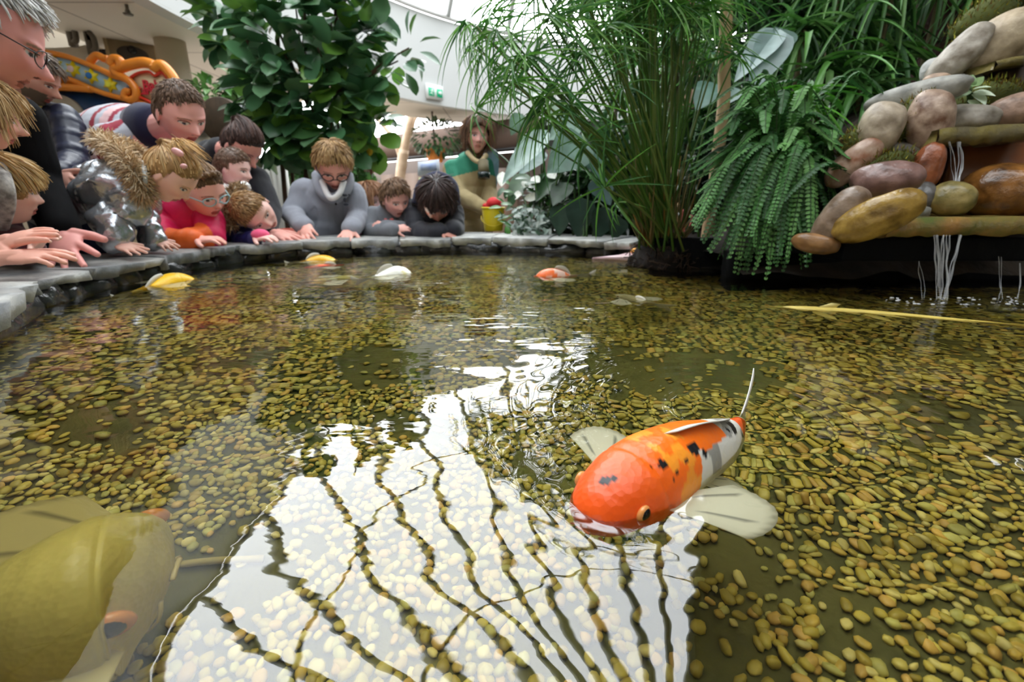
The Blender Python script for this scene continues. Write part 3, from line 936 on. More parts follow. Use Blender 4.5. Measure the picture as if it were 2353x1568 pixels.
# x0, x1, y0, y1 in the photograph, distance, roll, colours, roughness, squareness, label
BOULD = [
 (2236, 2338, 52, 162, 1.52, -.55, (196, 178, 150), (160, 138, 104), .6, .9, 'large tan boulder at the top of the cascade'),
 (2152, 2246, 88, 178, 1.52, -.6, (192, 184, 172), (150, 134, 112), .6, .9, 'grey beige boulder leaning left of the topmost tan one'),
 (2119, 2168, 136, 196, 1.56, -.2, (186, 186, 180), (166, 164, 158), .7, .9, 'pale grey stone behind the upper left boulders'),
 (2128, 2182, 169, 200, 1.48, .1, (184, 156, 132), (150, 118, 92), .6, .9, 'small flat tan stone under the pale grey one'),
 (2020, 2184, 192, 250, 1.40, -.16, (176, 174, 166), (150, 150, 142), .65, .85, 'long flat grey boulder above the moss'),
 (1981, 2060, 247, 342, 1.34, .06, (202, 186, 164), (176, 156, 130), .55, .8, 'upright rounded beige boulder below the long grey one'),
 (2094, 2182, 222, 342, 1.32, -.12, (200, 176, 156), (128, 82, 52), .5, .9, 'tall tapering pinkish boulder with a rusty flank'),
 (2168, 2282, 240, 302, 1.36, .1, (172, 164, 152), (134, 122, 104), .6, .85, 'squat grey stone beside the variegated plant'),
 (2276, 2380, 216, 294, 1.34, -.3, (178, 146, 126), (130, 98, 76), .6, .9, 'brown speckled boulder above the upper shelf, right edge'),
 (1918, 2004, 332, 420, 1.34, -.7, (196, 172, 152), (178, 108, 68), .45, .9, 'orange and white slanted boulder beside the fern'),
 (1990, 2116, 326, 410, 1.36, .12, (140, 134, 126), (110, 104, 96), .7, .9, 'grey arching stone behind the mauve boulder'),
 (1966, 2102, 372, 456, 1.20, -.12, (156, 122, 114), (122, 88, 80), .35, .95, 'smooth mauve oval boulder in the middle'),
 (2103, 2158, 338, 434, 1.26, .05, (160, 92, 58), (112, 58, 34), .3, .8, 'upright wet brick red stone by the water curtain'),
 (1883, 1970, 440, 566, 1.16, .38, (168, 146, 128), (128, 102, 78), .4, .9, 'mauve beige boulder at the lower left corner'),
 (1936, 2088, 444, 554, 1.10, -.42, (186, 152, 74), (140, 104, 44), .3, .88, 'wet ochre yellow boulder at the left end of the lower shelf'),
 (2082, 2140, 420, 500, 1.24, .2, (104, 100, 96), (70, 70, 70), .4, .85, 'dark grey stone behind the lower shelf'),
 (2144, 2232, 420, 498, 1.20, 0, (170, 150, 92), (120, 112, 58), .4, .95, 'round mossy yellow stone under the falling water'),
 (2232, 2400, 376, 502, 1.22, .05, (150, 100, 46), (96, 60, 26), .22, .92, 'large wet amber brown boulder at the right edge'),
 (2338, 2400, 74, 126, 1.56, .2, (150, 116, 84), (116, 88, 60), .6, .9, 'brown stone in the upper right corner'),
 (1826, 1920, 538, 582, 1.16, .12, (166, 122, 76), (120, 84, 50), .4, .9, 'flat orange brown stone half under the fern'),
]
AXES = {(2236, 52): (142, 92, 46), (2152, 88): (126, 62, 52), (1918, 332): (116, 62, 46), (1883, 440): (146, 78, 62), (1936, 444): (172, 84, 30), (2094, 222): (128, 80, 100), (2103, 338): (98, 54, 88), (1981, 247): (98, 80, 84), (2020, 192): (168, 52, 9)}
for k, (x0, x1, y0, y1, Y, roll, c1, c2, ro, pw, lab) in enumerate(BOULD):
    c = P((x0 + x1) / 2, (y0 + y1) / 2, Y)
    sx = np.linalg.norm(P(x1, (y0 + y1) / 2, Y) - P(x0, (y0 + y1) / 2, Y)) / 2
    sz = np.linalg.norm(P((x0 + x1) / 2, y1, Y) - P((x0 + x1) / 2, y0, Y)) / 2
    ax = AXES.get((x0, y0))               # slanted ones: length, width, lean of the long axis
    if ax:
        sx, sz, roll = ax[0] / 2 / F_PX * Y, ax[1] / 2 / F_PX * Y, -math.radians(ax[2])
    V, F = rock_mesh(100 + k * 3, nu=44, nv=30, amp=.10, sc=1.2, pw=pw)
    az = math.atan2(c[0], c[1])
    R = rot((0, 0, 1), -az) @ rot((0, 1, 0), roll)
    V = (V * A(sx, min(sx, sz) * 1.0, sz)) @ R.T + c
    ob = link_mesh('boulder', V, F, smat(c1, c2, ro))
    tag(ob, lab, 'boulder', 'boulders of the cascade')

def pslab(name, pts_px, Y, depth, thick_px, mat_, label, cat, jag=.004):
    top = np.array([P(x, y, Y) for x, y in pts_px])
    nu, nw = 50, 8
    e = spline(top, nu)
    nd = A(0, 1, 0)
    th = thick_px / F_PX * Y
    g = np.concatenate([[0, .02], np.linspace(.1, 1, nw - 2)])
    rows = []
    Vt = e[:, None] + nd * (g * depth)[None, :, None]
    Vt[:, 0, 1] += 0
    Vt[:, :, 2] += (vnoise(Vt.reshape(-1, 3), 30, 2) * jag).reshape(nu, nw)
    Vb = Vt.copy(); Vb[:, :, 2] = e[:, None, 2] - th + (vnoise(Vt.reshape(-1, 3), 45, 6) * jag * 1.6).reshape(nu, nw)
    Vm = (Vt[:, 0] + Vb[:, 0]) / 2 + A(0, -1, 0) * (.008 + .006 * vnoise(e, 40, 1))[:, None]
    V = np.concatenate([Vt.reshape(-1, 3), Vb.reshape(-1, 3), Vm])
    i = np.arange(nu - 1)[:, None] * nw; j = np.arange(nw - 1)[None]
    q = np.stack([i + j, i + nw + j, i + nw + j + 1, i + j + 1], -1).reshape(-1, 4); N0 = nu * nw
    a = np.arange(nu - 1); M0 = 2 * N0
    Fs = [q[:, ::-1], q + N0, np.stack([a * nw, a + M0, a + 1 + M0, (a + 1) * nw], -1)[:, ::-1], np.stack([a + M0, a * nw + N0, (a + 1) * nw + N0, a + 1 + M0], -1)[:, ::-1],
          np.stack([a * nw + nw - 1, (a + 1) * nw + nw - 1, (a + 1) * nw + nw - 1 + N0, a * nw + nw - 1 + N0], -1)]
    ends = []
    for r in (0, nu - 1):
        b = np.arange(nw - 1)
        ends.append(np.stack([r * nw + b, r * nw + b + 1, r * nw + b + 1 + N0, r * nw + b + N0], -1))
    ob = link_mesh(name, V, Fs + ends, mat_)
    return tag(ob, label, cat)
shelf_m = M('wet_shelf', (150, 112, 62), .18, col2=(92, 100, 52), vscale=16, bump=.8, bscale=40)
pslab('stone_shelf', [(2045, 503), (2120, 500), (2250, 499), (2400, 499)], 1.10, .22, 40, shelf_m, 'wet mossy stone shelf low on the cascade, water spilling from it', 'stone shelf')
pslab('stone_shelf', [(2158, 296), (2230, 290), (2310, 287), (2420, 280)], 1.26, .20, 34, M('mossy_shelf', (120, 108, 56), .3, col2=(96, 88, 66), vscale=18, bump=.8, bscale=40), 'mossy stone shelf in the middle of the cascade', 'stone shelf')
pslab('stone_shelf', [(2288, 140), (2330, 131), (2400, 122)], 1.42, .16, 16, MATS['mossy_shelf'], 'narrow stone shelf at the top right of the cascade', 'stone shelf', .002)
terra = M('terracotta_back', (134, 78, 40), .35, col2=(98, 58, 32), vscale=8, bump=.2, bscale=40)
def slab_back(x0, x1, y0, y1, Y, m, label):
    a, b = P(x0, y1, Y), P(x1, y1, Y); t_ = P(x0, y0, Y)[2]
    V, F = box(((a[0] + b[0]) / 2, Y + .02, (a[2] + t_) / 2), (b[0] - a[0], .03, t_ - a[2]))
    ob = link_mesh('back_slab', V, F, m, smooth=False); tag(ob, label, 'stone slab'); return ob
slab_back(2160, 2480, 312, 512, 1.345, terra, 'orange brown wet slab behind the falling water')
slab_back(2262, 2480, 150, 300, 1.47, M('brown_back', (88, 66, 48), .5, col2=(60, 46, 34), vscale=9), 'dark brown slab behind the variegated plant')

# basin lip and dark recess under the lower shelf
basin_m = M('basin_black', (6, 6, 6), .75, var=.4, vscale=7, bump=.3, bscale=20, spec=.12)
a, b = P(1945, 545, 1.13), P(2520, 545, 1.10)
V, F = box(((a[0] + b[0]) / 2, 1.13 + .10, (P(2100, 545, 1.13)[2] + P(2100, 600, 1.13)[2]) / 2 - .001), (b[0] - a[0], .2, abs(P(2100, 545, 1.13)[2] - P(2100, 600, 1.13)[2])))
ob = link_mesh('basin_lip', V, F, basin_m, smooth=False); bv = ob.modifiers.new('bevel', 'BEVEL'); bv.width = .006; bv.segments = 2
tag(ob, 'long black wet basin lip under the lower shelf', 'basin')
mb = MB()
for (x0, x1, y0, z0, z1, d) in ((.66, 2.9, 1.36, Z_POND - .04, .075, .08), (.50, 1.35, 1.60, Z_POND - .04, .10, .06)):
    V, F = box(((x0 + x1) / 2, y0 + d / 2, (z0 + z1) / 2), (x1 - x0, d, z1 - z0)); mb.add(V, F)
struct(put('wall_pond_right', mb, basin_m, smooth=False), 'black pond wall behind the cascade')

# earth core behind the boulders, and the planting bed
soil = M('soil', (44, 34, 24), .95, col2=(24, 20, 14), vscale=14, bump=.9, bscale=26)
mortar = M('mortar', (150, 150, 144), .9, col2=(116, 116, 110), vscale=20, bump=.5, bscale=60)
gx, gy = np.meshgrid(np.linspace(0, 1, 60), np.linspace(0, 1, 30))
front = np.stack([np.interp(gx, [0, .12, .3, .45, 1], [.66, .78, .98, 1.08, 2.7]), 1.30 + gy * 1.6], -1)
H_ = np.interp(front[..., 0], [.62, .80, .95, 1.10, 1.25, 1.4, 2.8], [.03, .10, .24, .38, .50, .58, .62]) * smooth(0, .16, gy) + .02
Vs = np.stack([front[..., 0], front[..., 1], H_], -1).reshape(-1, 3)
Vs[:, 2] += vnoise(Vs, 9, 4) * .02
i = np.arange(29)[:, None] * 60; j = np.arange(59)[None]
q = np.stack([i + j, i + j + 1, i + 61 + j, i + 60 + j], -1).reshape(-1, 4)
tag(link_mesh('earth_mound', Vs, q, soil), 'dark earth mound carrying the boulders and plants', 'earth mound', kind='structure')
gx, gy = np.meshgrid(np.linspace(-.05, 5, 70), np.linspace(1.5, 8.5, 60))
Vs = np.stack([gx + .25 * np.maximum(0, 2.2 - gy) * (gx < .6), gy, np.full(gx.shape, .0)], -1).reshape(-1, 3)
Vs[:, 0] = np.maximum(Vs[:, 0], np.interp(Vs[:, 1], [1.5, 1.9, 2.2, 2.6, 8], [.52, .50, .42, .30, .25]))
Vs[:, 2] = .01 + .05 * vnoise(Vs, 2.5, 2) + .02 * (Vs[:, 1] - 1.5)
i = np.arange(59)[:, None] * 70; j = np.arange(69)[None]
q = np.stack([i + j, i + j + 1, i + 71 + j, i + 70 + j], -1).reshape(-1, 4)
tag(link_mesh('planting_bed', Vs, q, soil), 'dark soil of the planting bed', 'planting bed', kind='structure')
# mortar lumps between boulders
for (x, y, Y, r, lab) in ((2030, 352, 1.36, .055, 'below the upright beige boulder'), (2130, 356, 1.34, .03, 'right of the grey arching stone'), (2010, 455, 1.24, .05, 'under the mauve boulder'), (2225, 190, 1.52, .06, 'under the topmost boulder'), (2115, 490, 1.16, .03, 'beside the ochre boulder')):
    V, F = rock_mesh(int(x), nu=24, nv=16, amp=.2, sc=2.4)
    tag(link_mesh('mortar_lump', V * A(r * 1.3, r * .8, r * .6) + P(x, y, Y) + A(0, .02, 0), F, mortar), 'pale grey mortar lump ' + lab, 'mortar')

# moss: tufts of short strands on a pad
moss_m = M('moss', rough=.9, attr=True)
def moss(x0, y0, x1, y1, Y, r, label):
    a, b = P(x0, y0, Y), P(x1, y1, Y)
    path = spline([a, (a + b) / 2 + A(0, -.01, .02), b], 12)
    mb = MB(); V, F = tube(path, r * np.sin(np.linspace(.35, 2.8, 12)), 10); mb.add(V, F, lin((70, 76, 26)))
    n = 1400
    k = rng.integers(0, len(V), n)
    base = V[k] + rng.normal(0, .006, (n, 3)); d = base - path[np.argmin(np.linalg.norm(base[:, None] - path[None], axis=2), 1)]
    d = d / (np.linalg.norm(d, axis=1)[:, None] + 1e-9) + rng.normal(0, .5, (n, 3))
    tv = np.array([[-.1, 0, 0], [.1, 0, 0], [0, 1, .1]]); tf = [np.array([[0, 1, 2]])]
    R = np.stack([frame(x) for x in d]) * rng.uniform(.008, .02, n)[:, None, None]
    W, FF = scatter(tv, tf, R, base)
    c = np.array([lin((116, 122, 30)), lin((150, 144, 48)), lin((84, 92, 28)), lin((124, 92, 40))])[rng.integers(0, 4, n)]
    mb.add(W, FF, np.repeat(c, 3, 0))
    tag(put('moss_cushion', mb, moss_m, smooth=False), label, 'moss')
moss(2058, 322, 2140, 238, 1.36, .040, 'yellow green moss between beige and pinkish boulders')
moss(1990, 392, 2105, 392, 1.30, .030, 'dark green moss draped over the mauve boulder')
moss(1930, 360, 1990, 330, 1.38, .035, 'brownish moss left of the upright beige boulder')
moss(2190, 80, 2330, 40, 1.62, .05, 'reddish moss behind the topmost boulder')
moss(2180, 250, 2350, 225, 1.44, .035, 'dark moss and roots under the variegated plant')

# falling water
spill = bpy.data.materials.new('falling_water'); spill.use_nodes = True
b_ = spill.node_tree.nodes['Principled BSDF']
b_.inputs['Base Color'].default_value = (.86, .89, .93, 1); b_.inputs['Roughness'].default_value = .12; b_.inputs['Alpha'].default_value = .24; b_.inputs['Transmission Weight'].default_value = .2
def stream(pts, Y, w, label, n=3):
    mb = MB()
    for s in range(n):
        off = rng.normal(0, w * .7 / F_PX * Y, 1)[0]
        path = spline([P(x, y, Yk) + A(off, rng.normal(0, .003), 0) for (x, y, Yk) in pts], 40)
        path[:, 0] += vnoise(path, 35, s) * .003
        r = (.5 + .5 * vnoise(path * A(1, 1, .6), 55, s + 3)) * w / F_PX * Y * .34 + .0004
        V, F = tube(path, np.maximum(r, .0004), 7, flat=.6); mb.add(V, F)
    return tag(put('water_stream', mb, spill), label, 'falling water', 'streams of the cascade')
stream([(2148, 540, 1.09), (2150, 600, 1.08), (2152, 690, 1.06)], 1.08, 7, 'left thin stream falling from the lower shelf')
stream([(2172, 540, 1.09), (2168, 610, 1.08), (2170, 692, 1.055)], 1.08, 10, 'thickest white stream falling from the lower shelf', 4)
stream([(2214, 540, 1.09), (2196, 600, 1.08), (2176, 690, 1.055)], 1.08, 8, 'slanting stream that joins the thickest one')
stream([(2206, 326, 1.25), (2206, 380, 1.24), (2196, 425, 1.21)], 1.24, 6, 'stream from the middle shelf onto the round mossy stone')
stream([(2180, 326, 1.25), (2190, 380, 1.24), (2192, 424, 1.21)], 1.24, 3, 'faint stream left of the one on the round stone', 2)
stream([(2110, 600, 1.12), (2118, 650, 1.11), (2122, 690, 1.06)], 1.1, 3, 'dripping thread left of the main streams', 2)
stream([(2300, 590, 1.12), (2304, 640, 1.11), (2302, 690, 1.06)], 1.1, 3, 'dripping thread right of the main streams', 2)
stream([(2346, 605, 1.12), (2344, 650, 1.11), (2336, 705, 1.05)], 1.1, 4, 'dripping thread at the right image edge', 2)
mbs = MB()
for k in range(46):                      # splash drops where the streams land
    px = rng.choice([2050, 2105, 2165, 2172, 2215, 2260, 2330]) + rng.normal(0, 16); py = rng.uniform(682, 702)
    c = PZ(px, py, rng.uniform(0, .006)); V, F = ellipsoid(c, np.full(3, rng.uniform(.001, .0032)) * A(1.6, 1.2, .7), None, 8, 6); mbs.add(V, F)
tag(put('splash_drops', mbs, M('foam', (235, 238, 242), .15, trans=.4)), 'white drops and bubbles where the streams hit the pond', 'splash', kind='stuff')

# ------------------------------------------------------------------ plants
def leafmat(name, rough=.35, var=.25, tl=.25, vs=14, coat=.0):
    return M(name, rough=rough, attr=True, var=var, vscale=vs, translucent=tl, coat=coat, spec=.5)
glossy_leaf = leafmat('leaf_glossy', .28, .3, .15)
matte_leaf = leafmat('leaf_matte', .5, .3, .25)
stem_green = M('stem_green', (52, 84, 34), .5, var=.3, vscale=30)
bark = M('bark', (96, 76, 56), .85, col2=(64, 50, 38), vscale=18, bump=.8, bscale=40, stretch=(1, 1, .3))
def lc(*cs):
    return np.array([lin(c) for c in cs])
def leaves(mb, tmpl, base, dirs, ups, L, W, cols, jit=.18):
    n = len(base)
    R = np.stack([frame(d, u) for d, u in zip(dirs, ups)])
    S = np.stack([np.broadcast_to(W, n), np.broadcast_to(L, n), np.broadcast_to(L, n)], 1)
    R = R * S[:, None, :]
    V, F = scatter(*tmpl, R, base)
    c = cols[rng.integers(0, len(cols), n)] * rng.uniform(1 - jit, 1 + jit, (n, 1))
    mb.add(V, F, np.repeat(c, len(tmpl[0]), 0))

# papyrus clump
cb = PZ(1528, 618, 0); cb = A(cb[0] + .01, cb[1] + .10, 0)
root_c = A(cb[0], cb[1], .0)
pap = empty('papyrus', (root_c[0], root_c[1], -.05))
tag(pap, 'tall papyrus clump with thin green stems and drooping leaf umbrellas', 'papyrus')
V, F = rock_mesh(77, nu=60, nv=40, amp=.22, sc=2.2)
link_mesh('root_ball', V * A(.105, .09, .085) + root_c + A(.01, 0, .005), F, M('root_ball', (34, 24, 20), .9, col2=(16, 12, 10), vscale=30, bump=1, bscale=60), parent=pap)
mbr = MB()
for k in range(260):
    a_, e_ = rng.uniform(0, 6.28), rng.uniform(-.2, 1.3)
    d = A(math.cos(a_) * math.cos(e_), math.sin(a_) * math.cos(e_), math.sin(e_)); p0 = root_c + A(.01, 0, 0) + d * A(.10, .085, .08)
    V, F = tube(spline([p0, p0 + d * .02 + rng.normal(0, .008, 3), p0 + d * .015 + rng.normal(0, .02, 3) - A(0, 0, .015)], 5), .0015, 4); mbr.add(V, F)
put('root_hairs', mbr, M('root_hair', (58, 42, 30), .9), parent=pap)['kind'] = 'stuff'
mst, mlf, mdry = MB(), MB(), MB()
tops = []
tips_px = [(1140, 190, 1.4), (1110, 120, 1.5), (1095, 60, 1.6), (1130, 30, 1.5), (1175, 90, 1.45), (1210, 130, 1.35), (1255, 60, 1.2), (1300, 20, 1.3), (1180, 190, 1.0), (1240, -40, 1.4), (1330, -70, 1.5), (1380, -40, 1.55), (1410, -100, 1.6), (1450, -60, 1.62), (1470, -160, 1.65), (1500, -90, 1.66), (1540, -140, 1.7), (1570, -60, 1.7),
           (1600, -120, 1.72), (1640, 60, 1.75), (1620, 10, 1.7), (1340, 120, 1.35), (1400, 60, 1.5), (1430, 200, 1.55), (1280, 190, 1.2), (1320, 240, 1.3), (1500, 60, 1.65), (1560, 120, 1.7), (1250, 260, 1.15), (1350, 330, 1.45), (1390, 430, 1.5), (1420, 470, 1.55), (1690, 130, 1.7), (1660, -40, 1.75)]
stems = []
for (x, y, Y) in tips_px:
    for r in range(2):
        if r and y > 240: continue
        stems.append((x + rng.normal(0, 26) * (r > 0), y + rng.normal(0, 40) * (r > 0), Y + rng.normal(0, .12)))
for k in range(34):
    stems.append((rng.normal(1480, 85), rng.uniform(-200, 60), rng.normal(1.6, .12)))
for (x, y, Y) in stems:
    tip = P(x, y, max(Y, 1.28))
    b0 = root_c + A(rng.normal(0, .045), rng.normal(0, .04), .06)
    mid = b0 * .5 + tip * .5 + A(0, 0, .09 * abs(tip[0] - b0[0])) + rng.normal(0, .012, 3)
    path = spline([b0, mid, tip], 14)
    V, F = tube(path, np.linspace(.0042, .0024, 14), 6); mst.add(V, F, lin((84, 124, 44)) if rng.random() < .7 else lin((120, 140, 66)))
    tops.append((tip, unit(path[-1] - path[-2])))
strap = leaf('strap', 7, .35, .45)
for tip, d in tops:
    n = int(rng.integers(12, 19)); a_ = rng.uniform(0, 6.28, n)
    fr_ = frame(d)
    el = rng.uniform(-.25, .55, n)
    dirs = np.array([fr_ @ A(math.cos(q), e, math.sin(q)) for q, e in zip(a_, el)]) + A(0, 0, -.12)
    leaves(mlf, strap, np.tile(tip, (n, 1)) + rng.normal(0, .004, (n, 3)), dirs, np.tile(d, (n, 1)), rng.uniform(.10, .20, n), rng.uniform(.005, .0085, n), lc((84, 146, 52), (108, 172, 66), (66, 122, 52), (134, 184, 98), (76, 134, 72)))
for k in range(120):                     # dry sheaths and short shoots round the base
    a_ = rng.uniform(0, 6.28); b0 = root_c + A(.06 * math.cos(a_), .05 * math.sin(a_), .06)
    hgt = rng.uniform(.08, .34); tip = b0 + A(math.cos(a_) * .10 * rng.random(), .06 * rng.normal(), hgt) + A(-.12 * hgt, 0, 0)
    V, F = tube(spline([b0, (b0 + tip) / 2 + rng.normal(0, .006, 3), tip], 6), np.linspace(.0034, .0012, 6), 5); mdry.add(V, F, lc((150, 128, 84), (110, 104, 56), (84, 96, 44), (170, 130, 60))[rng.integers(0, 4)])
put('stems', mst, matte_leaf, parent=pap); put('leaf_umbrellas', mlf, matte_leaf, parent=pap); put('dry_sheaths', mdry, matte_leaf, parent=pap)

# fern
fern_c = P(1790, 400, 1.50)
fern = empty('fern', (fern_c[0], fern_c[1], .10)); tag(fern, 'big bushy green fern hanging over the pond edge left of the boulders', 'fern')
mfr, mst = MB(), MB()
pin = leaf('oval', 3, .12, .15)
ends = []
for k in range(190):
    px = 1585 + 375 * ((k * .618) % 1); 
    if rng.random() < .72: py = rng.uniform(430, 640) - 150 * abs((px - 1760) / 200) ** 2
    else: py = rng.uniform(240, 420)
    ends.append((px, py, rng.uniform(1.28, 1.6)))
ends += [(2040, 222, 1.42), (2030, 240, 1.5), (1690, 235, 1.6), (1720, 225, 1.65), (1960, 330, 1.36), (1580, 420, 1.4), (1575, 370, 1.45), (1600, 470, 1.38), (1640, 540, 1.34), (1700, 590, 1.3), (1760, 640, 1.26), (1810, 600, 1.27), (1860, 540, 1.28)]
ends += [(rng.uniform(1580, 1880), rng.uniform(480, 630), rng.uniform(1.22, 1.34)) for k in range(80)]
for (x, y, Y) in ends:
    if y > 430: y = min(y, 640 - 170 * abs((x - 1760) / 190) ** 2.5)
    tip = P(x, y, Y); b0 = fern_c + A(rng.normal(0, .05), rng.normal(0, .05), rng.normal(-.02, .02))
    mid = b0 * .55 + tip * .45; mid[2] = max(b0[2], tip[2]) + .07 * np.linalg.norm((tip - b0)[:2]) + .05
    path = spline([b0, mid, tip], 54)
    V, F = tube(path, np.linspace(.0025, .0008, 54), 4); mst.add(V, F)
    tgt = np.gradient(path, axis=0); tgt /= np.linalg.norm(tgt, axis=1)[:, None]
    sd = np.cross(tgt, A(0, 0, 1)); sd /= np.linalg.norm(sd, axis=1)[:, None] + 1e-9
    up_ = np.cross(sd, tgt)
    L = .025 * np.interp(np.linspace(0, 1, 54), [0, .12, .35, .8, 1], [.3, .85, 1, .6, .2]) * rng.uniform(.8, 1.15)
    c = lc((74, 130, 62), (98, 158, 80), (54, 104, 50), (122, 178, 98))[rng.integers(0, 4)]
    for sgn in (1, -1):
        dirs = sd * sgn + tgt * .35 - up_ * .18 + rng.normal(0, .09, (54, 3))
        leaves(mfr, pin, path, dirs, up_, L, .0085, c[None], .2)
put('fronds', mfr, matte_leaf, parent=fern); put('stalks', mst, stem_green, parent=fern)

# big-leaved plants
def big_leaf(mb, base, tip, w, col, up=(0, -.5, 1), droop=.2, shape='heart', nl=12, fold=.12):
    base, tip = np.asarray(base), np.asarray(tip)
    d = tip - base; L = np.linalg.norm(d)
    V, F = leaf(shape, nl, fold, droop, .004)
    W = (V * A(w, L, L)) @ frame(d, unit(up)).T + base
    s = np.tile(lin(col), (len(W), 1)); y = V[:, 1]
    vein = (np.abs(np.sin((y * 3 - np.abs(V[:, 0]) * 1.2) * 9)) < .25) | (np.abs(V[:, 0]) < .01)
    s[vein] *= 1.25
    mb.add(W, F, s)
def plant(name, label, cat, base, specs, stem_from=None, mat_=None, stemr=.006):
    o = empty(name, base); tag(o, label, cat)
    ml, ms = MB(), MB()
    for (bx, by, tx, ty, Y, wpx, col, *rest) in specs:
        b0, t0 = P(bx, by, Y), P(tx, ty, Y - (rest[0] if rest else .08))
        big_leaf(ml, b0, t0, wpx / F_PX * Y, col, rest[1] if len(rest) > 1 else (0, -.6, 1), .08)
        V, F = tube(spline([A(base[0] + rng.normal(0, .05), base[1] + rng.normal(0, .05), base[2]), (A(*base) + b0) / 2 + A(0, .03, .10), b0], 10), np.linspace(stemr, stemr * .6, 10), 6); ms.add(V, F)
    put('leaves', ml, mat_ or glossy_leaf, parent=o); put('stems', ms, stem_green, parent=o)
    return o
lilyb = P(1240, 545, 2.45); lilyb[2] = .04
plant('philodendron', 'plant with large bluish green leaves right of the woman in beige coat', 'plant', lilyb,
      [(1258, 300, 1150, 415, 2.35, 62, (132, 160, 150), .1, (-.5, -1, .6)), (1345, 318, 1258, 395, 2.15, 92, (120, 150, 138), .05, (.2, -1, .5)), (1325, 275, 1262, 318, 2.3, 60, (126, 156, 140), .05, (.2, -1, .6)),
       (1262, 218, 1172, 212, 2.4, 50, (44, 84, 40), .05), (1250, 345, 1190, 400, 2.5, 50, (110, 140, 132), .05, (-.4, -1, .6)), (1300, 240, 1250, 285, 2.5, 60, (52, 92, 54)),
       (1200, 262, 1172, 310, 2.55, 46, (88, 120, 96), .0, (-.6, -1, .5)), (1345, 345, 1385, 410, 2.2, 50, (96, 128, 118), .05, (.4, -1, .5)), (1130, 340, 1140, 430, 2.95, 26, (110, 140, 150), 0, (-.2, -1, .3)),
       (1210, 400, 1165, 470, 2.45, 46, (52, 88, 44)), (1270, 400, 1230, 460, 2.4, 50, (46, 80, 40))])
plant('calathea', 'low plant with broad dark upright leaves behind the pond edge', 'plant', P(1340, 548, 2.3) * A(1, 1, 0) + A(0, 0, .03),
      [(1335, 455, 1330, 548, 2.28, 66, (52, 72, 64), .05, (0, -1, .1)), (1392, 478, 1372, 552, 2.25, 56, (48, 68, 60), .05, (.1, -1, .1)), (1290, 470, 1285, 542, 2.3, 50, (50, 72, 60), .05, (-.1, -1, .1)),
       (1368, 410, 1405, 470, 2.2, 60, (92, 116, 116), .05, (.3, -1, .3)), (1425, 500, 1410, 552, 2.2, 46, (44, 62, 52), .03, (.1, -1, .1)), (1250, 480, 1262, 540, 2.4, 40, (50, 76, 56), .03, (-.1, -1, .1)), (1300, 420, 1270, 470, 2.35, 50, (40, 70, 40))])
# white flowers of the peace lily
pl = empty('peace_lily', P(1215, 545, 2.45) * A(1, 1, 0) + A(0, 0, .04)); tag(pl, 'small peace lily with white flowers and green leaves by the red glove', 'plant')
ml, mf = MB(), MB()
for (x, y, tx, ty) in ((1155, 395, 1152, 428), (1212, 418, 1204, 430), (1178, 452, 1198, 446), (1205, 455, 1240, 452), (1222, 408, 1240, 418), (1262, 395, 1275, 410)):
    mf = MB(); big_leaf(mf, P(x, y, 2.4), P(tx, ty, 2.36), 22 / F_PX * 2.4, (238, 240, 232), (0, -1, .6), .05, 'oval')
    put('flower', mf, M('white_petal', rough=.5, attr=True), parent=pl)
for k in range(60):
    x, y = rng.uniform(1150, 1260), rng.uniform(410, 525); a_ = rng.uniform(0, 6.28)
    b0 = P(x, y, rng.uniform(2.36, 2.5)); big_leaf(ml, b0, b0 + A(math.cos(a_) * .06, -.03, .05 * math.sin(a_)), .03, [(60, 110, 48), (78, 130, 60), (46, 92, 50)][k % 3], (0, -.6, 1), .2, 'oval', 6)
put('leaves', ml, glossy_leaf, parent=pl)
va = empty('variegated_groundcover', P(1215, 545, 2.3) * A(1, 1, 0) + A(0, 0, .05)); tag(va, 'silvery grey variegated ground cover on the pond edge', 'plant')
ml = MB()
for k in range(190):
    x, y = rng.uniform(1178, 1268), rng.uniform(478, 540); a_ = rng.uniform(0, 6.28)
    b0 = P(x, y, rng.uniform(2.26, 2.40)); big_leaf(ml, b0, b0 + A(math.cos(a_) * .035, -.02, .03 * math.sin(a_)), .018, [(176, 190, 184), (150, 170, 160), (70, 100, 76), (198, 206, 200)][k % 4], (0, -.7, 1), .2, 'oval', 5)
put('leaves', ml, matte_leaf, parent=va)
vp = empty('nephthytis', P(2225, 258, 1.40)); tag(vp, 'small pale green and white variegated plant among the boulders', 'plant')
ml, ms = MB(), MB()
for (bx, by, tx, ty, w, c) in ((2215, 200, 2178, 182, 24, (206, 226, 190)), (2218, 205, 2195, 224, 28, (196, 220, 184)), (2222, 196, 2240, 168, 26, (190, 216, 172)), (2232, 206, 2278, 196, 30, (204, 222, 190)), (2236, 212, 2290, 216, 32, (214, 228, 204)), (2225, 204, 2205, 170, 24, (180, 208, 160)), (2240, 216, 2268, 238, 28, (208, 224, 200)),
                               (2226, 230, 2262, 258, 24, (196, 214, 180)), (2230, 200, 2262, 172, 24, (176, 206, 150)), (2218, 198, 2180, 204, 22, (200, 222, 184))):
    big_leaf(ml, P(bx, by, 1.38), P(tx, ty, 1.34), w / F_PX * 1.38, c, (0, -.8, 1), .1, 'heart', 8)
    V, F = tube([A(*ORG[vp.name]), (A(*ORG[vp.name]) + P(bx, by, 1.38)) / 2 + A(0, 0, .01), P(bx, by, 1.38)], .0018, 5); ms.add(V, F)
put('leaves', ml, matte_leaf, parent=vp); put('stems', ms, stem_green, parent=vp)

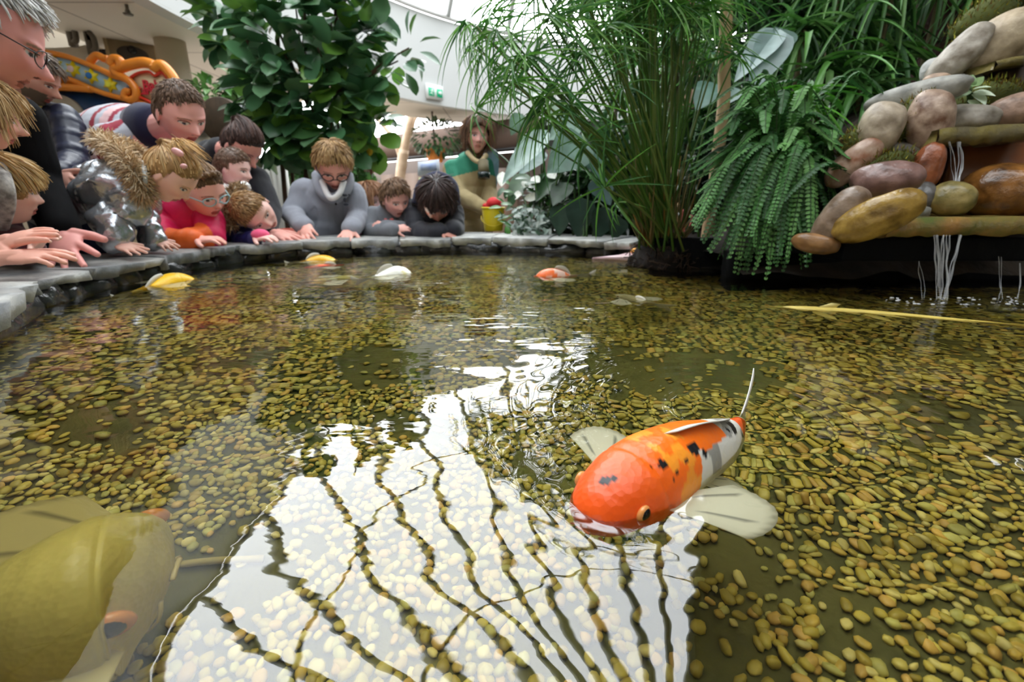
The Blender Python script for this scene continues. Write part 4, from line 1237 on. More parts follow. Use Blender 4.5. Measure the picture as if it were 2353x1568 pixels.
# strap-leaved grass palms behind the fern
def strap_plant(label, centres, n, Lr, W, cols, name='ribbon_palm', spread=1.0, mat_=None, down=.35):
    c0 = np.mean(centres, 0)
    o = empty(name, (c0[0], c0[1], .05)); tag(o, label, 'plant')
    ml, ms = MB(), MB()
    tp = leaf('strap', 9, .3, .55)
    for c in centres:
        a_ = rng.uniform(0, 6.28, n); el = rng.uniform(-.6, .8, n)
        d = np.stack([np.cos(a_) * spread, np.sin(a_) * spread * .8, el - down], 1)
        leaves(ml, tp, np.tile(c, (n, 1)) + rng.normal(0, .02, (n, 3)), d, np.tile(A(0, 0, 1), (n, 1)), rng.uniform(*Lr, n), W * rng.uniform(.7, 1.3, n), cols)
        V, F = tube(spline([A(c[0] + .05, c[1] + .1, .02), A(c[0] + .02, c[1] + .04, c[2] * .5), c], 8), .010, 6); ms.add(V, F)
    put('leaves', ml, mat_ or matte_leaf, parent=o); put('stems', ms, M('cane_stem', (92, 84, 52), .8, var=.3, vscale=30), parent=o)
    return o
gcol = lc((68, 116, 48), (88, 142, 60), (48, 88, 42), (112, 156, 86), (78, 122, 64))
strap_plant('leafy palm with long drooping ribbon leaves behind the fern', [P(1900, 150, 2.0), P(1970, 40, 2.1), P(1850, 60, 2.1), P(1980, 200, 1.9), P(2050, 120, 2.05)], 46, (.22, .40), .022, gcol)
strap_plant('ribbon leaved palm near the top right boulders', [P(2060, -60, 2.1), P(2180, -90, 2.2), P(1940, -90, 2.2), P(2290, -60, 2.1)], 46, (.24, .42), .020, gcol)
strap_plant('bright broad bladed plant between fern and grey boulder', [P(1850, 225, 1.72), P(1800, 215, 1.75)], 15, (.16, .26), .034, lc((82, 148, 40), (100, 168, 56), (66, 124, 44)), 'broad_bladed_plant')
strap_plant('fine leaved palm left of the pale cane', [P(1560, 90, 2.3), P(1500, 20, 2.4), P(1620, 150, 2.3), P(1600, 260, 2.2)], 46, (.2, .34), .013, gcol, 'bamboo_palm')

eb = P(1720, 330, 2.0); eb[2] = .05
plant('elephant_ear', 'plant with one big pale notched leaf behind the fern', 'plant', eb,
      [(1790, 66, 1688, 180, 1.95, 60, (150, 172, 170), .05, (-.6, -1, .5)), (1795, 70, 1725, 208, 1.95, 70, (142, 166, 164), .08, (-.2, -1, .4)), (1800, 66, 1810, 110, 1.98, 60, (128, 156, 146), .05, (.3, -1, .5)),
       (1640, 190, 1600, 250, 2.1, 60, (92, 128, 116), .05, (-.3, -1, .6)), (1700, 205, 1650, 245, 1.9, 34, (140, 164, 158), .04, (-.3, -1, .7)), (1630, 120, 1660, 180, 2.3, 50, (70, 108, 84))])

# canes and trunks
def trunk(name, pts, r, m, label, cat='tree', flat=1):
    path = spline(pts, 24); rr = np.linspace(r[0], r[1], 24) * (1 + .06 * vnoise(path, 20, 3))
    V, F = tube(path, rr, 16)
    return tag(link_mesh(name, V, F, m), label, cat)
cane_m = M('pale_cane', (196, 166, 128), .6, col2=(168, 138, 100), vscale=14, bump=.2, bscale=40, stretch=(1, 1, .2))
trunk('bamboo_cane', [P(1668, -320, 1.8), P(1669, 0, 1.8), P(1664, 160, 1.8), P(1660, 268, 1.8), A(*(P(1658, 268, 1.8)[:2]), .02)], (.019, .022), cane_m, 'upright pale bamboo cane rising behind the fern', 'bamboo cane')
trunk('tree', [P(1574, -320, 2.9), P(1578, 60, 2.9), P(1586, 100, 2.9), P(1580, 330, 2.9), A(*(P(1580, 330, 2.9)[:2]), .02)], (.045, .05), M('tan_bark', (150, 122, 94), .8, col2=(108, 84, 62), vscale=9, bump=.6, bscale=30), 'tan tree trunk behind the papyrus')
trunk('tree', [P(2135, -300, 2.35), P(2150, 0, 2.35), P(2158, 120, 2.3), P(2130, 220, 2.2), A(*(P(2120, 240, 2.2)[:2]), .4)], (.09, .075), M('shaggy_bark', (70, 44, 32), .95, col2=(40, 26, 20), vscale=24, bump=1, bscale=50), 'dark shaggy palm trunk behind the boulders')
trunk('post', [P(1548, 196, 2.5), P(1552, 260, 2.5), P(1548, 340, 2.5), A(*(P(1548, 340, 2.5)[:2]), .02)], (.036, .036), bark, 'grey brown wooden post behind the papyrus stems', 'post')
trunk('branch', [P(1485, 168, 2.5), P(1540, 180, 2.45), P(1612, 192, 2.45)], (.022, .03), bark, 'short horizontal brown branch on the wooden post', 'branch')
trunk('tree', [P(1610, 180, 2.55), P(1596, 260, 2.5), P(1590, 330, 2.5), A(*(P(1588, 340, 2.5)[:2]), .02)], (.028, .03), MATS['tan_bark'], 'slim leaning tan trunk right of the wooden post')

# leafy background shrubs and trees on the planted side
def shrub(label, boxes, n, L, W, cols, name='shrub', shape='oval', cat='shrub', m=None):
    cs = np.array([P((x0 + x1) / 2, (y0 + y1) / 2, Y) for x0, x1, y0, y1, Y in boxes])
    c0 = cs.mean(0); o = empty(name, (c0[0], c0[1], .05)); tag(o, label, cat)
    ml, ms = MB(), MB(); tp = leaf(shape, 4, .2, .25)
    for (x0, x1, y0, y1, Y) in boxes:
        k = int(n / len(boxes))
        q = rng.normal(0, 1, (k, 3)); q /= np.linalg.norm(q, axis=1)[:, None]; q *= rng.uniform(.45, 1, (k, 1)) ** .6
        c = P((x0 + x1) / 2, (y0 + y1) / 2, Y)
        rx = (x1 - x0) / 2 / F_PX * Y; rz = (y1 - y0) / 2 / F_PX * Y
        b0 = c + q * A(rx, min(rx, rz) * .8, rz)
        d = q * A(1, 1, .6) + rng.normal(0, .6, (k, 3)) + A(0, -.2, -.25)
        leaves(ml, tp, b0, d, np.tile(A(0, 0, 1), (k, 1)) + rng.normal(0, .3, (k, 3)), L * rng.uniform(.6, 1.3, k), W * rng.uniform(.7, 1.3, k), cols)
        V, F = tube(spline([A(c[0] + .06, c[1] + .1, .02), (c + A(c[0], c[1] + .1, .02)) / 2 + rng.normal(0, .04, 3), c], 8), .014, 6); ms.add(V, F)
        for s in range(7):
            V, F = tube(spline([c - A(0, 0, rz * .4), c + q[s] * A(rx, rx, rz) * .45, c + q[s] * A(rx, rx, rz) * .9], 6), np.linspace(.008, .003, 6), 5); ms.add(V, F)
    put('foliage', ml, m or glossy_leaf, parent=o); put('branches', ms, bark, parent=o)
dk = lc((54, 94, 50), (68, 110, 60), (42, 74, 44), (90, 128, 84), (60, 98, 66))
shrub('dark leafy shrub behind the bamboo cane', [(1600, 1760, -60, 180, 2.9), (1640, 1800, 130, 330, 2.6), (1700, 1900, -140, 60, 3.0)], 1500, .10, .04, dk)
shrub('tall dark tree foliage above the fern', [(1800, 2100, -200, 120, 3.1), (1900, 2200, 0, 260, 2.7)], 1500, .12, .045, dk, 'tree', cat='tree')
shrub('dark foliage behind the topmost boulders', [(2080, 2300, -120, 120, 2.6), (2230, 2460, -160, 60, 2.5), (2060, 2200, 60, 230, 2.4)], 1500, .11, .022, dk)
shrub('fine leaved tree with sky showing through behind the papyrus', [(1330, 1520, -160, 60, 3.6), (1480, 1700, -200, 40, 3.8), (1400, 1600, 20, 200, 3.4)], 1700, .075, .026, lc((70, 120, 56), (92, 142, 76), (52, 96, 48)), 'tree', cat='tree')
shrub('mid green shrub behind the papyrus stems', [(1380, 1560, 200, 400, 2.8), (1480, 1640, 280, 460, 2.5), (1330, 1460, 330, 500, 2.6)], 1500, .09, .035, dk)
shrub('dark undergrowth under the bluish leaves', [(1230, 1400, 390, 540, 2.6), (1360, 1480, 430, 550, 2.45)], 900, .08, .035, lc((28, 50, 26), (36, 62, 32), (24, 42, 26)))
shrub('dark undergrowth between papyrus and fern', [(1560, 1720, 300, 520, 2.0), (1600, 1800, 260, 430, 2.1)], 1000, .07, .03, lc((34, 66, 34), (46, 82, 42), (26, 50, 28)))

# fiddle-leaf fig
fig_o = P(690, 540, 3.0); fig_o[2] = Z_FLOOR + .35
fig = empty('fiddle_leaf_fig', (fig_o[0], fig_o[1], Z_FLOOR)); tag(fig, 'fiddle leaf fig tree with big dark rounded leaves behind the people', 'tree')
ml, ms = MB(), MB()
fl = leaf('fiddle', 8, .10, .22, .006)
fcol = lc((76, 124, 84), (92, 140, 96), (64, 108, 72), (112, 156, 112), (84, 130, 78), (118, 168, 72))
clusters = []
for (x, y, Y) in ((530, 20, 2.9), (600, 60, 2.8), (680, 20, 2.85), (760, 40, 2.9), (830, 10, 3.0), (560, 120, 2.9), (650, 120, 2.75), (730, 110, 2.8), (800, 110, 2.95), (620, 190, 2.8), (700, 190, 2.8), (780, 190, 2.9), (650, 250, 2.85), (720, 260, 2.85), (790, 265, 2.95),
                  (590, 200, 2.9), (600, 245, 2.95), (690, 310, 2.9), (760, 300, 2.9), (640, 305, 2.9), (840, 200, 3.0), (500, -20, 2.95), (580, -60, 2.9), (700, -70, 2.9), (800, -60, 2.95), (880, 155, 3.0), (915, 140, 3.0), (940, 110, 3.0), (845, 245, 3.0), (850, 300, 3.0), (520, 60, 2.95), (700, 340, 2.9), (620, 330, 2.95), (780, 335, 2.95), (840, 90, 3.0)):
    c = P(x, y, Y); clusters.append(c)
    n = 16 if 480 < x < 860 else 9
    q = rng.normal(0, 1, (n, 3)); q /= np.linalg.norm(q, axis=1)[:, None]
    d = q * A(1, .8, .8) + A(0, -.35, -.10); 
    sc_ = .85 if x < 860 else .6
    leaves(ml, fl, c + q * .07, d, np.tile(A(0, -.4, 1), (n, 1)) + rng.normal(0, .35, (n, 3)), .205 * sc_ * rng.uniform(.75, 1.15, n), .135 * sc_ * rng.uniform(.85, 1.15, n), fcol, .15)
top = P(690, 150, 2.9)
for (px_, r) in (((655, 540), .016), ((678, 540), .012), ((712, 540), .018)):
    b0 = P(px_[0], px_[1], 3.0); b0[2] = Z_FLOOR + .33
    p1 = P(px_[0] - 8, 350, 3.0)
    tt = [P(640, 120, 2.9), P(700, 60, 2.9), P(770, 120, 2.95)][(px_[0] > 660) + (px_[0] > 700)]
    V, F = tube(spline([b0, p1, tt, tt + A(.03, 0, .5)], 24), np.linspace(r, r * .5, 24), 10); ms.add(V, F)
for c in clusters:
    hub = min((P(640, 200, 2.9), P(700, 180, 2.9), P(770, 190, 2.95)), key=lambda h: np.linalg.norm(h - c))
    V, F = tube(spline([hub - A(0, 0, .15), (hub + c) / 2 + A(0, 0, -.03), c], 8), np.linspace(.009, .004, 8), 6); ms.add(V, F)
put('foliage', ml, M('fig_leaf', rough=.3, attr=True, var=.25, vscale=10, translucent=.12), parent=fig); put('trunks', ms, bark, parent=fig)
V, F = tube([A(fig_o[0], fig_o[1], Z_FLOOR), A(fig_o[0], fig_o[1], Z_FLOOR + .02), A(fig_o[0], fig_o[1], Z_FLOOR + .36), A(fig_o[0], fig_o[1], Z_FLOOR + .36)], [.16, .17, .21, .19], 28)
link_mesh('pot', V, F, M('dark_pot', (48, 46, 44), .5), parent=fig)
# ------------------------------------------------------------------ people
skin_m = M('skin', rough=.5, attr=True, sss=.06, spec=.35)
hair_m = M('hair', rough=.45, attr=True, spec=.4)
def dg_mesh(ob):
    dg = bpy.context.evaluated_depsgraph_get(); dg.update()
    ev = ob.evaluated_get(dg)
    me = ev.to_mesh()
    n = len(me.vertices); V = np.empty(n * 3, np.float32); me.vertices.foreach_get('co', V)
    tot = np.empty(len(me.polygons), np.int32); me.polygons.foreach_get('loop_total', tot)
    lp = np.empty(len(me.loops), np.int32); me.loops.foreach_get('vertex_index', lp)
    ev.to_mesh_clear()
    st = np.concatenate([[0], np.cumsum(tot)[:-1]])
    F = []
    for k in (3, 4):
        m = tot == k
        if m.any(): F.append(np.stack([lp[st[m] + q] for q in range(k)], -1))
    return V.reshape(-1, 3).astype(float), F
def fuse(mb, voxel, smooth_it=3):         # union of overlapping closed shapes into one continuous skin
    V, F, _ = mb.data()
    c = V.mean(0)
    o = link_mesh('tmp_fuse', V, F, origin=c)
    r = o.modifiers.new('r', 'REMESH'); r.mode = 'VOXEL'; r.voxel_size = voxel
    if smooth_it:
        s = o.modifiers.new('s', 'SMOOTH'); s.factor = .5; s.iterations = smooth_it
    bpy.context.view_layer.update()
    V2, F2 = dg_mesh(o)
    me = o.data; ORG.pop(o.name, None); bpy.data.objects.remove(o); bpy.data.meshes.remove(me)
    return V2 + c, F2

def head_R(yaw, pitch, roll):             # columns: head x (its left side as seen from its front = image right when facing us), y = face, z = up
    y = A(math.sin(yaw), -math.cos(yaw), 0); z = A(0, 0, 1); x = np.cross(y, z)
    R = np.stack([x, y, z], 1)
    return R @ rot((1, 0, 0), -pitch) @ rot((0, 1, 0), roll)
def head_local(nu=84, nv=64, kid=0.0, male=0.0):
    V, F = uvsphere(nu, nv)
    u = V.copy()
    x, y, z = u.T
    s = smooth(.02, -.95, z) if False else np.clip((-.05 - z) / .9, 0, 1)
    W = .335 + .02 * kid
    X = x * W * (1 - (.36 - .06 * male - .04 * kid) * s ** 1.1)
    Yf = np.where(y > 0, .40 * np.abs(y) ** .80, -.43 * np.abs(y) ** .95)
    Yf = np.where(y < 0, Yf * (1 - .55 * s), Yf * (1 - .04 * s))
    Z = z * .5
    p = np.stack([X, Yf, Z], 1)
    fr_ = smooth(.0, .35, y)
    def g(cx, cz, sx, sz): return np.exp(-((p[:, 0] - cx) / sx) ** 2 - ((p[:, 2] - cz) / sz) ** 2) * fr_
    nl = .86 - .36 * kid
    d = np.zeros(len(p))
    for cz, am, sx in ((.0, .030, .040), (-.05, .060, .044), (-.095, .092, .050), (-.135, .100, .060), (-.15, .05, .085)):
        d += g(0, cz, sx, .038) * am * nl
    for sg in (-1, 1):
        d -= g(sg * .145, .005, .085, .055) * .052
        d += g(sg * .145, .0, .05, .032) * .022
        d += g(sg * .15, .085, .10, .03) * (.012 + .016 * male)
        d += g(sg * .2, -.13, .10, .08) * (.018 + .02 * kid)
    d += g(0, -.255, .10, .026) * .030 + g(0, -.315, .085, .028) * .032 - g(0, -.285, .12, .012) * .022
    d += g(0, -.43, .10, .06) * (.03 + .02 * male) - g(0, -.365, .10, .025) * .012
    p[:, 1] += d
    return p, F
def head_cols(L, skin, lip, brow, eye, lashes=True, stubble=0, beard=None):
    x, y, z = L.T
    c = np.tile(lin(skin), (len(L), 1))
    f = y > .12
    ax = np.abs(x)
    blush = np.exp(-((ax - .2) / .10) ** 2 - ((z + .13) / .09) ** 2) * f
    c = c * (1 - blush[:, None] * A(.02, .22, .24) * .7)
    nose = np.exp(-(x / .07) ** 2 - ((z + .13) / .05) ** 2) * f
    c = c * (1 - nose[:, None] * A(.02, .16, .18) * .6)
    if beard is not None:
        b = f & (z < -.17) & ~((ax < .12) & (z > -.22)); c[b] = lin(beard)
        b2 = (y > -.02) & (z < -.2) & (ax > .16); c[b2] = lin(beard)
    m = f & (ax < .092 - .4 * np.abs(z + .285)) & (np.abs(z + .285) < .05); c[m] = lin(lip)
    m = f & (ax < .092) & (np.abs(z + .285) < .008); c[m] = np.array(lin(lip)) * .5
    ex, ez = ax - .145, z - .002
    m = f & ((ex / .066) ** 2 + (ez / .028) ** 2 < 1) & (ez < .014); c[m] = lin((226, 220, 214))
    m = f & ((ex / .028) ** 2 + ((ez + .007) / .026) ** 2 < 1) & (ez < .014) & (ez > -.026); c[m] = np.array(lin(eye))
    m = f & ((ex / .078) ** 2 + ((ez - .006) / .042) ** 2 < 1) & ((ex / .070) ** 2 + ((ez + .004) / .030) ** 2 > 1) & (ez > -.002); c[m] = lin((112, 78, 66))
    m = f & (ax > .05) & (ax < .235) & (np.abs(z - .082 + .25 * (ax - .13) ** 2 * 8 - .0) < .012); c[m] = np.array(lin(brow)) * .7 + np.array(lin(skin)) * .3
    m = f & (np.abs(ax - .035) < .016) & (np.abs(z + .178) < .010); c[m] = lin((90, 40, 34))
    return c

def hand_shapes(mb, wrist, d, back, L, curl=.35, spread=.16, thumb=1, fist=False):
    d = unit(d); b = unit(np.asarray(back) - d * np.dot(back, d)); s = np.cross(d, b) * thumb      # s points to the thumb side
    wrist = np.asarray(wrist, float)
    pl, pw, pt = L * .52, L * .24, L * .10
    R = np.stack([s, d, b], 1)
    mb.add(*ellipsoid(wrist + d * pl * .55, (pw, pl * .62, pt), R, 18, 12))
    mb.add(*capsule(wrist - d * L * .15, wrist + d * pl * .3, L * .13, L * .14, 12))
    lens = (.44, .50, .46, .36)
    for k in range(4):
        off = (.75 - k * .5)
        base = wrist + d * pl * (.96 - .06 * abs(k - 1)) + s * pw * off
        fd = unit(d + s * spread * off * 1.3)
        ph = L * lens[k]; p = base - fd * L * .06; r = L * (.066 - .004 * k)
        ang = curl * (.7 + .15 * k)
        cur = fd
        for q, (fl, w) in enumerate(((.42, 1), (.32, .92), (.26, .82))):
            nx = p + cur * ph * fl
            mb.add(*capsule(p, nx, r * w, r * w * .93, 10)); p = nx
            cur = unit(cur * math.cos(ang) - b * math.sin(ang)); 
    tb = wrist + d * pl * .22 + s * pw * .7
    td = unit(d * .62 + s * .8 - b * .25)
    m1 = tb + td * L * .24; m2 = m1 + unit(td + d * .35) * L * .19
    mb.add(*capsule(tb - td * L * .06, m1, L * .088, L * .074, 10)); mb.add(*capsule(m1, m2, L * .074, L * .058, 10))

def strands(pts, dirs_fn, nseg, step, r, cols, mb, push=None):
    n = len(pts)
    path = [pts]; p = pts.copy()
    for k in range(nseg):
        p = p + dirs_fn(p, k) * step
        if push is not None: p = push(p, k)
        path.append(p.copy())
    path = np.stack(path, 1)               # n, m, 3
    m = path.shape[1]
    t = np.gradient(path, axis=1); t /= np.linalg.norm(t, axis=2)[..., None] + 1e-9
    a = rng.normal(0, 1, (n, 1, 3)); u = np.cross(t, a); u /= np.linalg.norm(u, axis=2)[..., None] + 1e-9
    w = np.cross(t, u)
    rr = r * np.interp(np.arange(m), [0, m * .3, m - 1], [.8, 1, .25])[None, :, None]
    ring = [path + rr * (u * math.cos(q) + w * math.sin(q)) for q in (0, 2.094, 4.189)]
    V = np.stack(ring, 2).reshape(-1, 3)   # n, m, 3(ring), 3
    i = (np.arange(n)[:, None, None] * m + np.arange(m - 1)[None, :, None]) * 3
    j = np.arange(3)[None, None]; k2 = (j + 1) % 3
    F = np.stack([i + j, i + k2, i + 3 + k2, i + 3 + j], -1).reshape(-1, 4)
    mb.add(V, F, np.repeat(cols, m * 3, 0))

def hair_shape(style, R, C, h, col, n=800, kid=0, name='hair', parent=None, col2=None, up=0.):
    p, F = head_local(60, 46, kid)
    x, y, z = p.T
    front = {'short': .275, 'bald': .40, 'bob': .27, 'long': .27, 'bowl': .18, 'pony': .27, 'crop': .25, 'mop': .20}[style] + up
    hl = np.where(y > .08, front - .10 * np.clip((np.abs(x) - .12) / .2, 0, 1), -.02 - .30 * smooth(.05, -.30, y))
    if style in ('bob', 'long', 'bowl', 'mop'):
        hl = np.where(y > .10, front - (.30 if style == 'bowl' else .26) * smooth(.16, .30, np.abs(x)), -.32 * smooth(.12, -.05, y) - .05)
    m = z > hl
    th = {'short': .045, 'bald': .03, 'bob': .055, 'long': .045, 'bowl': .045, 'pony': .03, 'crop': .025, 'mop': .06}[style]
    fall = smooth(0, .10, z - hl)
    nrm = p / np.linalg.norm(p * A(1, .9, .8), axis=1)[:, None]
    # closed cap: shrink below the hairline so that it dives under the skin
    q = p * np.where(m, 1.0, .93)[:, None] + nrm * (np.where(m, th * fall + .006, 0) * (1 + .35 * vnoise(p, 9, 3)))[:, None]
    keepv = (z > hl - .09)
    Fk = [f[keepv[f].all(1)] for f in F]
    cc = np.tile(np.array(lin(col)) * .62, (len(q), 1)) * (1 + .25 * vnoise(p * A(3, 3, 1), 16, 5))[:, None]
    mb = MB(); mb.add((q * h) @ R.T + C, Fk, cc)
    # strands over the cap
    cand = np.where(z > hl + .01)[0]
    root = q[rng.choice(cand, n)] + rng.normal(0, .01, (n, 3))
    whorl = A(.04, -.18, .5)
    sway = rng.normal(0, .22, (n, 3))
    lim = {'short': .34, 'bald': .4, 'bob': .36, 'long': .36, 'bowl': .24, 'pony': .3, 'crop': .3, 'mop': .27}[style] + up
    zdown = np.linalg.inv(R) @ A(0, 0, -1)
    def fn(pp, k):
        nn = pp / (np.linalg.norm(pp, axis=1)[:, None] + 1e-9)
        away = pp - whorl
        if style in ('pony',):
            away = A(0, -.55, .42) - pp                           # combed back and up
        if style == 'bald': away = away + A(0, -.3, 0)
        if style in ('bowl', 'mop', 'bob'): away = away + A(0, .05, -.35)
        if style in ('long', 'bob') :
            away = away * .6 + zdown * (.25 + .12 * k)
        t = away - nn * np.sum(away * nn, 1)[:, None] * (0 if (style in ('long', 'bob') and k > 4) else 1)
        t /= np.linalg.norm(t, axis=1)[:, None] + 1e-9
        face = (pp[:, 1] > .10) & (pp[:, 2] < lim - .5 * np.abs(pp[:, 0])) & (np.abs(pp[:, 0]) < .30)
        if style == 'bowl': face |= (pp[:, 2] < .04) & (pp[:, 1] > -.14)
        if style == 'bowl': face |= (pp[:, 2] < -.16)
        if style == 'short': face |= (pp[:, 2] < .0) & (pp[:, 1] > -.1)
        if style == 'mop': face |= (pp[:, 2] < -.06)
        return (t + sway * (.5 if style in ('short', 'mop') else .3) + nn * (.07 if style in ('short', 'mop', 'bald') else .02)) * np.where(face, 0.03, 1)[:, None]
    E = A(.335, .41, .5) * (1 + th)
    def push(pp, k):
        r = np.linalg.norm(pp / E, axis=1)
        f = np.where(r < 1, 1 / np.maximum(r, .3), 1)
        low = pp[:, 2] < -.3
        return pp * np.where(low, 1, f)[:, None]
    nseg = {'short': 4, 'bald': 4, 'bob': 9, 'long': 17, 'bowl': 7, 'pony': 7, 'crop': 3, 'mop': 7}[style]
    step = {'short': .045, 'bald': .06, 'bob': .062, 'long': .062, 'bowl': .065, 'pony': .075, 'crop': .022, 'mop': .05}[style]
    ca = np.array(lin(col)); cb = np.array(lin(col2)) if col2 else ca * 1.25
    f = rng.random((n, 1)); cols = (ca * (1 - f) + cb * f) * rng.uniform(.7, 1.2, (n, 1))
    if style in ('long', 'bob'):             # nothing over the face
        ok = ~((root[:, 1] > .18) & (np.abs(root[:, 0]) < .17) & (root[:, 2] < .30)); root = root[ok]; cols = cols[ok]; sway = sway[ok]
    ms = MB(); strands(root, fn, nseg, step, .013 if style != 'crop' else .010, cols, ms, push)
    V, Fs, Cc = ms.data()
    mb.add((V * h) @ R.T + C, Fs, Cc)
    return put(name, mb, hair_m, parent=parent)

def ears(mb, R, C, h):
    for sg in (-1, 1):
        Re = R @ rot((0, 0, 1), -sg * .35) @ rot((1, 0, 0), .15)
        mb.add(*ellipsoid(C + R @ A(sg * .345, -.03, -.04) * h, A(.030, .075, .115) * h, Re, 14, 10))

def tubechain(mb, pts, rad, n=16, flat=1.0):
    pts = [np.asarray(p, float) for p in pts]
    for a, b, ra, rb in zip(pts[:-1], pts[1:], rad[:-1], rad[1:]):
        mb.add(*capsule(a, b, ra, rb, n))

def person(label, head, skin=(226, 178, 150), lip=(190, 104, 96), brow=(110, 80, 54), eye=(60, 60, 66), hair=None, neck=None, chest=None, pelvis=None, shoulders=None,
           arms=(), top=None, kid=0., male=0., beard=None, voxel=None, build=1.0, legs=True, trousers=(40, 44, 62), collar=None, glasses=None, top_name='jacket', ear=True, nogarment=False, thin=1.):
    px, py, Y, hp, yaw, pitch, roll = head
    skin = (min(250, skin[0] * 1.06 + 4), min(245, skin[1] * 1.04 + 3), min(240, skin[2] * 1.10 + 5))
    C = P(px, py, Y); h = .92 * hp / F_PX * (Y * CP - (C[2] - CAM_Z) * SP)
    yaw = yaw + math.degrees(math.atan2(-C[0], C[1]))
    R = head_R(math.radians(yaw), math.radians(pitch), math.radians(roll))
    vox = voxel or h / 78
    neck_b = P(*neck) if neck is not None else C + R @ A(0, -.10, -.62) * h
    ch = P(*chest) if chest is not None else neck_b + A(0, 0, -.9) * h
    pe = P(*pelvis) if pelvis is not None else ch + A(0, .1, -1.2) * h
    SL, SR = (P(*s) for s in shoulders)
    foot_z = Z_FLOOR
    base_xy = pe[:2]
    # ---- body: head, neck, trunk, arms and hands as one skin
    mb = MB()
    p, F = head_local(84, 64, kid, male)
    mb.add((p * h) @ R.T + C, F)
    if ear: ears(mb, R, C, h)
    nk0 = C + R @ A(0, -.10, -.20) * h
    tubechain(mb, [nk0, neck_b, ch], [.20 * h * (1 + .12 * male), .22 * h * (1 + .12 * male), .34 * h])
    tubechain(mb, [ch, pe], [.34 * h, .30 * h])
    tubechain(mb, [SL, neck_b - A(0, 0, .08 * h), SR], [.19 * h, .22 * h, .19 * h])
    hip = unit(SR - SL)
    for sg in (-1, 1):
        hp_ = pe + hip * sg * .26 * h
        kn = hp_ * .5 + A(hp_[0], hp_[1], foot_z) * .5 + A(0, 0, .0)
        tubechain(mb, [hp_, kn, A(hp_[0], hp_[1], foot_z + .06)], [.24 * h, .17 * h, .11 * h], 10)
        mb.add(*ellipsoid((hp_[0], hp_[1] - .04, foot_z + .035), (.16 * h, .40 * h, .034), None, 14, 8))
    slv = []
    for arm in arms:
        S = SL if arm['side'] == 'L' else SR
        E = P(*arm['elbow']); Wp = P(*arm['wrist']) if len(arm['wrist']) == 3 else PZ(*arm['wrist'][:2], arm['wrist'][3])
        tubechain(mb, [S, E, Wp], [.17 * h, .13 * h, .10 * h], 12)
        if not arm.get('nohand'):
            hd = arm.get('dir'); hd = (P(*hd) - Wp) if hd is not None else (Wp - E)
            hand_shapes(mb, Wp + unit(hd) * .02 * h, hd, arm.get('back', (0, -.2, 1)), arm.get('L', .78) * h, arm.get('curl', .3), arm.get('spread', .2), arm.get('thumb', 1))
        slv.append((S, E, Wp, arm))
    V, F = fuse(mb, vox, 2)
    L = ((V - C) @ R) / h
    hm = (np.abs(L) < A(.5, .62, .54)).all(1)
    cols = np.tile(lin(skin), (len(V), 1))
    cols[hm] = head_cols(L[hm], skin, lip, brow, eye, beard=beard)
    cols *= (1 + .05 * vnoise(V, 40, 2))[:, None]
    body = link_mesh('person', V, F, skin_m, origin=(base_xy[0], base_xy[1], foot_z), col=cols)
    tag(body, label, 'person')
    body['h'] = float(h)
    # ---- eyes: glossy balls set into the lids
    # ---- top garment
    if top and not nogarment:
        g = MB(); b = build; pf = top.get('puff', 0)
        sw = np.linalg.norm(SL - SR)
        lat = unit(SR - SL)
        ax = unit(neck_b - pe)
        dep = np.cross(lat, ax); dep = unit(dep); lat2 = np.cross(ax, dep)
        Rt = np.stack([lat2, dep, ax], 1)
        lo = np.linalg.norm(ch - pe)
        g.add(*ellipsoid(ch, A(max(sw * .52, .55 * h) * b, .50 * h * b, .80 * h), Rt, 24, 18))
        g.add(*ellipsoid((ch + pe) / 2, A(max(sw * .48, .52 * h) * b, .50 * h * b, lo * .62 + .2 * h), Rt, 24, 18))
        g.add(*ellipsoid(pe, A(max(sw * .46, .50 * h) * b, .50 * h * b, .55 * h), Rt, 24, 18))
        tubechain(g, [SL, neck_b - ax * .16 * h, SR], [.26 * h * b, .30 * h * b, .26 * h * b])
        ar = top.get('arm', 1.0)
        for S, E, Wp, arm in slv:
            rr = [.27 * h * ar, .235 * h * ar, .185 * h * ar]
            if arm.get('rolled'): tubechain(g, [S, E], rr[:2], 16)
            else: tubechain(g, [S, E, Wp + unit(E - Wp) * .05 * h], rr, 16)
            if pf and not arm.get('rolled'):
                for (a_, b_, ra, rb) in ((S, E, rr[0], rr[1]), (E, Wp, rr[1], rr[2])):
                    nq = max(2, int(np.linalg.norm(b_ - a_) / (.30 * h)))
                    for q in range(nq):
                        f = (q + .5) / nq; cc = a_ * (1 - f) + b_ * f; rad = (ra * (1 - f) + rb * f)
                        g.add(*ellipsoid(cc, A(rad * (1 + pf), rad * (1 + pf), np.linalg.norm(b_ - a_) / nq * .62), frame(b_ - a_)[:, [0, 2, 1]], 16, 12))
        if pf:
            for q in range(5):
                f = q / 4; cc = ch * (1 - f) + pe * f
                g.add(*ellipsoid(cc, A(max(sw * .52, .55 * h) * b * (1 + pf * .5), .52 * h * b * (1 + pf * .5), .22 * h), Rt, 24, 10))
        if top.get('collar', True):
            tubechain(g, [neck_b - ax * .12 * h, neck_b + unit(nk0 - neck_b) * .10 * h], [.33 * h, .29 * h])
        V, F = fuse(g, top.get('voxel', h / 40), 3)
        L = (V - ch) / h
        fold = top.get('fold', .018)
        nrm_d = V - (ch + pe) / 2
        disp = vnoise(V * A(1, 1, 2.2), 3.2 / h * .5, 7) * fold * h * 1.2 + vnoise(V * A(1.5, 1.5, 1), 8 / h * .5, 4) * fold * h * .6
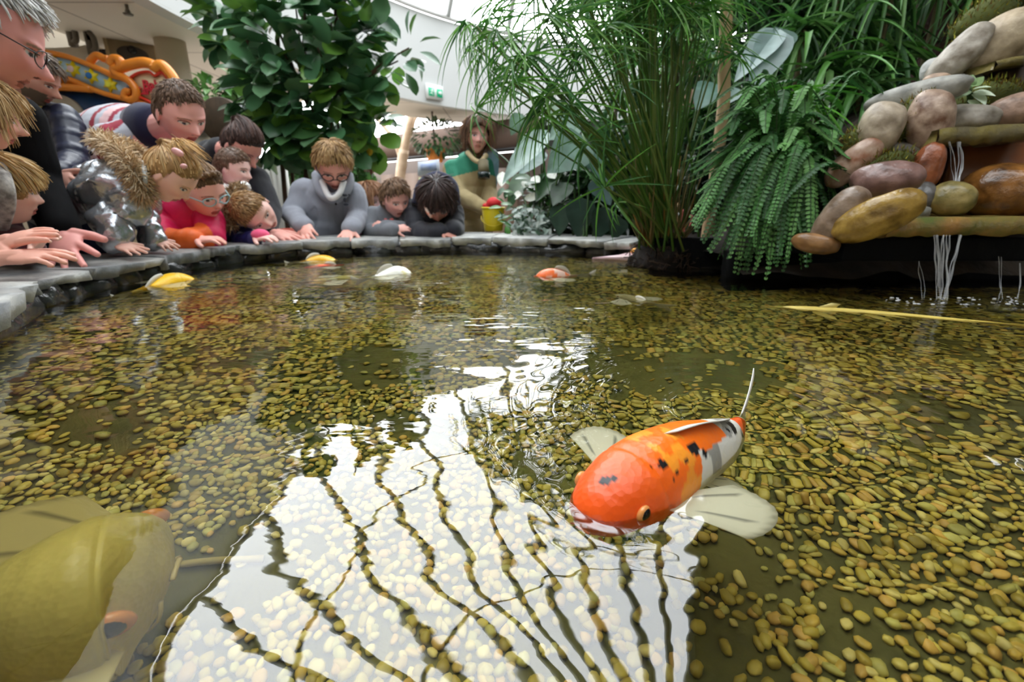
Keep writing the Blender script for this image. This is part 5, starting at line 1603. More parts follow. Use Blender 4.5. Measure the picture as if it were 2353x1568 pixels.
        # push along rough outward direction of the nearest limb axis
        segs = [(ch, pe), (SL, SR)] + [(S, E) for S, E, W_, a_ in slv] + [(E, W_) for S, E, W_, a_ in slv]
        best = np.full(len(V), 9.); outd = np.zeros((len(V), 3))
        for a_, b_ in segs:
            ab = b_ - a_; tt = np.clip(((V - a_) @ ab) / (ab @ ab + 1e-9), 0, 1); pr = a_ + tt[:, None] * ab; d = np.linalg.norm(V - pr, axis=1)
            mm = d < best; best[mm] = d[mm]; outd[mm] = (V - pr)[mm]
        outd /= np.linalg.norm(outd, axis=1)[:, None] + 1e-9
        V = V + outd * disp[:, None]
        nd = np.linalg.norm((V - C) @ R / h / A(.40, .50, .54), axis=1)          # keep cloth out of the head
        cols = None
        if top.get('paint'): cols = top['paint'](V, dict(ch=ch, pe=pe, SL=SL, SR=SR, neck=neck_b, h=h, slv=slv, Rt=Rt))
        jk = link_mesh(top.get('name', top_name), V, F, top['mat'], parent=body, col=cols)
        if top.get('label'): jk['label'] = top['label']
    if legs:
        g = MB()
        for sg in (-1, 1):
            hp_ = pe + hip * sg * .26 * h
            tubechain(g, [hp_, hp_ * .5 + A(hp_[0], hp_[1], foot_z) * .5, A(hp_[0], hp_[1], foot_z + .08)], [.34 * h, .25 * h, .19 * h], 14)
        V, F = fuse(g, h / 22, 2)
        link_mesh('trousers', V, F, M('trousers_%d_%d_%d' % trousers, trousers, .9, var=.2, vscale=30), parent=body)
    if hair:
        for hs in (hair if isinstance(hair, list) else [hair]):
            hair_shape(hs['style'], R, C, h, hs['col'], hs.get('n', 700), kid, parent=body, col2=hs.get('col2'), up=hs.get('up', 0.))
    if glasses:
        g = MB()
        for sg in (-1, 1):
            cc = A(sg * .15, .43, -.005)
            ringp = [C + R @ ((cc + A(.115 * math.cos(q), -.05 * abs(math.cos(q)) * (1 if math.cos(q) * sg > 0 else 0), .080 * math.sin(q))) * h) for q in np.linspace(0, 2 * math.pi, 21)]
            g.add(*tube(ringp, .011 * h * thin, 6))
            g.add(*tube([C + R @ (A(sg * .265, .41, .01) * h), C + R @ (A(sg * .36, .15, .02) * h), C + R @ (A(sg * .365, -.05, .0) * h)], .012 * h * thin, 6))
        g.add(*tube([C + R @ (A(-.04, .50, .0) * h), C + R @ (A(0, .515, .015) * h), C + R @ (A(.04, .50, .0) * h)], .010 * h * thin, 6))
        put('glasses', g, glasses, parent=body)
    return body, dict(C=C, R=R, h=h, neck=neck_b, ch=ch, pe=pe, SL=SL, SR=SR, slv=slv)

def fur(path, r, cols, name, parent, n=1500, ln=.035, mat_=None):
    mb = MB(); m = 16; path = spline(path, m)
    V, F = tube(path, r, 10); mb.add(V, F, np.array(cols[0]) * .6)
    k = rng.integers(0, m, n); a_ = rng.normal(0, 1, (n, 3)); a_ /= np.linalg.norm(a_, axis=1)[:, None]
    root = path[k] + a_ * r * .8 + rng.normal(0, .004, (n, 3))
    cc = np.array(cols)[rng.integers(0, len(cols), n)] * rng.uniform(.75, 1.15, (n, 1))
    sw = a_ + rng.normal(0, .35, (n, 3)) + A(0, 0, -.15)
    sw /= np.linalg.norm(sw, axis=1)[:, None]
    strands(root, lambda p_, q: sw + A(0, 0, -.12 * q), 4, ln / 4, .0016, cc, mb)
    return put(name, mb, mat_ or hair_m, parent=parent)

cloth = lambda n, c, **k: M(n, c, k.pop('rough', .9), sheen=.2, **k)
black_wool = M('black_wool', (13, 13, 15), .95, bump=.4, bscale=300, spec=.15)
frame_metal = M('glasses_metal', (60, 58, 60), .3, metal=.8)

# 1 old man
b1, i1 = person('elderly man with white hair and thin glasses, black sweater, leaning over the left corner',
    (-38, 78, 1.16, 262, 84, 26, 0), skin=(226, 160, 142), lip=(192, 116, 104), brow=(150, 134, 120), eye=(58, 50, 48), male=1, hair=dict(style='short', col=(206, 204, 200), col2=(238, 238, 236), n=1100, up=.07),
    neck=(-85, 195, 1.28), chest=(-20, 380, 1.44), pelvis=(-120, 600, 1.60), shoulders=((40, 270, 1.38), (-180, 270, 1.36)),
    arms=[dict(side='L', elbow=(92, 420, 1.38), wrist=(146, 536, 1.27), dir=(160, 590, 1.20), back=(.3, -1, .5), L=.72, curl=.12, spread=.5, thumb=-1)],
    top=dict(mat=black_wool, name='sweater', fold=.014), trousers=(34, 36, 46), glasses=frame_metal, thin=.5)
# 2 bearded man in puffer
navy_puff = M('navy_puffer', (36, 42, 66), .42, var=.35, vscale=20, bump=.25, bscale=40)
b2, i2 = person('grey bearded man in navy quilted jacket, behind the white haired man',
    (78, 182, 1.62, 118, 62, 28, 0), skin=(196, 150, 124), brow=(110, 92, 76), male=1, beard=(112, 98, 84), hair=dict(style='short', col=(120, 104, 90), n=500),
    neck=(62, 240, 1.68), chest=(90, 310, 1.72), pelvis=(110, 480, 1.85), shoulders=((150, 272, 1.66), (20, 262, 1.72)),
    arms=[dict(side='L', elbow=(170, 370, 1.58), wrist=(140, 402, 1.47), dir=(178, 452, 1.40), back=(-.3, -1, .6), L=.80, curl=.18, spread=.25, thumb=-1)],
    top=dict(mat=navy_puff, puff=.10, arm=1.1, fold=.02), trousers=(44, 48, 66))
for (x, y) in ((76, 240), (93, 246), (70, 322), (112, 368)):
    o_ = P(x, y, 1.0); hit = None
    jk_ = [c_ for c_ in b2.children if c_.name.startswith('jacket')][0]
    lo_ = Vector(CAM - ORG[b2.name]); dr_ = Vector(unit(o_ - CAM))
    bpy.context.view_layer.update()
    ok_, loc_, nrm_, _i = jk_.ray_cast(lo_, dr_)
    if ok_:
        V, F = ellipsoid(A(*loc_) + ORG[b2.name], (.007, .005, .007), None, 12, 8)
        link_mesh('snap_button', V, F, M('brass', (196, 176, 110), .3, metal=.9), parent=b2)
# 3 blond woman at the left edge, with the hands
b3, i3 = person('long haired blond woman cut by the left edge, clapping with bare forearms',
    (-40, 266, 1.10, 156, 84, 14, 0), skin=(222, 168, 140), hair=dict(style='bob', col=(180, 138, 84), col2=(222, 190, 140), n=900),
    neck=(-75, 345, 1.14), chest=(-150, 480, 1.22), pelvis=(-220, 640, 1.35), shoulders=((-75, 420, 1.10), (-220, 420, 1.25)),
    arms=[dict(side='L', elbow=(-75, 575, 1.00), wrist=(-2, 562, 1.02), dir=(70, 542, 1.03), back=(0, -.5, 1), L=.92, curl=.22, spread=.15, thumb=1, rolled=True),
          dict(side='R', elbow=(-110, 620, .97), wrist=(18, 592, .985), dir=(110, 588, 1.0), back=(0, -.3, 1), L=.88, curl=.35, spread=.10, thumb=-1, rolled=True)],
    top=dict(mat=cloth('blue_check', (70, 74, 110), col2=(150, 60, 60), vscale=30), name='shirt', arm=.85), trousers=(50, 54, 76))
# 4 blond child
b4, i4 = person('small blond child in profile at the left edge, chin above clasped hands',
    (2, 440, 1.20, 158, 86, 4, 0), skin=(236, 194, 168), lip=(200, 120, 110), brow=(190, 150, 100), eye=(70, 60, 54), kid=1., hair=dict(style='bowl', col=(206, 166, 104), col2=(236, 208, 150), n=1100),
    neck=(0, 525, 1.24), chest=(-15, 590, 1.27), pelvis=(-20, 700, 1.34), shoulders=((40, 560, 1.20), (-60, 555, 1.27)),
    arms=[dict(side='L', elbow=(52, 582, 1.14), wrist=(78, 566, 1.12), dir=(104, 548, 1.11), back=(0, -.4, 1), L=.56, curl=.55, spread=.1, thumb=1)],
    top=dict(mat=cloth('dark_red_knit', (92, 30, 40), var=.3, vscale=30, bump=.4, bscale=200), name='sweater', arm=.85), trousers=(52, 62, 98))
g = MB(); sc_p = spline([P(-12, 380, 1.17), P(4, 430, 1.13), P(6, 470, 1.13), P(-8, 520, 1.15)], 14)
g.add(*tube(sc_p, .022, 10, flat=.6)); put('knit_scarf', g, cloth('grey_knit', (196, 192, 186), col2=(110, 106, 102), vscale=60, bump=.6, bscale=220), parent=b4)
# 5 silver jacket toddler
silver = M('silver_foil', (186, 191, 198), .25, metal=.8, bump=.5, bscale=15)
b5, i5 = person('toddler in shiny silver quilted jacket with fur hood, leaning on both hands',
    (392, 404, 1.46, 132, 66, 48, 0), skin=(232, 188, 160), lip=(196, 112, 104), brow=(190, 150, 100), kid=1., hair=dict(style='pony', col=(196, 152, 96), col2=(232, 200, 146), n=1100),
    neck=(322, 432, 1.50), chest=(268, 440, 1.50), pelvis=(205, 455, 1.56), shoulders=((300, 470, 1.43), (318, 420, 1.58)),
    arms=[dict(side='L', elbow=(252, 505, 1.40), wrist=(268, 562, 1.35), dir=(318, 577, 1.34), back=(0, -.3, 1), L=.56, curl=.12, spread=.25, thumb=-1),
          dict(side='R', elbow=(330, 500, 1.55), wrist=(352, 552, 1.50), dir=(392, 566, 1.49), back=(0, -.3, 1), L=.52, curl=.3, spread=.25, thumb=-1)],
    top=dict(mat=silver, puff=.10, arm=1.25, fold=.07, voxel=.006), trousers=(40, 50, 84), build=1.12)
furc = [lin((222, 196, 156)), lin((240, 222, 190)), lin((180, 146, 104)), lin((208, 178, 136))]
fur([P(228, 320, 1.52), P(262, 340, 1.44), P(292, 372, 1.40), P(318, 410, 1.39), P(330, 446, 1.41)], .017, furc, 'fur_trim', b5, 2200, .030)
fur([P(240, 318, 1.56), P(285, 336, 1.58), P(316, 350, 1.58)], .016, furc, 'fur_trim', b5, 900, .028)
C5, R5, h5 = i5['C'], i5['R'], i5['h']
g = MB(); pt = C5 + R5 @ A(.02, -.30, .47) * h5
pt = P(412, 340, 1.46)
nS = 260; dd = rng.normal(0, .45, (nS, 3)) + A(.2, -.2, 1.0); dd /= np.linalg.norm(dd, axis=1)[:, None]
strands(np.tile(pt, (nS, 1)) + rng.normal(0, .005, (nS, 3)), lambda p_, q: dd + A(.15, 0, -.35) * q, 6, .010, .0016, np.array([lin((222, 180, 112))] * nS) * rng.uniform(.7, 1.15, (nS, 1)), g)
put('ponytail', g, hair_m, parent=b5)
g = MB(); g.add(*ellipsoid(P(422, 382, 1.385), (.010, .006, .007), None, 12, 8)); g.add(*ellipsoid(P(408, 350, 1.40), (.018, .008, .010), rot((0, 1, 0), .5), 12, 8))
put('hair_clip', g, M('pink_clip', (236, 178, 178), .4), parent=b5)
g = MB(); g.add(*tube(spline([P(330, 372, 1.42), P(333, 402, 1.385), P(336, 440, 1.40)], 8), .006, 8)); put('hood_band', g, M('pale_band', (196, 204, 210), .5), parent=b5)

# 6 man in Nordic cardigan
def paint_nordic(V, q):
    Lx = ((V - q['pe']) @ q['Rt'])
    ax_ = Lx[:, 2] / (np.linalg.norm(q['neck'] - q['pe']) + 1e-9)
    c = np.tile(lin((186, 190, 200)), (len(V), 1))
    ring = ax_ * 9
    for lo_, hi_, cl in ((.44, .56, (62, 64, 110)), (.58, .62, (226, 190, 192)), (.62, .64, (160, 50, 70)), (.74, .77, (150, 40, 56)), (.80, .84, (226, 190, 192)), (.84, .86, (160, 50, 70)), (.92, .97, (150, 40, 60))):
        c[(ax_ > lo_) & (ax_ < hi_)] = lin(cl)
    hi = ax_ > .93; c[hi & (ax_ > 1.05)] = lin((30, 34, 70))
    z = vnoise(V, 60, 2); c *= (1 + .08 * z)[:, None]
    return c
knit_attr = M('nordic_knit', rough=.95, attr=True, bump=.5, bscale=260, sheen=.2)
b6, i6 = person('man with short receding hair in grey patterned Nordic cardigan, bending forward',
    (414, 262, 1.84, 142, 32, 30, 6), skin=(232, 176, 158), lip=(196, 100, 96), brow=(130, 96, 74), eye=(60, 62, 74), male=1, hair=dict(style='crop', col=(112, 88, 72), col2=(150, 122, 102), n=1400, up=.07),
    neck=(352, 298, 1.96), chest=(268, 305, 2.02), pelvis=(150, 345, 2.14), shoulders=((250, 322, 1.86), (330, 285, 2.12)),
    arms=[dict(side='L', elbow=(205, 390, 1.80), wrist=(240, 470, 1.72), L=.6, curl=.3)],
    top=dict(mat=knit_attr, paint=paint_nordic, name='cardigan', arm=1.05, fold=.012), trousers=(50, 56, 80))
g = MB(); ax_ = unit(i6['C'] - i6['neck']); n0 = P(352, 290, 1.90)
for k_, (f_, r_) in enumerate(((0, .098), (.5, .092), (1, .085))): pass
Vc, Fc = tube([P(326, 290, 1.98), P(340, 290, 1.95), P(356, 291, 1.93), P(366, 292, 1.92)], [.072, .080, .074, .064], 28, flat=1.05)
g.add(Vc, Fc); put('shawl_collar', g, cloth('navy_knit', (26, 30, 62), bump=.6, bscale=200), parent=b6)
# pale snowflake panel on the sleeve
pc = P(206, 352, 1.70)
g = MB(); un = unit(CAM - pc); sx = unit(np.cross(A(0, 0, 1), un)); sz = np.cross(un, sx); Rp = np.stack([sx, un, sz], 1)
def flat(pts, off, col):
    q = [pc + Rp @ A(x_, off, z_) for x_, z_ in pts]; V, F = prism(q, Rp @ A(0, .0015, 0)); g.add(V, F, lin(col))
w_ = .040
flat([(-w_, -w_ * 1.0), (w_, -w_ * .9), (w_ * .95, w_ * 1.05), (-w_ * .9, w_ * .95)], 0, (206, 204, 212))
flat([(-w_ * .86, -w_ * .86), (w_ * .86, -w_ * .78), (w_ * .82, w_ * .9), (-w_ * .78, w_ * .82)], .002, (128, 36, 54))
flat([(w_ * (.74 if k % 2 == 0 else .42) * math.cos(k * math.pi / 8), w_ * (.74 if k % 2 == 0 else .42) * math.sin(k * math.pi / 8)) for k in range(16)], .004, (222, 214, 210))
flat([(w_ * .24 * math.cos(k * math.pi / 4), w_ * .24 * math.sin(k * math.pi / 4)) for k in range(8)], .006, (40, 40, 50))
put('snowflake_panel', g, knit_attr, parent=b6, smooth=False)

# 7 girl in pink jacket with glasses
def paint_pink(V, q):
    c = np.tile(lin((224, 30, 92)), (len(V), 1))
    for S, E, W_, a_ in q['slv']:
        d = np.linalg.norm(V - (W_ * .75 + E * .25), axis=1); c[d < .40 * q['h']] = lin((248, 110, 36))
    d = np.linalg.norm(V - (q['ch'] - A(0, .1, .55 * q['h'])), axis=1)
    return c
pink_m = M('pink_padded', rough=.55, attr=True, var=.12, vscale=30, bump=.3, bscale=60)
b7, i7 = person('girl with brown braid and pale blue glasses in bright pink and orange jacket',
    (466, 440, 1.78, 128, 34, 24, 12), skin=(226, 172, 148), brow=(120, 88, 60), kid=.6, hair=dict(style='pony', col=(120, 90, 62), col2=(158, 124, 86), n=900),
    neck=(425, 485, 1.84), chest=(412, 515, 1.85), pelvis=(400, 640, 1.95), shoulders=((370, 505, 1.80), (480, 500, 1.84)),
    arms=[dict(side='L', elbow=(375, 558, 1.70), wrist=(450, 552, 1.66), L=.6, curl=.5, dir=(480, 550, 1.66)), dict(side='R', elbow=(488, 545, 1.76), wrist=(420, 552, 1.68), L=.6, curl=.5, dir=(396, 552, 1.68), thumb=-1)],
    top=dict(mat=pink_m, paint=paint_pink, puff=.07, arm=1.1, fold=.03), trousers=(60, 60, 90), glasses=M('pale_frames', (150, 190, 196), .3))
g = MB(); C7, R7, h7 = i7['C'], i7['R'], i7['h']
bp = spline([C7 + R7 @ (A(*v) * h7) for v in ((-.30, .10, .30), (-.10, .28, .46), (.12, .30, .46), (.30, .12, .30), (.36, -.05, .12))], 18)
for k in range(18):
    g.add(*ellipsoid(bp[k] + R7 @ A(0, 0, .012 * (-1) ** k) * h7, A(.06, .05, .045) * h7, R7 @ rot((0, 1, 0), .7 * (-1) ** k), 12, 8), col=np.array(lin((104, 76, 50))) * rng.uniform(.8, 1.2))
put('braid', g, hair_m, parent=b7)
# 8 dark haired woman
b8, i8 = person('woman with smooth dark brown hair in black jacket, bent behind two boys',
    (556, 338, 2.22, 112, 42, 42, 0), skin=(216, 158, 136), brow=(60, 42, 34), hair=dict(style='pony', col=(62, 42, 36), col2=(100, 72, 62), n=1100),
    neck=(500, 345, 2.32), chest=(505, 400, 2.38), pelvis=(500, 520, 2.45), shoulders=((470, 372, 2.34), (590, 410, 2.30)),
    arms=[dict(side='R', elbow=(622, 480, 2.22), wrist=(622, 535, 2.06), dir=(658, 545, 2.04), back=(0, -.3, 1), L=.78, curl=.25, spread=.15, thumb=-1)],
    top=dict(mat=cloth('charcoal_jacket', (40, 42, 48), var=.2, vscale=20), fold=.02), trousers=(36, 38, 48))
# 9 boy with white collar
b9, i9 = person('boy with short brown hair and white collar, seen in profile',
    (536, 390, 2.10, 96, 60, 10, 0), skin=(238, 196, 176), brow=(110, 80, 60), kid=.8, hair=dict(style='crop', col=(120, 92, 74), col2=(150, 120, 98), n=1100),
    neck=(515, 440, 2.14), chest=(520, 480, 2.16), pelvis=(520, 590, 2.22), shoulders=((490, 470, 2.12), (560, 465, 2.18)),
    arms=[], top=dict(mat=cloth('lilac_jacket', (116, 112, 190), rough=.6), fold=.02, puff=.04), trousers=(50, 54, 90))
g = MB(); g.add(*tube(spline([P(505, 432, 2.06), P(530, 440, 2.02), P(555, 434, 2.03), P(562, 430, 2.06)], 10), .026, 10)); put('white_collar', g, cloth('white_fleece', (240, 240, 238)), parent=b9)
# 10 boy in navy jacket, head tilted
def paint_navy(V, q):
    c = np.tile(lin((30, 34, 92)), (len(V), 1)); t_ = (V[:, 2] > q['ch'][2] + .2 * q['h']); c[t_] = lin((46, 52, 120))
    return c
b10, i10 = person('boy with cropped blond hair and tilted head in navy blue jacket',
    (586, 488, 1.94, 112, 28, 30, 62), skin=(240, 194, 172), brow=(170, 130, 90), kid=.8, hair=dict(style='crop', col=(168, 130, 88), col2=(206, 170, 120), n=1300),
    neck=(530, 510, 2.00), chest=(520, 540, 2.02), pelvis=(510, 640, 2.1), shoulders=((495, 530, 1.97), (560, 545, 2.0)),
    arms=[dict(side='R', elbow=(560, 560, 1.94), wrist=(585, 548, 1.86), L=.6, curl=.5, dir=(612, 546, 1.85))],
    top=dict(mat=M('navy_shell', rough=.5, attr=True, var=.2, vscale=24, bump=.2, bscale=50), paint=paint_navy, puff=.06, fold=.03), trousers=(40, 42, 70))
fur([P(556, 432, 2.02), P(540, 436, 1.96), P(528, 458, 1.92), P(522, 490, 1.90), P(530, 520, 1.89)], .014, [lin((176, 146, 106)), lin((206, 178, 136)), lin((130, 102, 72))], 'fur_trim', b10, 1300, .026)
g = MB(); g.add(*ellipsoid(P(598, 540, 1.86), (.036, .03, .024), None, 18, 12)); hand_shapes(g, P(585, 546, 1.86), P(620, 546, 1.84) - P(585, 546, 1.86), (0, -.3, 1), .075, .5, .2, 1)
V, F = fuse(g, .003, 2); link_mesh('glove', V, F, cloth('pink_glove', (244, 96, 140)), parent=b10)

# 11 boy in grey hoodie
grey_fleece = cloth('grey_fleece', (150, 154, 166), var=.12, vscale=24, bump=.4, bscale=240)
b11, i11 = person('boy with swept blond hair and glasses in grey hoodie, pointing into the water',
    (766, 382, 2.34, 112, 2, 38, 0), skin=(224, 170, 146), lip=(200, 116, 104), brow=(130, 96, 60), kid=.5, hair=dict(style='short', col=(158, 120, 78), col2=(206, 172, 120), n=900),
    neck=(764, 432, 2.42), chest=(752, 478, 2.46), pelvis=(750, 600, 2.5), shoulders=((702, 440, 2.44), (812, 448, 2.46)),
    arms=[dict(side='L', elbow=(672, 495, 2.36), wrist=(698, 518, 2.16), dir=(716, 552, 2.06), back=(-.2, -.8, .6), L=.66, curl=.4, spread=.1, thumb=1),
          dict(side='R', elbow=(822, 500, 2.42), wrist=(806, 528, 2.24), dir=(792, 548, 2.16), back=(.2, -.5, .8), L=.62, curl=.25, spread=.25, thumb=-1)],
    top=dict(mat=grey_fleece, name='hoodie', fold=.03, arm=1.1), trousers=(60, 66, 96), glasses=M('dark_frames', (30, 28, 30), .3))
g = MB()
g.add(*tube(spline([P(728, 402, 2.42), P(736, 436, 2.34), P(764, 456, 2.30), P(794, 438, 2.34), P(800, 404, 2.42), P(766, 400, 2.52), P(728, 402, 2.42)], 30), .026, 10)); put('hood', g, grey_fleece, parent=b11)
g = MB()
g.add(*tube(spline([P(740, 416, 2.32), P(752, 446, 2.27), P(764, 456, 2.25), P(780, 444, 2.27), P(790, 416, 2.32)], 16), .014, 8)); put('fleece_lining', g, cloth('white_lining', (228, 228, 230)), parent=b11)
g = MB()
for (x, y) in ((770, 447), (771, 458), (772, 469)):
    g.add(*ellipsoid(P(x, y, 2.275), (.006, .004, .006), None, 10, 8))
put('buttons', g, black_gloss, parent=b11)
g = MB()                                  # dark chest print: blurred marks
for (x, y, w_, h_) in ((792, 449, 14, 5), (793, 460, 8, 10), (795, 470, 12, 6), (802, 448, 4, 4), (788, 448, 4, 4)):
    g.add(*ellipsoid(P(x, y, 2.30), (w_ / F_PX * 1.1, .003, h_ / F_PX * 1.1), None, 10, 8))
put('chest_print', g, M('print_dark', (60, 62, 72), .9), parent=b11)
# 12 auburn girl half hidden
b12, i12 = person('girl with auburn hair in purple top, half hidden behind the grey sweater boy',
    (846, 462, 2.62, 84, 50, 8, 0), skin=(240, 200, 184), brow=(120, 80, 60), kid=.8, hair=dict(style='long', col=(140, 92, 62), col2=(190, 144, 104), n=700),
    neck=(836, 508, 2.66), chest=(832, 550, 2.68), pelvis=(832, 640, 2.7), shoulders=((806, 530, 2.66), (862, 530, 2.68)),
    arms=[], top=dict(mat=cloth('purple_top', (170, 52, 150), rough=.7), name='top', fold=.02), trousers=(70, 60, 90))
# 13 boy with crossed arms
grey_jersey = cloth('grey_jersey', (118, 122, 130), var=.15, vscale=30, bump=.3, bscale=260)
b13, i13 = person('boy with tousled brown hair in grey sweater, arms crossed on the slab',
    (908, 458, 2.42, 88, 26, 22, 6), skin=(230, 178, 156), brow=(110, 80, 56), kid=.7, hair=dict(style='short', col=(112, 84, 62), col2=(160, 126, 96), n=900),
    neck=(894, 500, 2.48), chest=(892, 530, 2.50), pelvis=(892, 620, 2.55), shoulders=((858, 496, 2.46), (936, 498, 2.48)),
    arms=[dict(side='L', elbow=(850, 532, 2.38), wrist=(905, 528, 2.26), dir=(936, 522, 2.28), back=(0, -.8, .5), L=.48, spread=.08, curl=.5, thumb=1), dict(side='R', elbow=(940, 530, 2.40), wrist=(885, 520, 2.30), dir=(862, 514, 2.32), back=(0, -.8, .5), L=.48, spread=.08, curl=.5, thumb=-1)],
    top=dict(mat=grey_jersey, name='sweater', fold=.025, arm=1.0), trousers=(56, 62, 90))
g = MB()
for (x, y, w_, h_) in ((886, 505, 8, 6), (900, 505, 10, 6), (888, 514, 6, 5)):
    g.add(*ellipsoid(P(x, y, 2.335), (w_ / F_PX * 1.2, .003, h_ / F_PX * 1.2), None, 10, 8))
put('chest_print', g, M('print_red', (170, 84, 84), .9), parent=b13)
# 14 child in navy hood
b14, i14 = person('dark haired child in navy hooded jacket, face bent down over the slab',
    (1004, 462, 2.36, 104, 2, 52, 0), skin=(196, 140, 116), brow=(40, 30, 26), kid=.6, hair=dict(style='mop', col=(48, 36, 34), col2=(86, 66, 62), n=1100),
    neck=(1000, 470, 2.46), chest=(996, 515, 2.50), pelvis=(1000, 620, 2.55), shoulders=((950, 485, 2.46), (1040, 490, 2.48)),
    arms=[dict(side='L', elbow=(955, 535, 2.36), wrist=(1015, 535, 2.26), dir=(1032, 540, 2.25), L=.5, curl=.4), dict(side='R', elbow=(1044, 530, 2.40), wrist=(1040, 530, 2.28), dir=(1016, 538, 2.26), L=.55, curl=.4, thumb=-1, back=(.1, -.8, .5))],
    top=dict(mat=cloth('navy_black', (30, 32, 44), rough=.75, var=.3, vscale=18), fold=.03, arm=1.15, puff=.05), trousers=(40, 44, 60))
g = MB()
g.add(*tube(spline([P(956, 470, 2.40), P(968, 425, 2.44), P(1004, 404, 2.48), P(1040, 424, 2.46), P(1048, 470, 2.42)], 24), .024, 10)); put('hood', g, cloth('navy_hood', (40, 44, 74), var=.2, vscale=30), parent=b14)
g = MB(); g.add(*tube(spline([P(970, 436, 2.34), P(974, 462, 2.28), P(982, 486, 2.26), P(992, 500, 2.26)], 12), .008, 8)); put('scarf', g, cloth('orange_scarf', (226, 100, 50), col2=(230, 220, 210), vscale=60), parent=b14)
# 15 keeper
def paint_keeper(V, q):
    c = np.tile(lin((182, 164, 122)), (len(V), 1))
    zc = q['neck'][2]
    yo = (V[:, 2] > zc - .62 * q['h']) & (np.abs((V - q['neck']) @ unit(q['SR'] - q['SL'])) < .95 * q['h']) & ((V[:, 1] < q['neck'][1] + .4)); 
    nearS = np.linalg.norm(V - q['SR'], axis=1) < .0
    c[yo & (V[:, 2] > zc - .40 * q['h'] - .25 * np.abs((V - q['neck']) @ unit(q['SR'] - q['SL'])))] = lin((54, 140, 112))
    return c
b15, i15 = person('woman keeper with wavy brown hair in beige coat with green shoulders, beside the yellow bucket',
    (1098, 312, 2.86, 82, 6, 8, -6), skin=(232, 180, 160), lip=(222, 146, 132), brow=(70, 48, 36), hair=dict(style='bob', col=(66, 44, 32), col2=(150, 110, 78), n=900),
    neck=(1090, 362, 2.92), chest=(1076, 408, 2.94), pelvis=(1076, 520, 2.96), shoulders=((1040, 388, 2.92), (1114, 384, 2.98)),
    arms=[dict(side='L', elbow=(1058, 452, 2.82), wrist=(1112, 478, 2.72), nohand=True), dict(side='R', elbow=(1122, 440, 2.98), wrist=(1128, 475, 2.84), nohand=True)],
    top=dict(mat=M('keeper_coat', rough=.85, attr=True, var=.12, vscale=14, bump=.3, bscale=60), paint=paint_keeper, name='coat', fold=.035, arm=1.15), trousers=(150, 136, 104), build=1.05)
h15 = i15['h']
g = MB(); w0 = P(1118, 474, 2.70); hand_shapes(g, w0, P(1150, 478, 2.68) - w0, (0, -.5, 1), .12, .45, .1, 1)
g.add(*ellipsoid(P(1135, 468, 2.69), (.045, .035, .036), None, 18, 12)); V, F = fuse(g, .004, 2); link_mesh('red_glove', V, F, cloth('red_glove', (222, 30, 36), rough=.6), parent=b15)
g = MB(); V, F = tube([P(1110, 372, 2.78), P(1111, 386, 2.76), P(1112, 398, 2.75)], [.030, .030, .034], 18); g.add(V, F); put('camera_strap_pouch', g, M('pouch', (120, 110, 84), .7), parent=b15)
g = MB(); V, F = tube([P(1112, 398, 2.75), P(1112, 410, 2.745)], [.036, .034], 18); g.add(V, F); put('dark_lens', g, M('lens_dark', (24, 40, 40), .2), parent=b15)
g = MB(); g.add(*tube(spline([P(1074, 350, 2.84), P(1088, 366, 2.80), P(1104, 372, 2.79), P(1118, 356, 2.83)], 10), .014, 8)); put('coat_collar', g, M('collar_beige', (206, 186, 146), .9), parent=b15)
# ------------------------------------------------------------------ things behind and around the people
def solid(pts_px, Y, th, z_to=None):
    pts = [P(x, y, Y) for x, y in pts_px]
    return prism(pts, (0, th, 0))
def part(name, VF, mat_, parent, smooth=False):
    return link_mesh(name, VF[0], VF[1], mat_, parent=parent, smooth=smooth)

# children ride with orange scroll canopy
RY = 3.7
o = empty('fairground_ride', (P(260, 300, RY)[0], RY + .3, Z_FLOOR)); tag(o, 'small fairground ride with orange scroll canopy, blue underside and star panels', 'ride')
orange = M('ride_orange', (240, 152, 56), .3, col2=(228, 132, 40), vscale=4)
lblue = M('ride_light_blue', (150, 200, 226), .3, col2=(190, 216, 236), vscale=3)
dblue = M('ride_dark_blue', (10, 40, 96), .4, col2=(14, 70, 110), vscale=2)
def band(px_up, px_dn, Y, th, n=30):
    a = spline([P(x, y, Y) for x, y in px_up], n); b = spline([P(x, y, Y) for x, y in px_dn], n)
    return prism(np.concatenate([a, b[::-1]]), (0, th, 0))
part('canopy_back', band([(60, 110), (110, 116), (170, 130), (240, 160), (300, 185), (350, 205), (412, 232)], [(60, 215), (112, 210), (150, 200), (220, 212), (300, 236), (350, 246), (412, 250)], RY, .10), orange, o)
part('star_panel', band([(56, 132), (105, 128), (160, 138), (220, 158), (266, 180), (296, 196)], [(56, 164), (110, 164), (170, 180), (230, 205), (268, 218), (284, 214)], RY - .02, .03), lblue, o)
part('end_panel', band([(104, 176), (128, 172)], [(104, 200), (122, 194)], RY - .02, .03, 6), lblue, o)
def tubepx(pts, r, Y, n=40, taper=1.):
    V, F = tube(spline([P(x, y, Y) for x, y in pts], n), np.linspace(r, r * taper, n) / F_PX * Y, 12); return V, F
mb = MB()
mb.add(*tubepx([(40, 118), (105, 120), (160, 132), (225, 158), (262, 176), (290, 178)], 5, RY - .03))
mb.add(*tubepx([(50, 168), (110, 168), (170, 186), (225, 210), (280, 226), (320, 236), (360, 244)], 5, RY - .03))
mb.add(*tubepx([(118, 178), (126, 190), (116, 204), (140, 200), (210, 205)], 7, RY - .03))
mb.add(*tubepx([(254, 150), (262, 136), (276, 140), (276, 156), (262, 158), (270, 172), (296, 186), (312, 206), (312, 224), (298, 230), (286, 222), (290, 210), (300, 212)], 9, RY - .05, 60, .7))
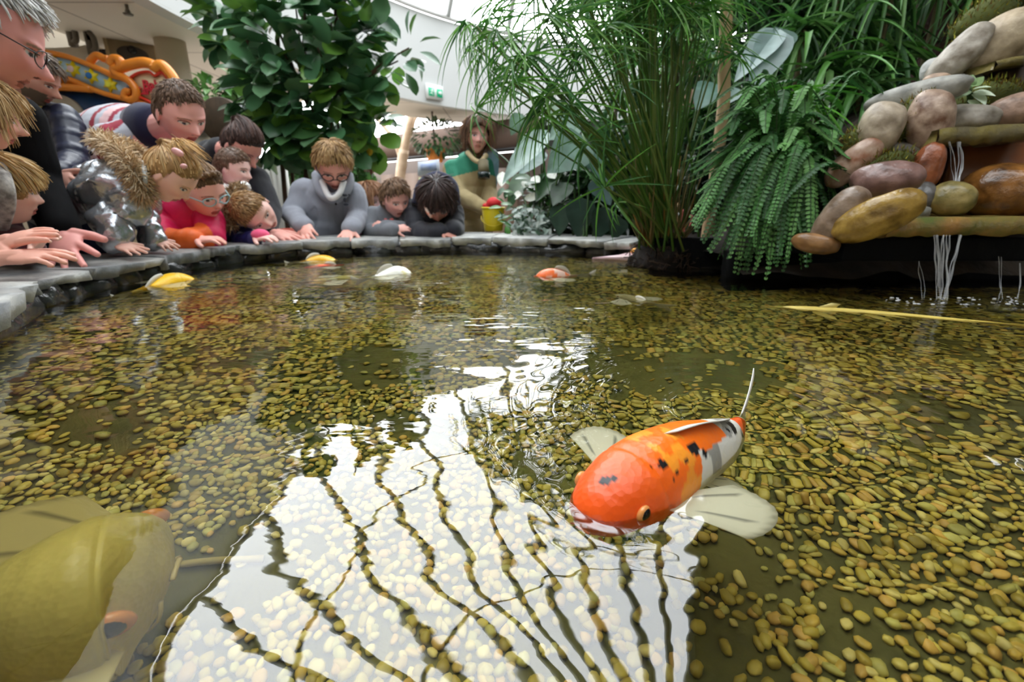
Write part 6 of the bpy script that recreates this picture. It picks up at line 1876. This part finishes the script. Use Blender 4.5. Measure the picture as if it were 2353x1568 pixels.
mb.add(*tubepx([(272, 158), (296, 150), (330, 144), (352, 150), (356, 156), (372, 150), (392, 170), (406, 196), (412, 226)], 10, RY - .04, 60))
mb.add(*tubepx([(206, 142), (222, 128), (238, 134), (250, 136)], 7, RY))
part('scroll_frame', mb.data()[:2], orange, o, True)
part('sign_panel', prism([P(x, y, RY - .03) for x, y in ((298, 176), (318, 168), (342, 166), (356, 174), (372, 168), (388, 186), (402, 214), (400, 238), (352, 236), (322, 216), (310, 196))], (0, .03, 0)), M('sign_cream', (224, 206, 168), .5), o)
mb = MB(); mb.add(*tubepx([(300, 178), (318, 168), (342, 165), (356, 174), (372, 167), (390, 188), (402, 212)], 2.6, RY - .045)); mb.add(*tubepx([(316, 222), (340, 232), (368, 250)], 3, RY - .045)); mb.add(*tubepx([(300, 178), (314, 200), (318, 224)], 2.0, RY - .045))
part('red_trim', mb.data()[:2], M('ride_red', (206, 52, 30), .4), o, True)
star_y = M('star_yellow', (246, 226, 30), .4)
for (x, y, cc) in ((124, 146, (190, 24, 30)), (166, 158, (238, 210, 214)), (208, 174, (40, 120, 196)), (252, 194, (240, 236, 70))):
    c = P(x, y, RY - .035); r = 15 / F_PX * RY
    pts = [c + A(math.cos(a_) * r * k_, 0, math.sin(a_) * r * k_) for q in range(12) for a_, k_ in [(q * math.pi / 6 + .3, 1 if q % 2 == 0 else .55)]]
    st = part('star', prism(pts, (0, .02, 0)), star_y, o)
    V, F = ellipsoid(c - A(0.01, .004, 0), A(.42, .2, .42) * r, None, 14, 10); link_mesh('star_centre', V, F, M('star_c_%d' % cc[0], cc, .4), parent=st)
part('dark_hood', band([(90, 222), (150, 200), (220, 212), (300, 238), (420, 250)], [(90, 290), (150, 285), (220, 285), (300, 285), (420, 285)], RY + .02, .5), dblue, o)
part('grey_shield', prism([P(112 + 78 * math.sin(a_), 276 - 62 * math.cos(a_), RY - .01) for a_ in np.linspace(-.3, 1.57, 16)] + [P(105, 276, RY - .01)], (0, .04, 0)), M('ride_grey', (176, 166, 148), .6), o)
c0 = P(230, 285, RY)
part('ride_body', box((c0[0], RY + .32, (c0[2] + Z_FLOOR) / 2), (1.0, .5, c0[2] - Z_FLOOR)), M('ride_cream', (206, 190, 160), .6), o)
def text3d(body, at, size, mat_, parent, name, rz=0, ex=.004):
    cu = bpy.data.curves.new(name, 'FONT'); cu.body = body; cu.size = size; cu.extrude = ex; cu.align_x = 'CENTER'; cu.align_y = 'CENTER'; cu.offset = size * .02
    cu.materials.append(mat_)
    t_ = bpy.data.objects.new(name, cu); COL.objects.link(t_); t_.parent = parent
    bpy.context.view_layer.update()
    V, F = dg_mesh(t_) if False else (None, None)
    dg = bpy.context.evaluated_depsgraph_get(); me = bpy.data.meshes.new_from_object(t_.evaluated_get(dg))
    bpy.data.objects.remove(t_)
    t_ = bpy.data.objects.new(name, me); COL.objects.link(t_); t_.parent = parent
    t_.location = Vector(at - ORG[parent.name]); t_.rotation_euler = (math.pi / 2, 0, rz)
    return t_
lett = M('lettering_red', (204, 40, 60), .4)
text3d('Baby', P(354, 196, RY - .04), .085, lett, o, 'lettering'); text3d('Carrousel', P(356, 210, RY - .04), .068, lett, o, 'lettering')

# bucket
bc = P(1134, 540, 2.62); bz = Z_COPE
bk = empty('bucket', (bc[0], bc[1], bz)); tag(bk, 'bright yellow plastic bucket under the red glove', 'bucket')
yel_m = M('bucket_yellow', (236, 212, 40), .35)
r0, r1, hh = .052, .063, .128
V, F = tube([A(bc[0], bc[1], bz), A(bc[0], bc[1], bz + .004), A(bc[0], bc[1], bz + hh * .98), A(bc[0], bc[1], bz + hh), A(bc[0], bc[1], bz + hh), A(bc[0], bc[1], bz + .01)], [r0 * .96, r0, r1, r1, r1 - .004, r0 - .004], 40)
part('shell', (V, F), yel_m, bk, True)
V, F = tube([A(bc[0] + (r1 + .001) * math.cos(a_), bc[1] + (r1 + .001) * math.sin(a_), bz + hh - .004) for a_ in np.linspace(0, 2 * math.pi, 41)], .004, 8); part('rim', (V, F), yel_m, bk, True)
V, F = tube([A(bc[0] + (r1 + .004) * math.cos(a_), bc[1] + (r1 + .004) * math.sin(a_), bz + hh * .62 - .05 * math.sin(-a_) ) for a_ in np.linspace(math.pi, 2 * math.pi, 25)], .002, 6); part('handle', (V, F), M('bucket_handle', (214, 188, 30), .4), bk, True)

# exit sign on the fascia
ec = P(998, 212, 1.0); d_ = unit(ec - CAM); 
aa_ = d_[0] ** 2 + d_[1] ** 2; bb_ = -2 * (RC[0] * d_[0] + RC[1] * d_[1]); cc_ = RC @ RC - (RR - .03) ** 2
tt_ = (-bb_ + math.sqrt(bb_ ** 2 - 4 * aa_ * cc_)) / (2 * aa_); ec = CAM + d_ * tt_
an_ = math.atan2(ec[1] - RC[1], ec[0] - RC[0]) - math.pi / 2
es = empty('exit_sign', ec); tag(es, 'green and white emergency exit sign on the white fascia', 'exit sign')
Rz = rot((0, 0, 1), an_)
sw_, sh_ = .29, .19
part('housing', box(ec, (sw_, .05, sh_), Rz), M('sign_white', (236, 240, 238), .4), es)
mb = MB()
for q in (-1, 1):
    mb.add(*box(ec + Rz @ A(q * .075, -.03, -.01), (.10, .006, .11), Rz))
part('green_field', mb.data()[:2], M('exit_green', (20, 170, 120), .4, emit=.3), es)
mb = MB()
mb.add(*ellipsoid(ec + Rz @ A(-.055, -.036, .025), A(.012, .004, .012), Rz, 10, 8))
for a_, b_ in (((-.06, .012), (-.075, -.02)), ((-.075, -.02), (-.10, -.035)), ((-.075, -.02), (-.055, -.045)), ((-.06, .008), (-.035, -.005)), ((-.062, .01), (-.095, .004))):
    mb.add(*capsule(ec + Rz @ A(a_[0], -.036, a_[1]), ec + Rz @ A(b_[0], -.036, b_[1]), .006, .005, 6))
part('running_figure', mb.data()[:2], M('picto_white', (240, 246, 242), .4), es); mb = MB()
V, F = prism([ec + Rz @ A(x_, -.034, z_) for x_, z_ in ((.05, -.02), (.085, -.02), (.085, -.04), (.115, -.005), (.085, .03), (.085, .01), (.05, .01))], Rz @ A(0, -.004, 0)); mb.add(V, F)
part('arrow', mb.data()[:2], M('picto_white', (240, 246, 242), .4), es)

# round brown disc sculpture
dc = P(506, 276, 3.6); dr = 45 / F_PX * 3.6
ds = empty('wooden_disc', (dc[0], dc[1], Z_FLOOR)); tag(ds, 'big round dark brown disc on a post behind the dark haired woman', 'disc')
V, F = tube([dc + A(0, 0, 0), dc + A(0, .01, 0), dc + A(0, .06, 0), dc + A(0, .07, 0)], [dr * .96, dr, dr, dr * .96], 48); part('disc', (V, F), M('disc_brown', (78, 62, 46), .8, col2=(62, 50, 36), vscale=20), ds)
V, F = tube([A(dc[0], dc[1] + .09, Z_FLOOR), A(dc[0], dc[1] + .09, dc[2])], .03, 12); part('post', (V, F), bark, ds)
V, F = tube([A(dc[0], dc[1] + .09, Z_FLOOR), A(dc[0], dc[1] + .09, Z_FLOOR + .02)], .2, 24); part('foot', (V, F), bark, ds)

# wall box with round dial, pipe brackets, round column, sprinklers
wb = P(305, 122, 4.95); bx_ = empty('wall_speaker', wb); tag(bx_, 'square beige framed box with dark round cone on the left wall', 'speaker')
w_ = 84 / F_PX * 4.95; 
an = math.atan2(wb[0], wb[1]); Rb = rot((0, 0, 1), -an)
part('frame', box(wb, (w_, .16, w_ * .55), Rb), M('box_beige', (196, 176, 138), .6), bx_)
part('inset', box(wb + Rb @ A(0, -.075, 0), (w_ * .86, .03, w_ * .42), Rb), M('box_inset', (150, 132, 104), .7), bx_)
V, F = ellipsoid(wb + Rb @ A(.0, -.09, -.03), A(w_ * .30, .03, w_ * .17), Rb, 24, 14); part('cone', (V, F), M('cone_dark', (60, 54, 50), .6), bx_, True)
V, F = ellipsoid(wb + Rb @ A(.0, -.12, .0), A(w_ * .09, .03, w_ * .09), Rb, 18, 12); part('dome', (V, F), black_gloss, bx_, True)
part('wall_bracket', box((wb[0] - .32, wb[1], wb[2] + .0), (.40, .05, .05), rot((0, 0, 1), 0)), frame_metal, bx_)
cp = P(390, 95, 4.85)
V, F = tube([A(cp[0], cp[1], Z_FLOOR), A(cp[0], cp[1], Z_SOF)], .125, 28); struct(link_mesh('column', V, F, M('column_beige', (196, 184, 162), .6)), 'round beige column at the end of the left wall')
for k_, (x, y) in enumerate(((163, 72), (208, 92))):
    b0 = P(x, y, 4.6)
    br_ = MB(); br_.add(*tube(spline([b0 + A(0, 0, .06), b0 + A(.03, 0, .02), b0 + A(.03, 0, -.06), b0 + A(0, 0, -.09)], 10), .022, 8)); br_.add(*box(b0 + A(-.03, .03, 0), (.05, .05, .22)))
    br_.add(*box(A(b0[0] - .02, b0[1] + .02, (b0[2] + Z_SOF) / 2), (.03, .03, Z_SOF - b0[2])))
    tag(put('pipe_bracket', br_, M('bracket_dark', (92, 84, 74), .6)), ['dark bracket on the beige wall nearer the white haired man', 'dark bracket on the beige wall nearer the square box'][k_], 'bracket')
for k_, (x, y) in enumerate(((294, 28), (494, 150))):
    b0 = PZ(x, y, Z_SOF - .05)
    sp_ = MB(); sp_.add(*tube([b0 + A(0, 0, .055), b0 + A(0, 0, .02), b0], [.012, .012, .02], 10)); sp_.add(*tube([b0 + A(0, 0, -.012), b0 + A(0, 0, -.02)], [.035, .03], 14)); sp_.add(*tube([b0, b0 + A(0, 0, -.015)], .008, 8))
    tag(put('sprinkler', sp_, M('sprinkler_metal', (110, 106, 100), .4, metal=.6)), ['sprinkler head hanging from the soffit above the ride', 'sprinkler head on the soffit left of the fig tree'][k_], 'sprinkler')

# ribbed pale column and red seat
pc_ = P(632, 450, 3.3); t_ = P(632, 366, 3.3)
mb = MB()
for q in range(6):
    mb.add(*tube([A(pc_[0] - .09 + q * .036, pc_[1], Z_FLOOR), A(pc_[0] - .09 + q * .036, pc_[1], t_[2])], .019, 10))
tag(put('ribbed_pillar', mb, M('ribbed_white', (214, 212, 206), .5)), 'pale vertical ribbed unit behind the fig trunks', 'pillar', kind='thing')
rs = P(672, 534, 2.55)
st = empty('red_seat', (rs[0], rs[1], Z_FLOOR)); tag(st, 'rusty red seat behind the wall left of the pointing boy', 'seat')
red_m = M('seat_red', (196, 78, 58), .5)
V, F = box((rs[0], rs[1], rs[2] - .06), (.16, .12, .16)); q_ = part('backrest', (V, F), red_m, st); q_.modifiers.new('b', 'BEVEL').width = .015
V, F = box((rs[0], rs[1] + .10, rs[2] - .16), (.16, .2, .03)); part('seat', (V, F), red_m, st)
for sx_ in (-1, 1):
    for sy_ in (-.02, .18):
        V, F = tube([A(rs[0] + sx_ * .07, rs[1] + sy_, Z_FLOOR), A(rs[0] + sx_ * .07, rs[1] + sy_, rs[2] - .16)], .010, 8); part('leg', (V, F), frame_metal, st, True)

# pale forked tree
pt_m = M('pale_bark', (226, 204, 178), .7, col2=(196, 168, 140), vscale=8, bump=.3, bscale=20)
TY = 9.1
tb_ = P(921, 440, TY); 
mb = MB()
def limb(pts, r0_, r1_):
    V, F = tube(spline([P(x, y, Y) for x, y, Y in pts], 24), np.linspace(r0_, r1_, 24) / F_PX * TY, 12); mb.add(V, F)
V, F = tube(spline([A(tb_[0], tb_[1], Z_FLOOR), P(922, 430, TY), P(920, 405, TY), P(928, 345, TY)], 20), np.array([11] * 20) / F_PX * TY, 12); mb.add(V, F)
limb([(924, 385, TY), (930, 340, TY), (938, 300, TY), (946, 250, TY), (950, 150, TY), (960, 60, TY)], 10, 6)
limb([(922, 365, TY), (908, 325, TY), (890, 300, TY), (862, 268, TY), (820, 230, TY)], 6, 3)
limb([(936, 320, TY), (946, 300, TY), (956, 270, TY), (990, 235, TY + .1)], 5, 2)
limb([(944, 300, TY), (975, 285, TY), (1020, 240, TY)], 2, 1)
tag(put('bare_tree', mb, pt_m), 'pale bare forked tree in the middle distance', 'tree')

# hanging basket with orange pot
hb = P(1000, 356, 8.3)
hk = empty('hanging_basket', hb); tag(hk, 'hanging orange pot with trailing green plant left of the keeper', 'hanging plant')
V, F = tube([hb - A(0, 0, .12), hb - A(0, 0, .11), hb + A(0, 0, .09)], [.10, .12, .17], 20); part('pot', (V, F), M('pot_orange', (226, 140, 60), .5), hk, True)
V, F = tube([hb + A(0, 0, .08), A(hb[0] - .02, hb[1], Z_SOF + .01)], .016, 6); part('cord', (V, F), M('cord_brown', (90, 76, 62), .8), hk, True)
ml = MB(); n = 260; q = rng.normal(0, 1, (n, 3)); q /= np.linalg.norm(q, axis=1)[:, None]
leaves(ml, leaf('oval', 4, .2, .25), hb + A(.04, 0, .26) + q * A(.36, .28, .24), q + A(0, -.2, -.3), np.tile(A(0, 0, 1), (n, 1)), .12, .055, dk)
put('foliage', ml, glossy_leaf, parent=hk)

# poster stand
pp = P(985, 388, 3.9)
po = empty('poster_stand', (pp[0], pp[1], Z_FLOOR)); tag(po, 'tilted white and blue picture board behind the navy hooded child', 'poster')
pb = [P(960, 372, 3.9), P(1008, 366, 3.9), P(1010, 408, 3.9), P(960, 404, 3.9)]
part('board', prism(pb, (0, .02, 0)), M('poster_pale', (226, 230, 240), .4, col2=(206, 214, 234), vscale=4), po)
pic = [P(966, 378, 3.885), P(1002, 374, 3.885), P(1003, 392, 3.885), P(967, 392, 3.885)]
part('picture', prism(pic, (0, .01, 0)), M('poster_blue', (120, 150, 214), .4, col2=(206, 214, 232), vscale=9), po)
part('lower_board', prism([P(962, 408, 3.9), P(988, 408, 3.9), P(988, 446, 3.9), P(962, 446, 3.9)], (0, .02, 0)), M('poster_yellow', (216, 222, 170), .5), po)
V, F = tube([A(pp[0], pp[1] + .03, Z_FLOOR), A(pp[0], pp[1] + .03, pp[2])], .02, 10); part('post', (V, F), frame_metal, po, True)

# butterfly decoration on a leafy stalk
bf = P(852, 385, 3.1)
bo = empty('butterfly_ornament', (bf[0], bf[1], Z_FLOOR)); tag(bo, 'pink butterfly ornament on a stalk among green leaves', 'ornament')
mb = MB()
for pts in (((851, 386), (842, 366), (838, 372), (838, 384), (836, 394), (846, 396)), ((853, 388), (862, 376), (871, 372), (868, 382), (860, 392), (857, 400))):
    V, F = prism([P(x, y, 3.1) for x, y in pts], (0, .008, 0)); mb.add(V, F)
part('wings', mb.data()[:2], M('wing_pink', (236, 160, 190), .5, col2=(240, 206, 206), vscale=20), bo)
V, F = ellipsoid(bf + A(0, -.005, 0), A(.012, .012, .045), None, 12, 8); part('body', (V, F), M('wing_body', (150, 80, 90), .6), bo, True)
V, F = tube([A(bf[0], bf[1] + .01, Z_FLOOR + .02), bf], .006, 6); part('stalk', (V, F), stem_green, bo, True)
lf = MB()
for (bx, by, tx, ty, w_, c) in ((850, 440, 848, 398, 22, (110, 170, 90)), (846, 440, 838, 410, 18, (90, 150, 72)), (856, 440, 862, 405, 18, (96, 160, 80)), (858, 372, 870, 356, 26, (64, 130, 40)), (850, 370, 846, 350, 26, (70, 140, 44)), (862, 366, 880, 360, 20, (64, 120, 44)), (840, 430, 826, 400, 26, (52, 100, 40))):
    big_leaf(lf, P(bx, by, 3.05), P(tx, ty, 3.0), w_ / F_PX * 3.05, c, (0, -1, .2), .05, 'oval', 8)
put('leaves', lf, matte_leaf, parent=bo)
mb = MB(); mb.add(*ellipsoid(P(849, 346, 3.0), A(.02, .02, .03), None, 12, 8)); mb.add(*tube([P(849, 350, 3.0), P(852, 372, 3.0)], .004, 6)); part('yellow_bud', mb.data()[:2], M('bud_yellow', (240, 200, 60), .5), bo, True)
# planter under it
V, F = box((bf[0], bf[1] + .05, Z_FLOOR + .25), (.9, .4, .5)); tag(link_mesh('planter', V, F, M('planter_grey', (120, 112, 104), .7), smooth=False), 'low grey planter under the butterfly ornament', 'planter')
shrub('pale green bushy plant beside the butterfly ornament', [(790, 850, 365, 440, 3.2), (780, 830, 340, 400, 3.4)], 420, .07, .03, lc((150, 200, 140), (120, 176, 110), (176, 214, 160)), 'bushy_plant', cat='plant')
shrub('green climbing foliage behind the brown disc', [(440, 560, 190, 300, 4.6), (420, 520, 230, 330, 4.4), (520, 600, 170, 260, 4.8)], 900, .10, .045, lc((96, 150, 70), (120, 172, 96), (70, 122, 56), (150, 190, 130)))
shrub('green shrub behind the fig trunks', [(655, 745, 360, 470, 3.6), (700, 800, 330, 420, 3.8)], 600, .10, .045, lc((70, 120, 60), (96, 146, 84), (120, 160, 110)))
shrub('flowering orange and green plant by the ride', [(145, 185, 285, 330, 2.5)], 160, .05, .024, lc((220, 130, 50), (230, 160, 70), (110, 140, 70), (240, 220, 200)), 'flowering_plant', cat='plant')

# small coral objects by the papyrus
ko = P(1568, 515, 1.9); kk_ = empty('coral_jug', ko - A(0, 0, .05)); tag(kk_, 'coral pink plastic object with a curved handle behind the papyrus', 'jug')
coral = M('coral_plastic', (246, 110, 110), .35, col2=(250, 150, 150), vscale=8)
part('body', tube(spline([P(1568, 482, 1.9), P(1568, 500, 1.9), P(1566, 520, 1.9), P(1568, 538, 1.9)], 12), np.array([.008, .010, .011, .012, .012, .012, .012, .012, .012, .012, .011, .010]), 14), coral, kk_, True)
part('handle', tube(spline([P(1570, 534, 1.9), P(1580, 534, 1.9), P(1586, 520, 1.9), P(1592, 502, 1.9), P(1586, 496, 1.9)], 14), .0055, 8), coral, kk_, True)
fs = [PZ(x_, y_ + 13, z_) for x_, y_, z_ in ((1362, 579, .008), (1420, 573, .012), (1452, 566, .018), (1470, 562, .022), (1473, 580, .012), (1450, 584, .006), (1400, 581, .006))]
V, F = prism(fs, (0, .02, -.012)); tag(link_mesh('flat_piece', V, F, M('pink_piece', (226, 190, 200), .35, col2=(240, 214, 214), vscale=12), smooth=False), 'flat pale pink piece at the waterline left of the papyrus roots', 'stone')  # flat pale pink piece; the next one is its small orange end
V, F = ellipsoid(PZ(1460, 577, .026), A(.022, .014, .012), None, 16, 10); tag(link_mesh('orange_end', V, F, M('orange_bit', (246, 170, 40), .4)), 'small orange piece on the flat pale pink one', 'cap')
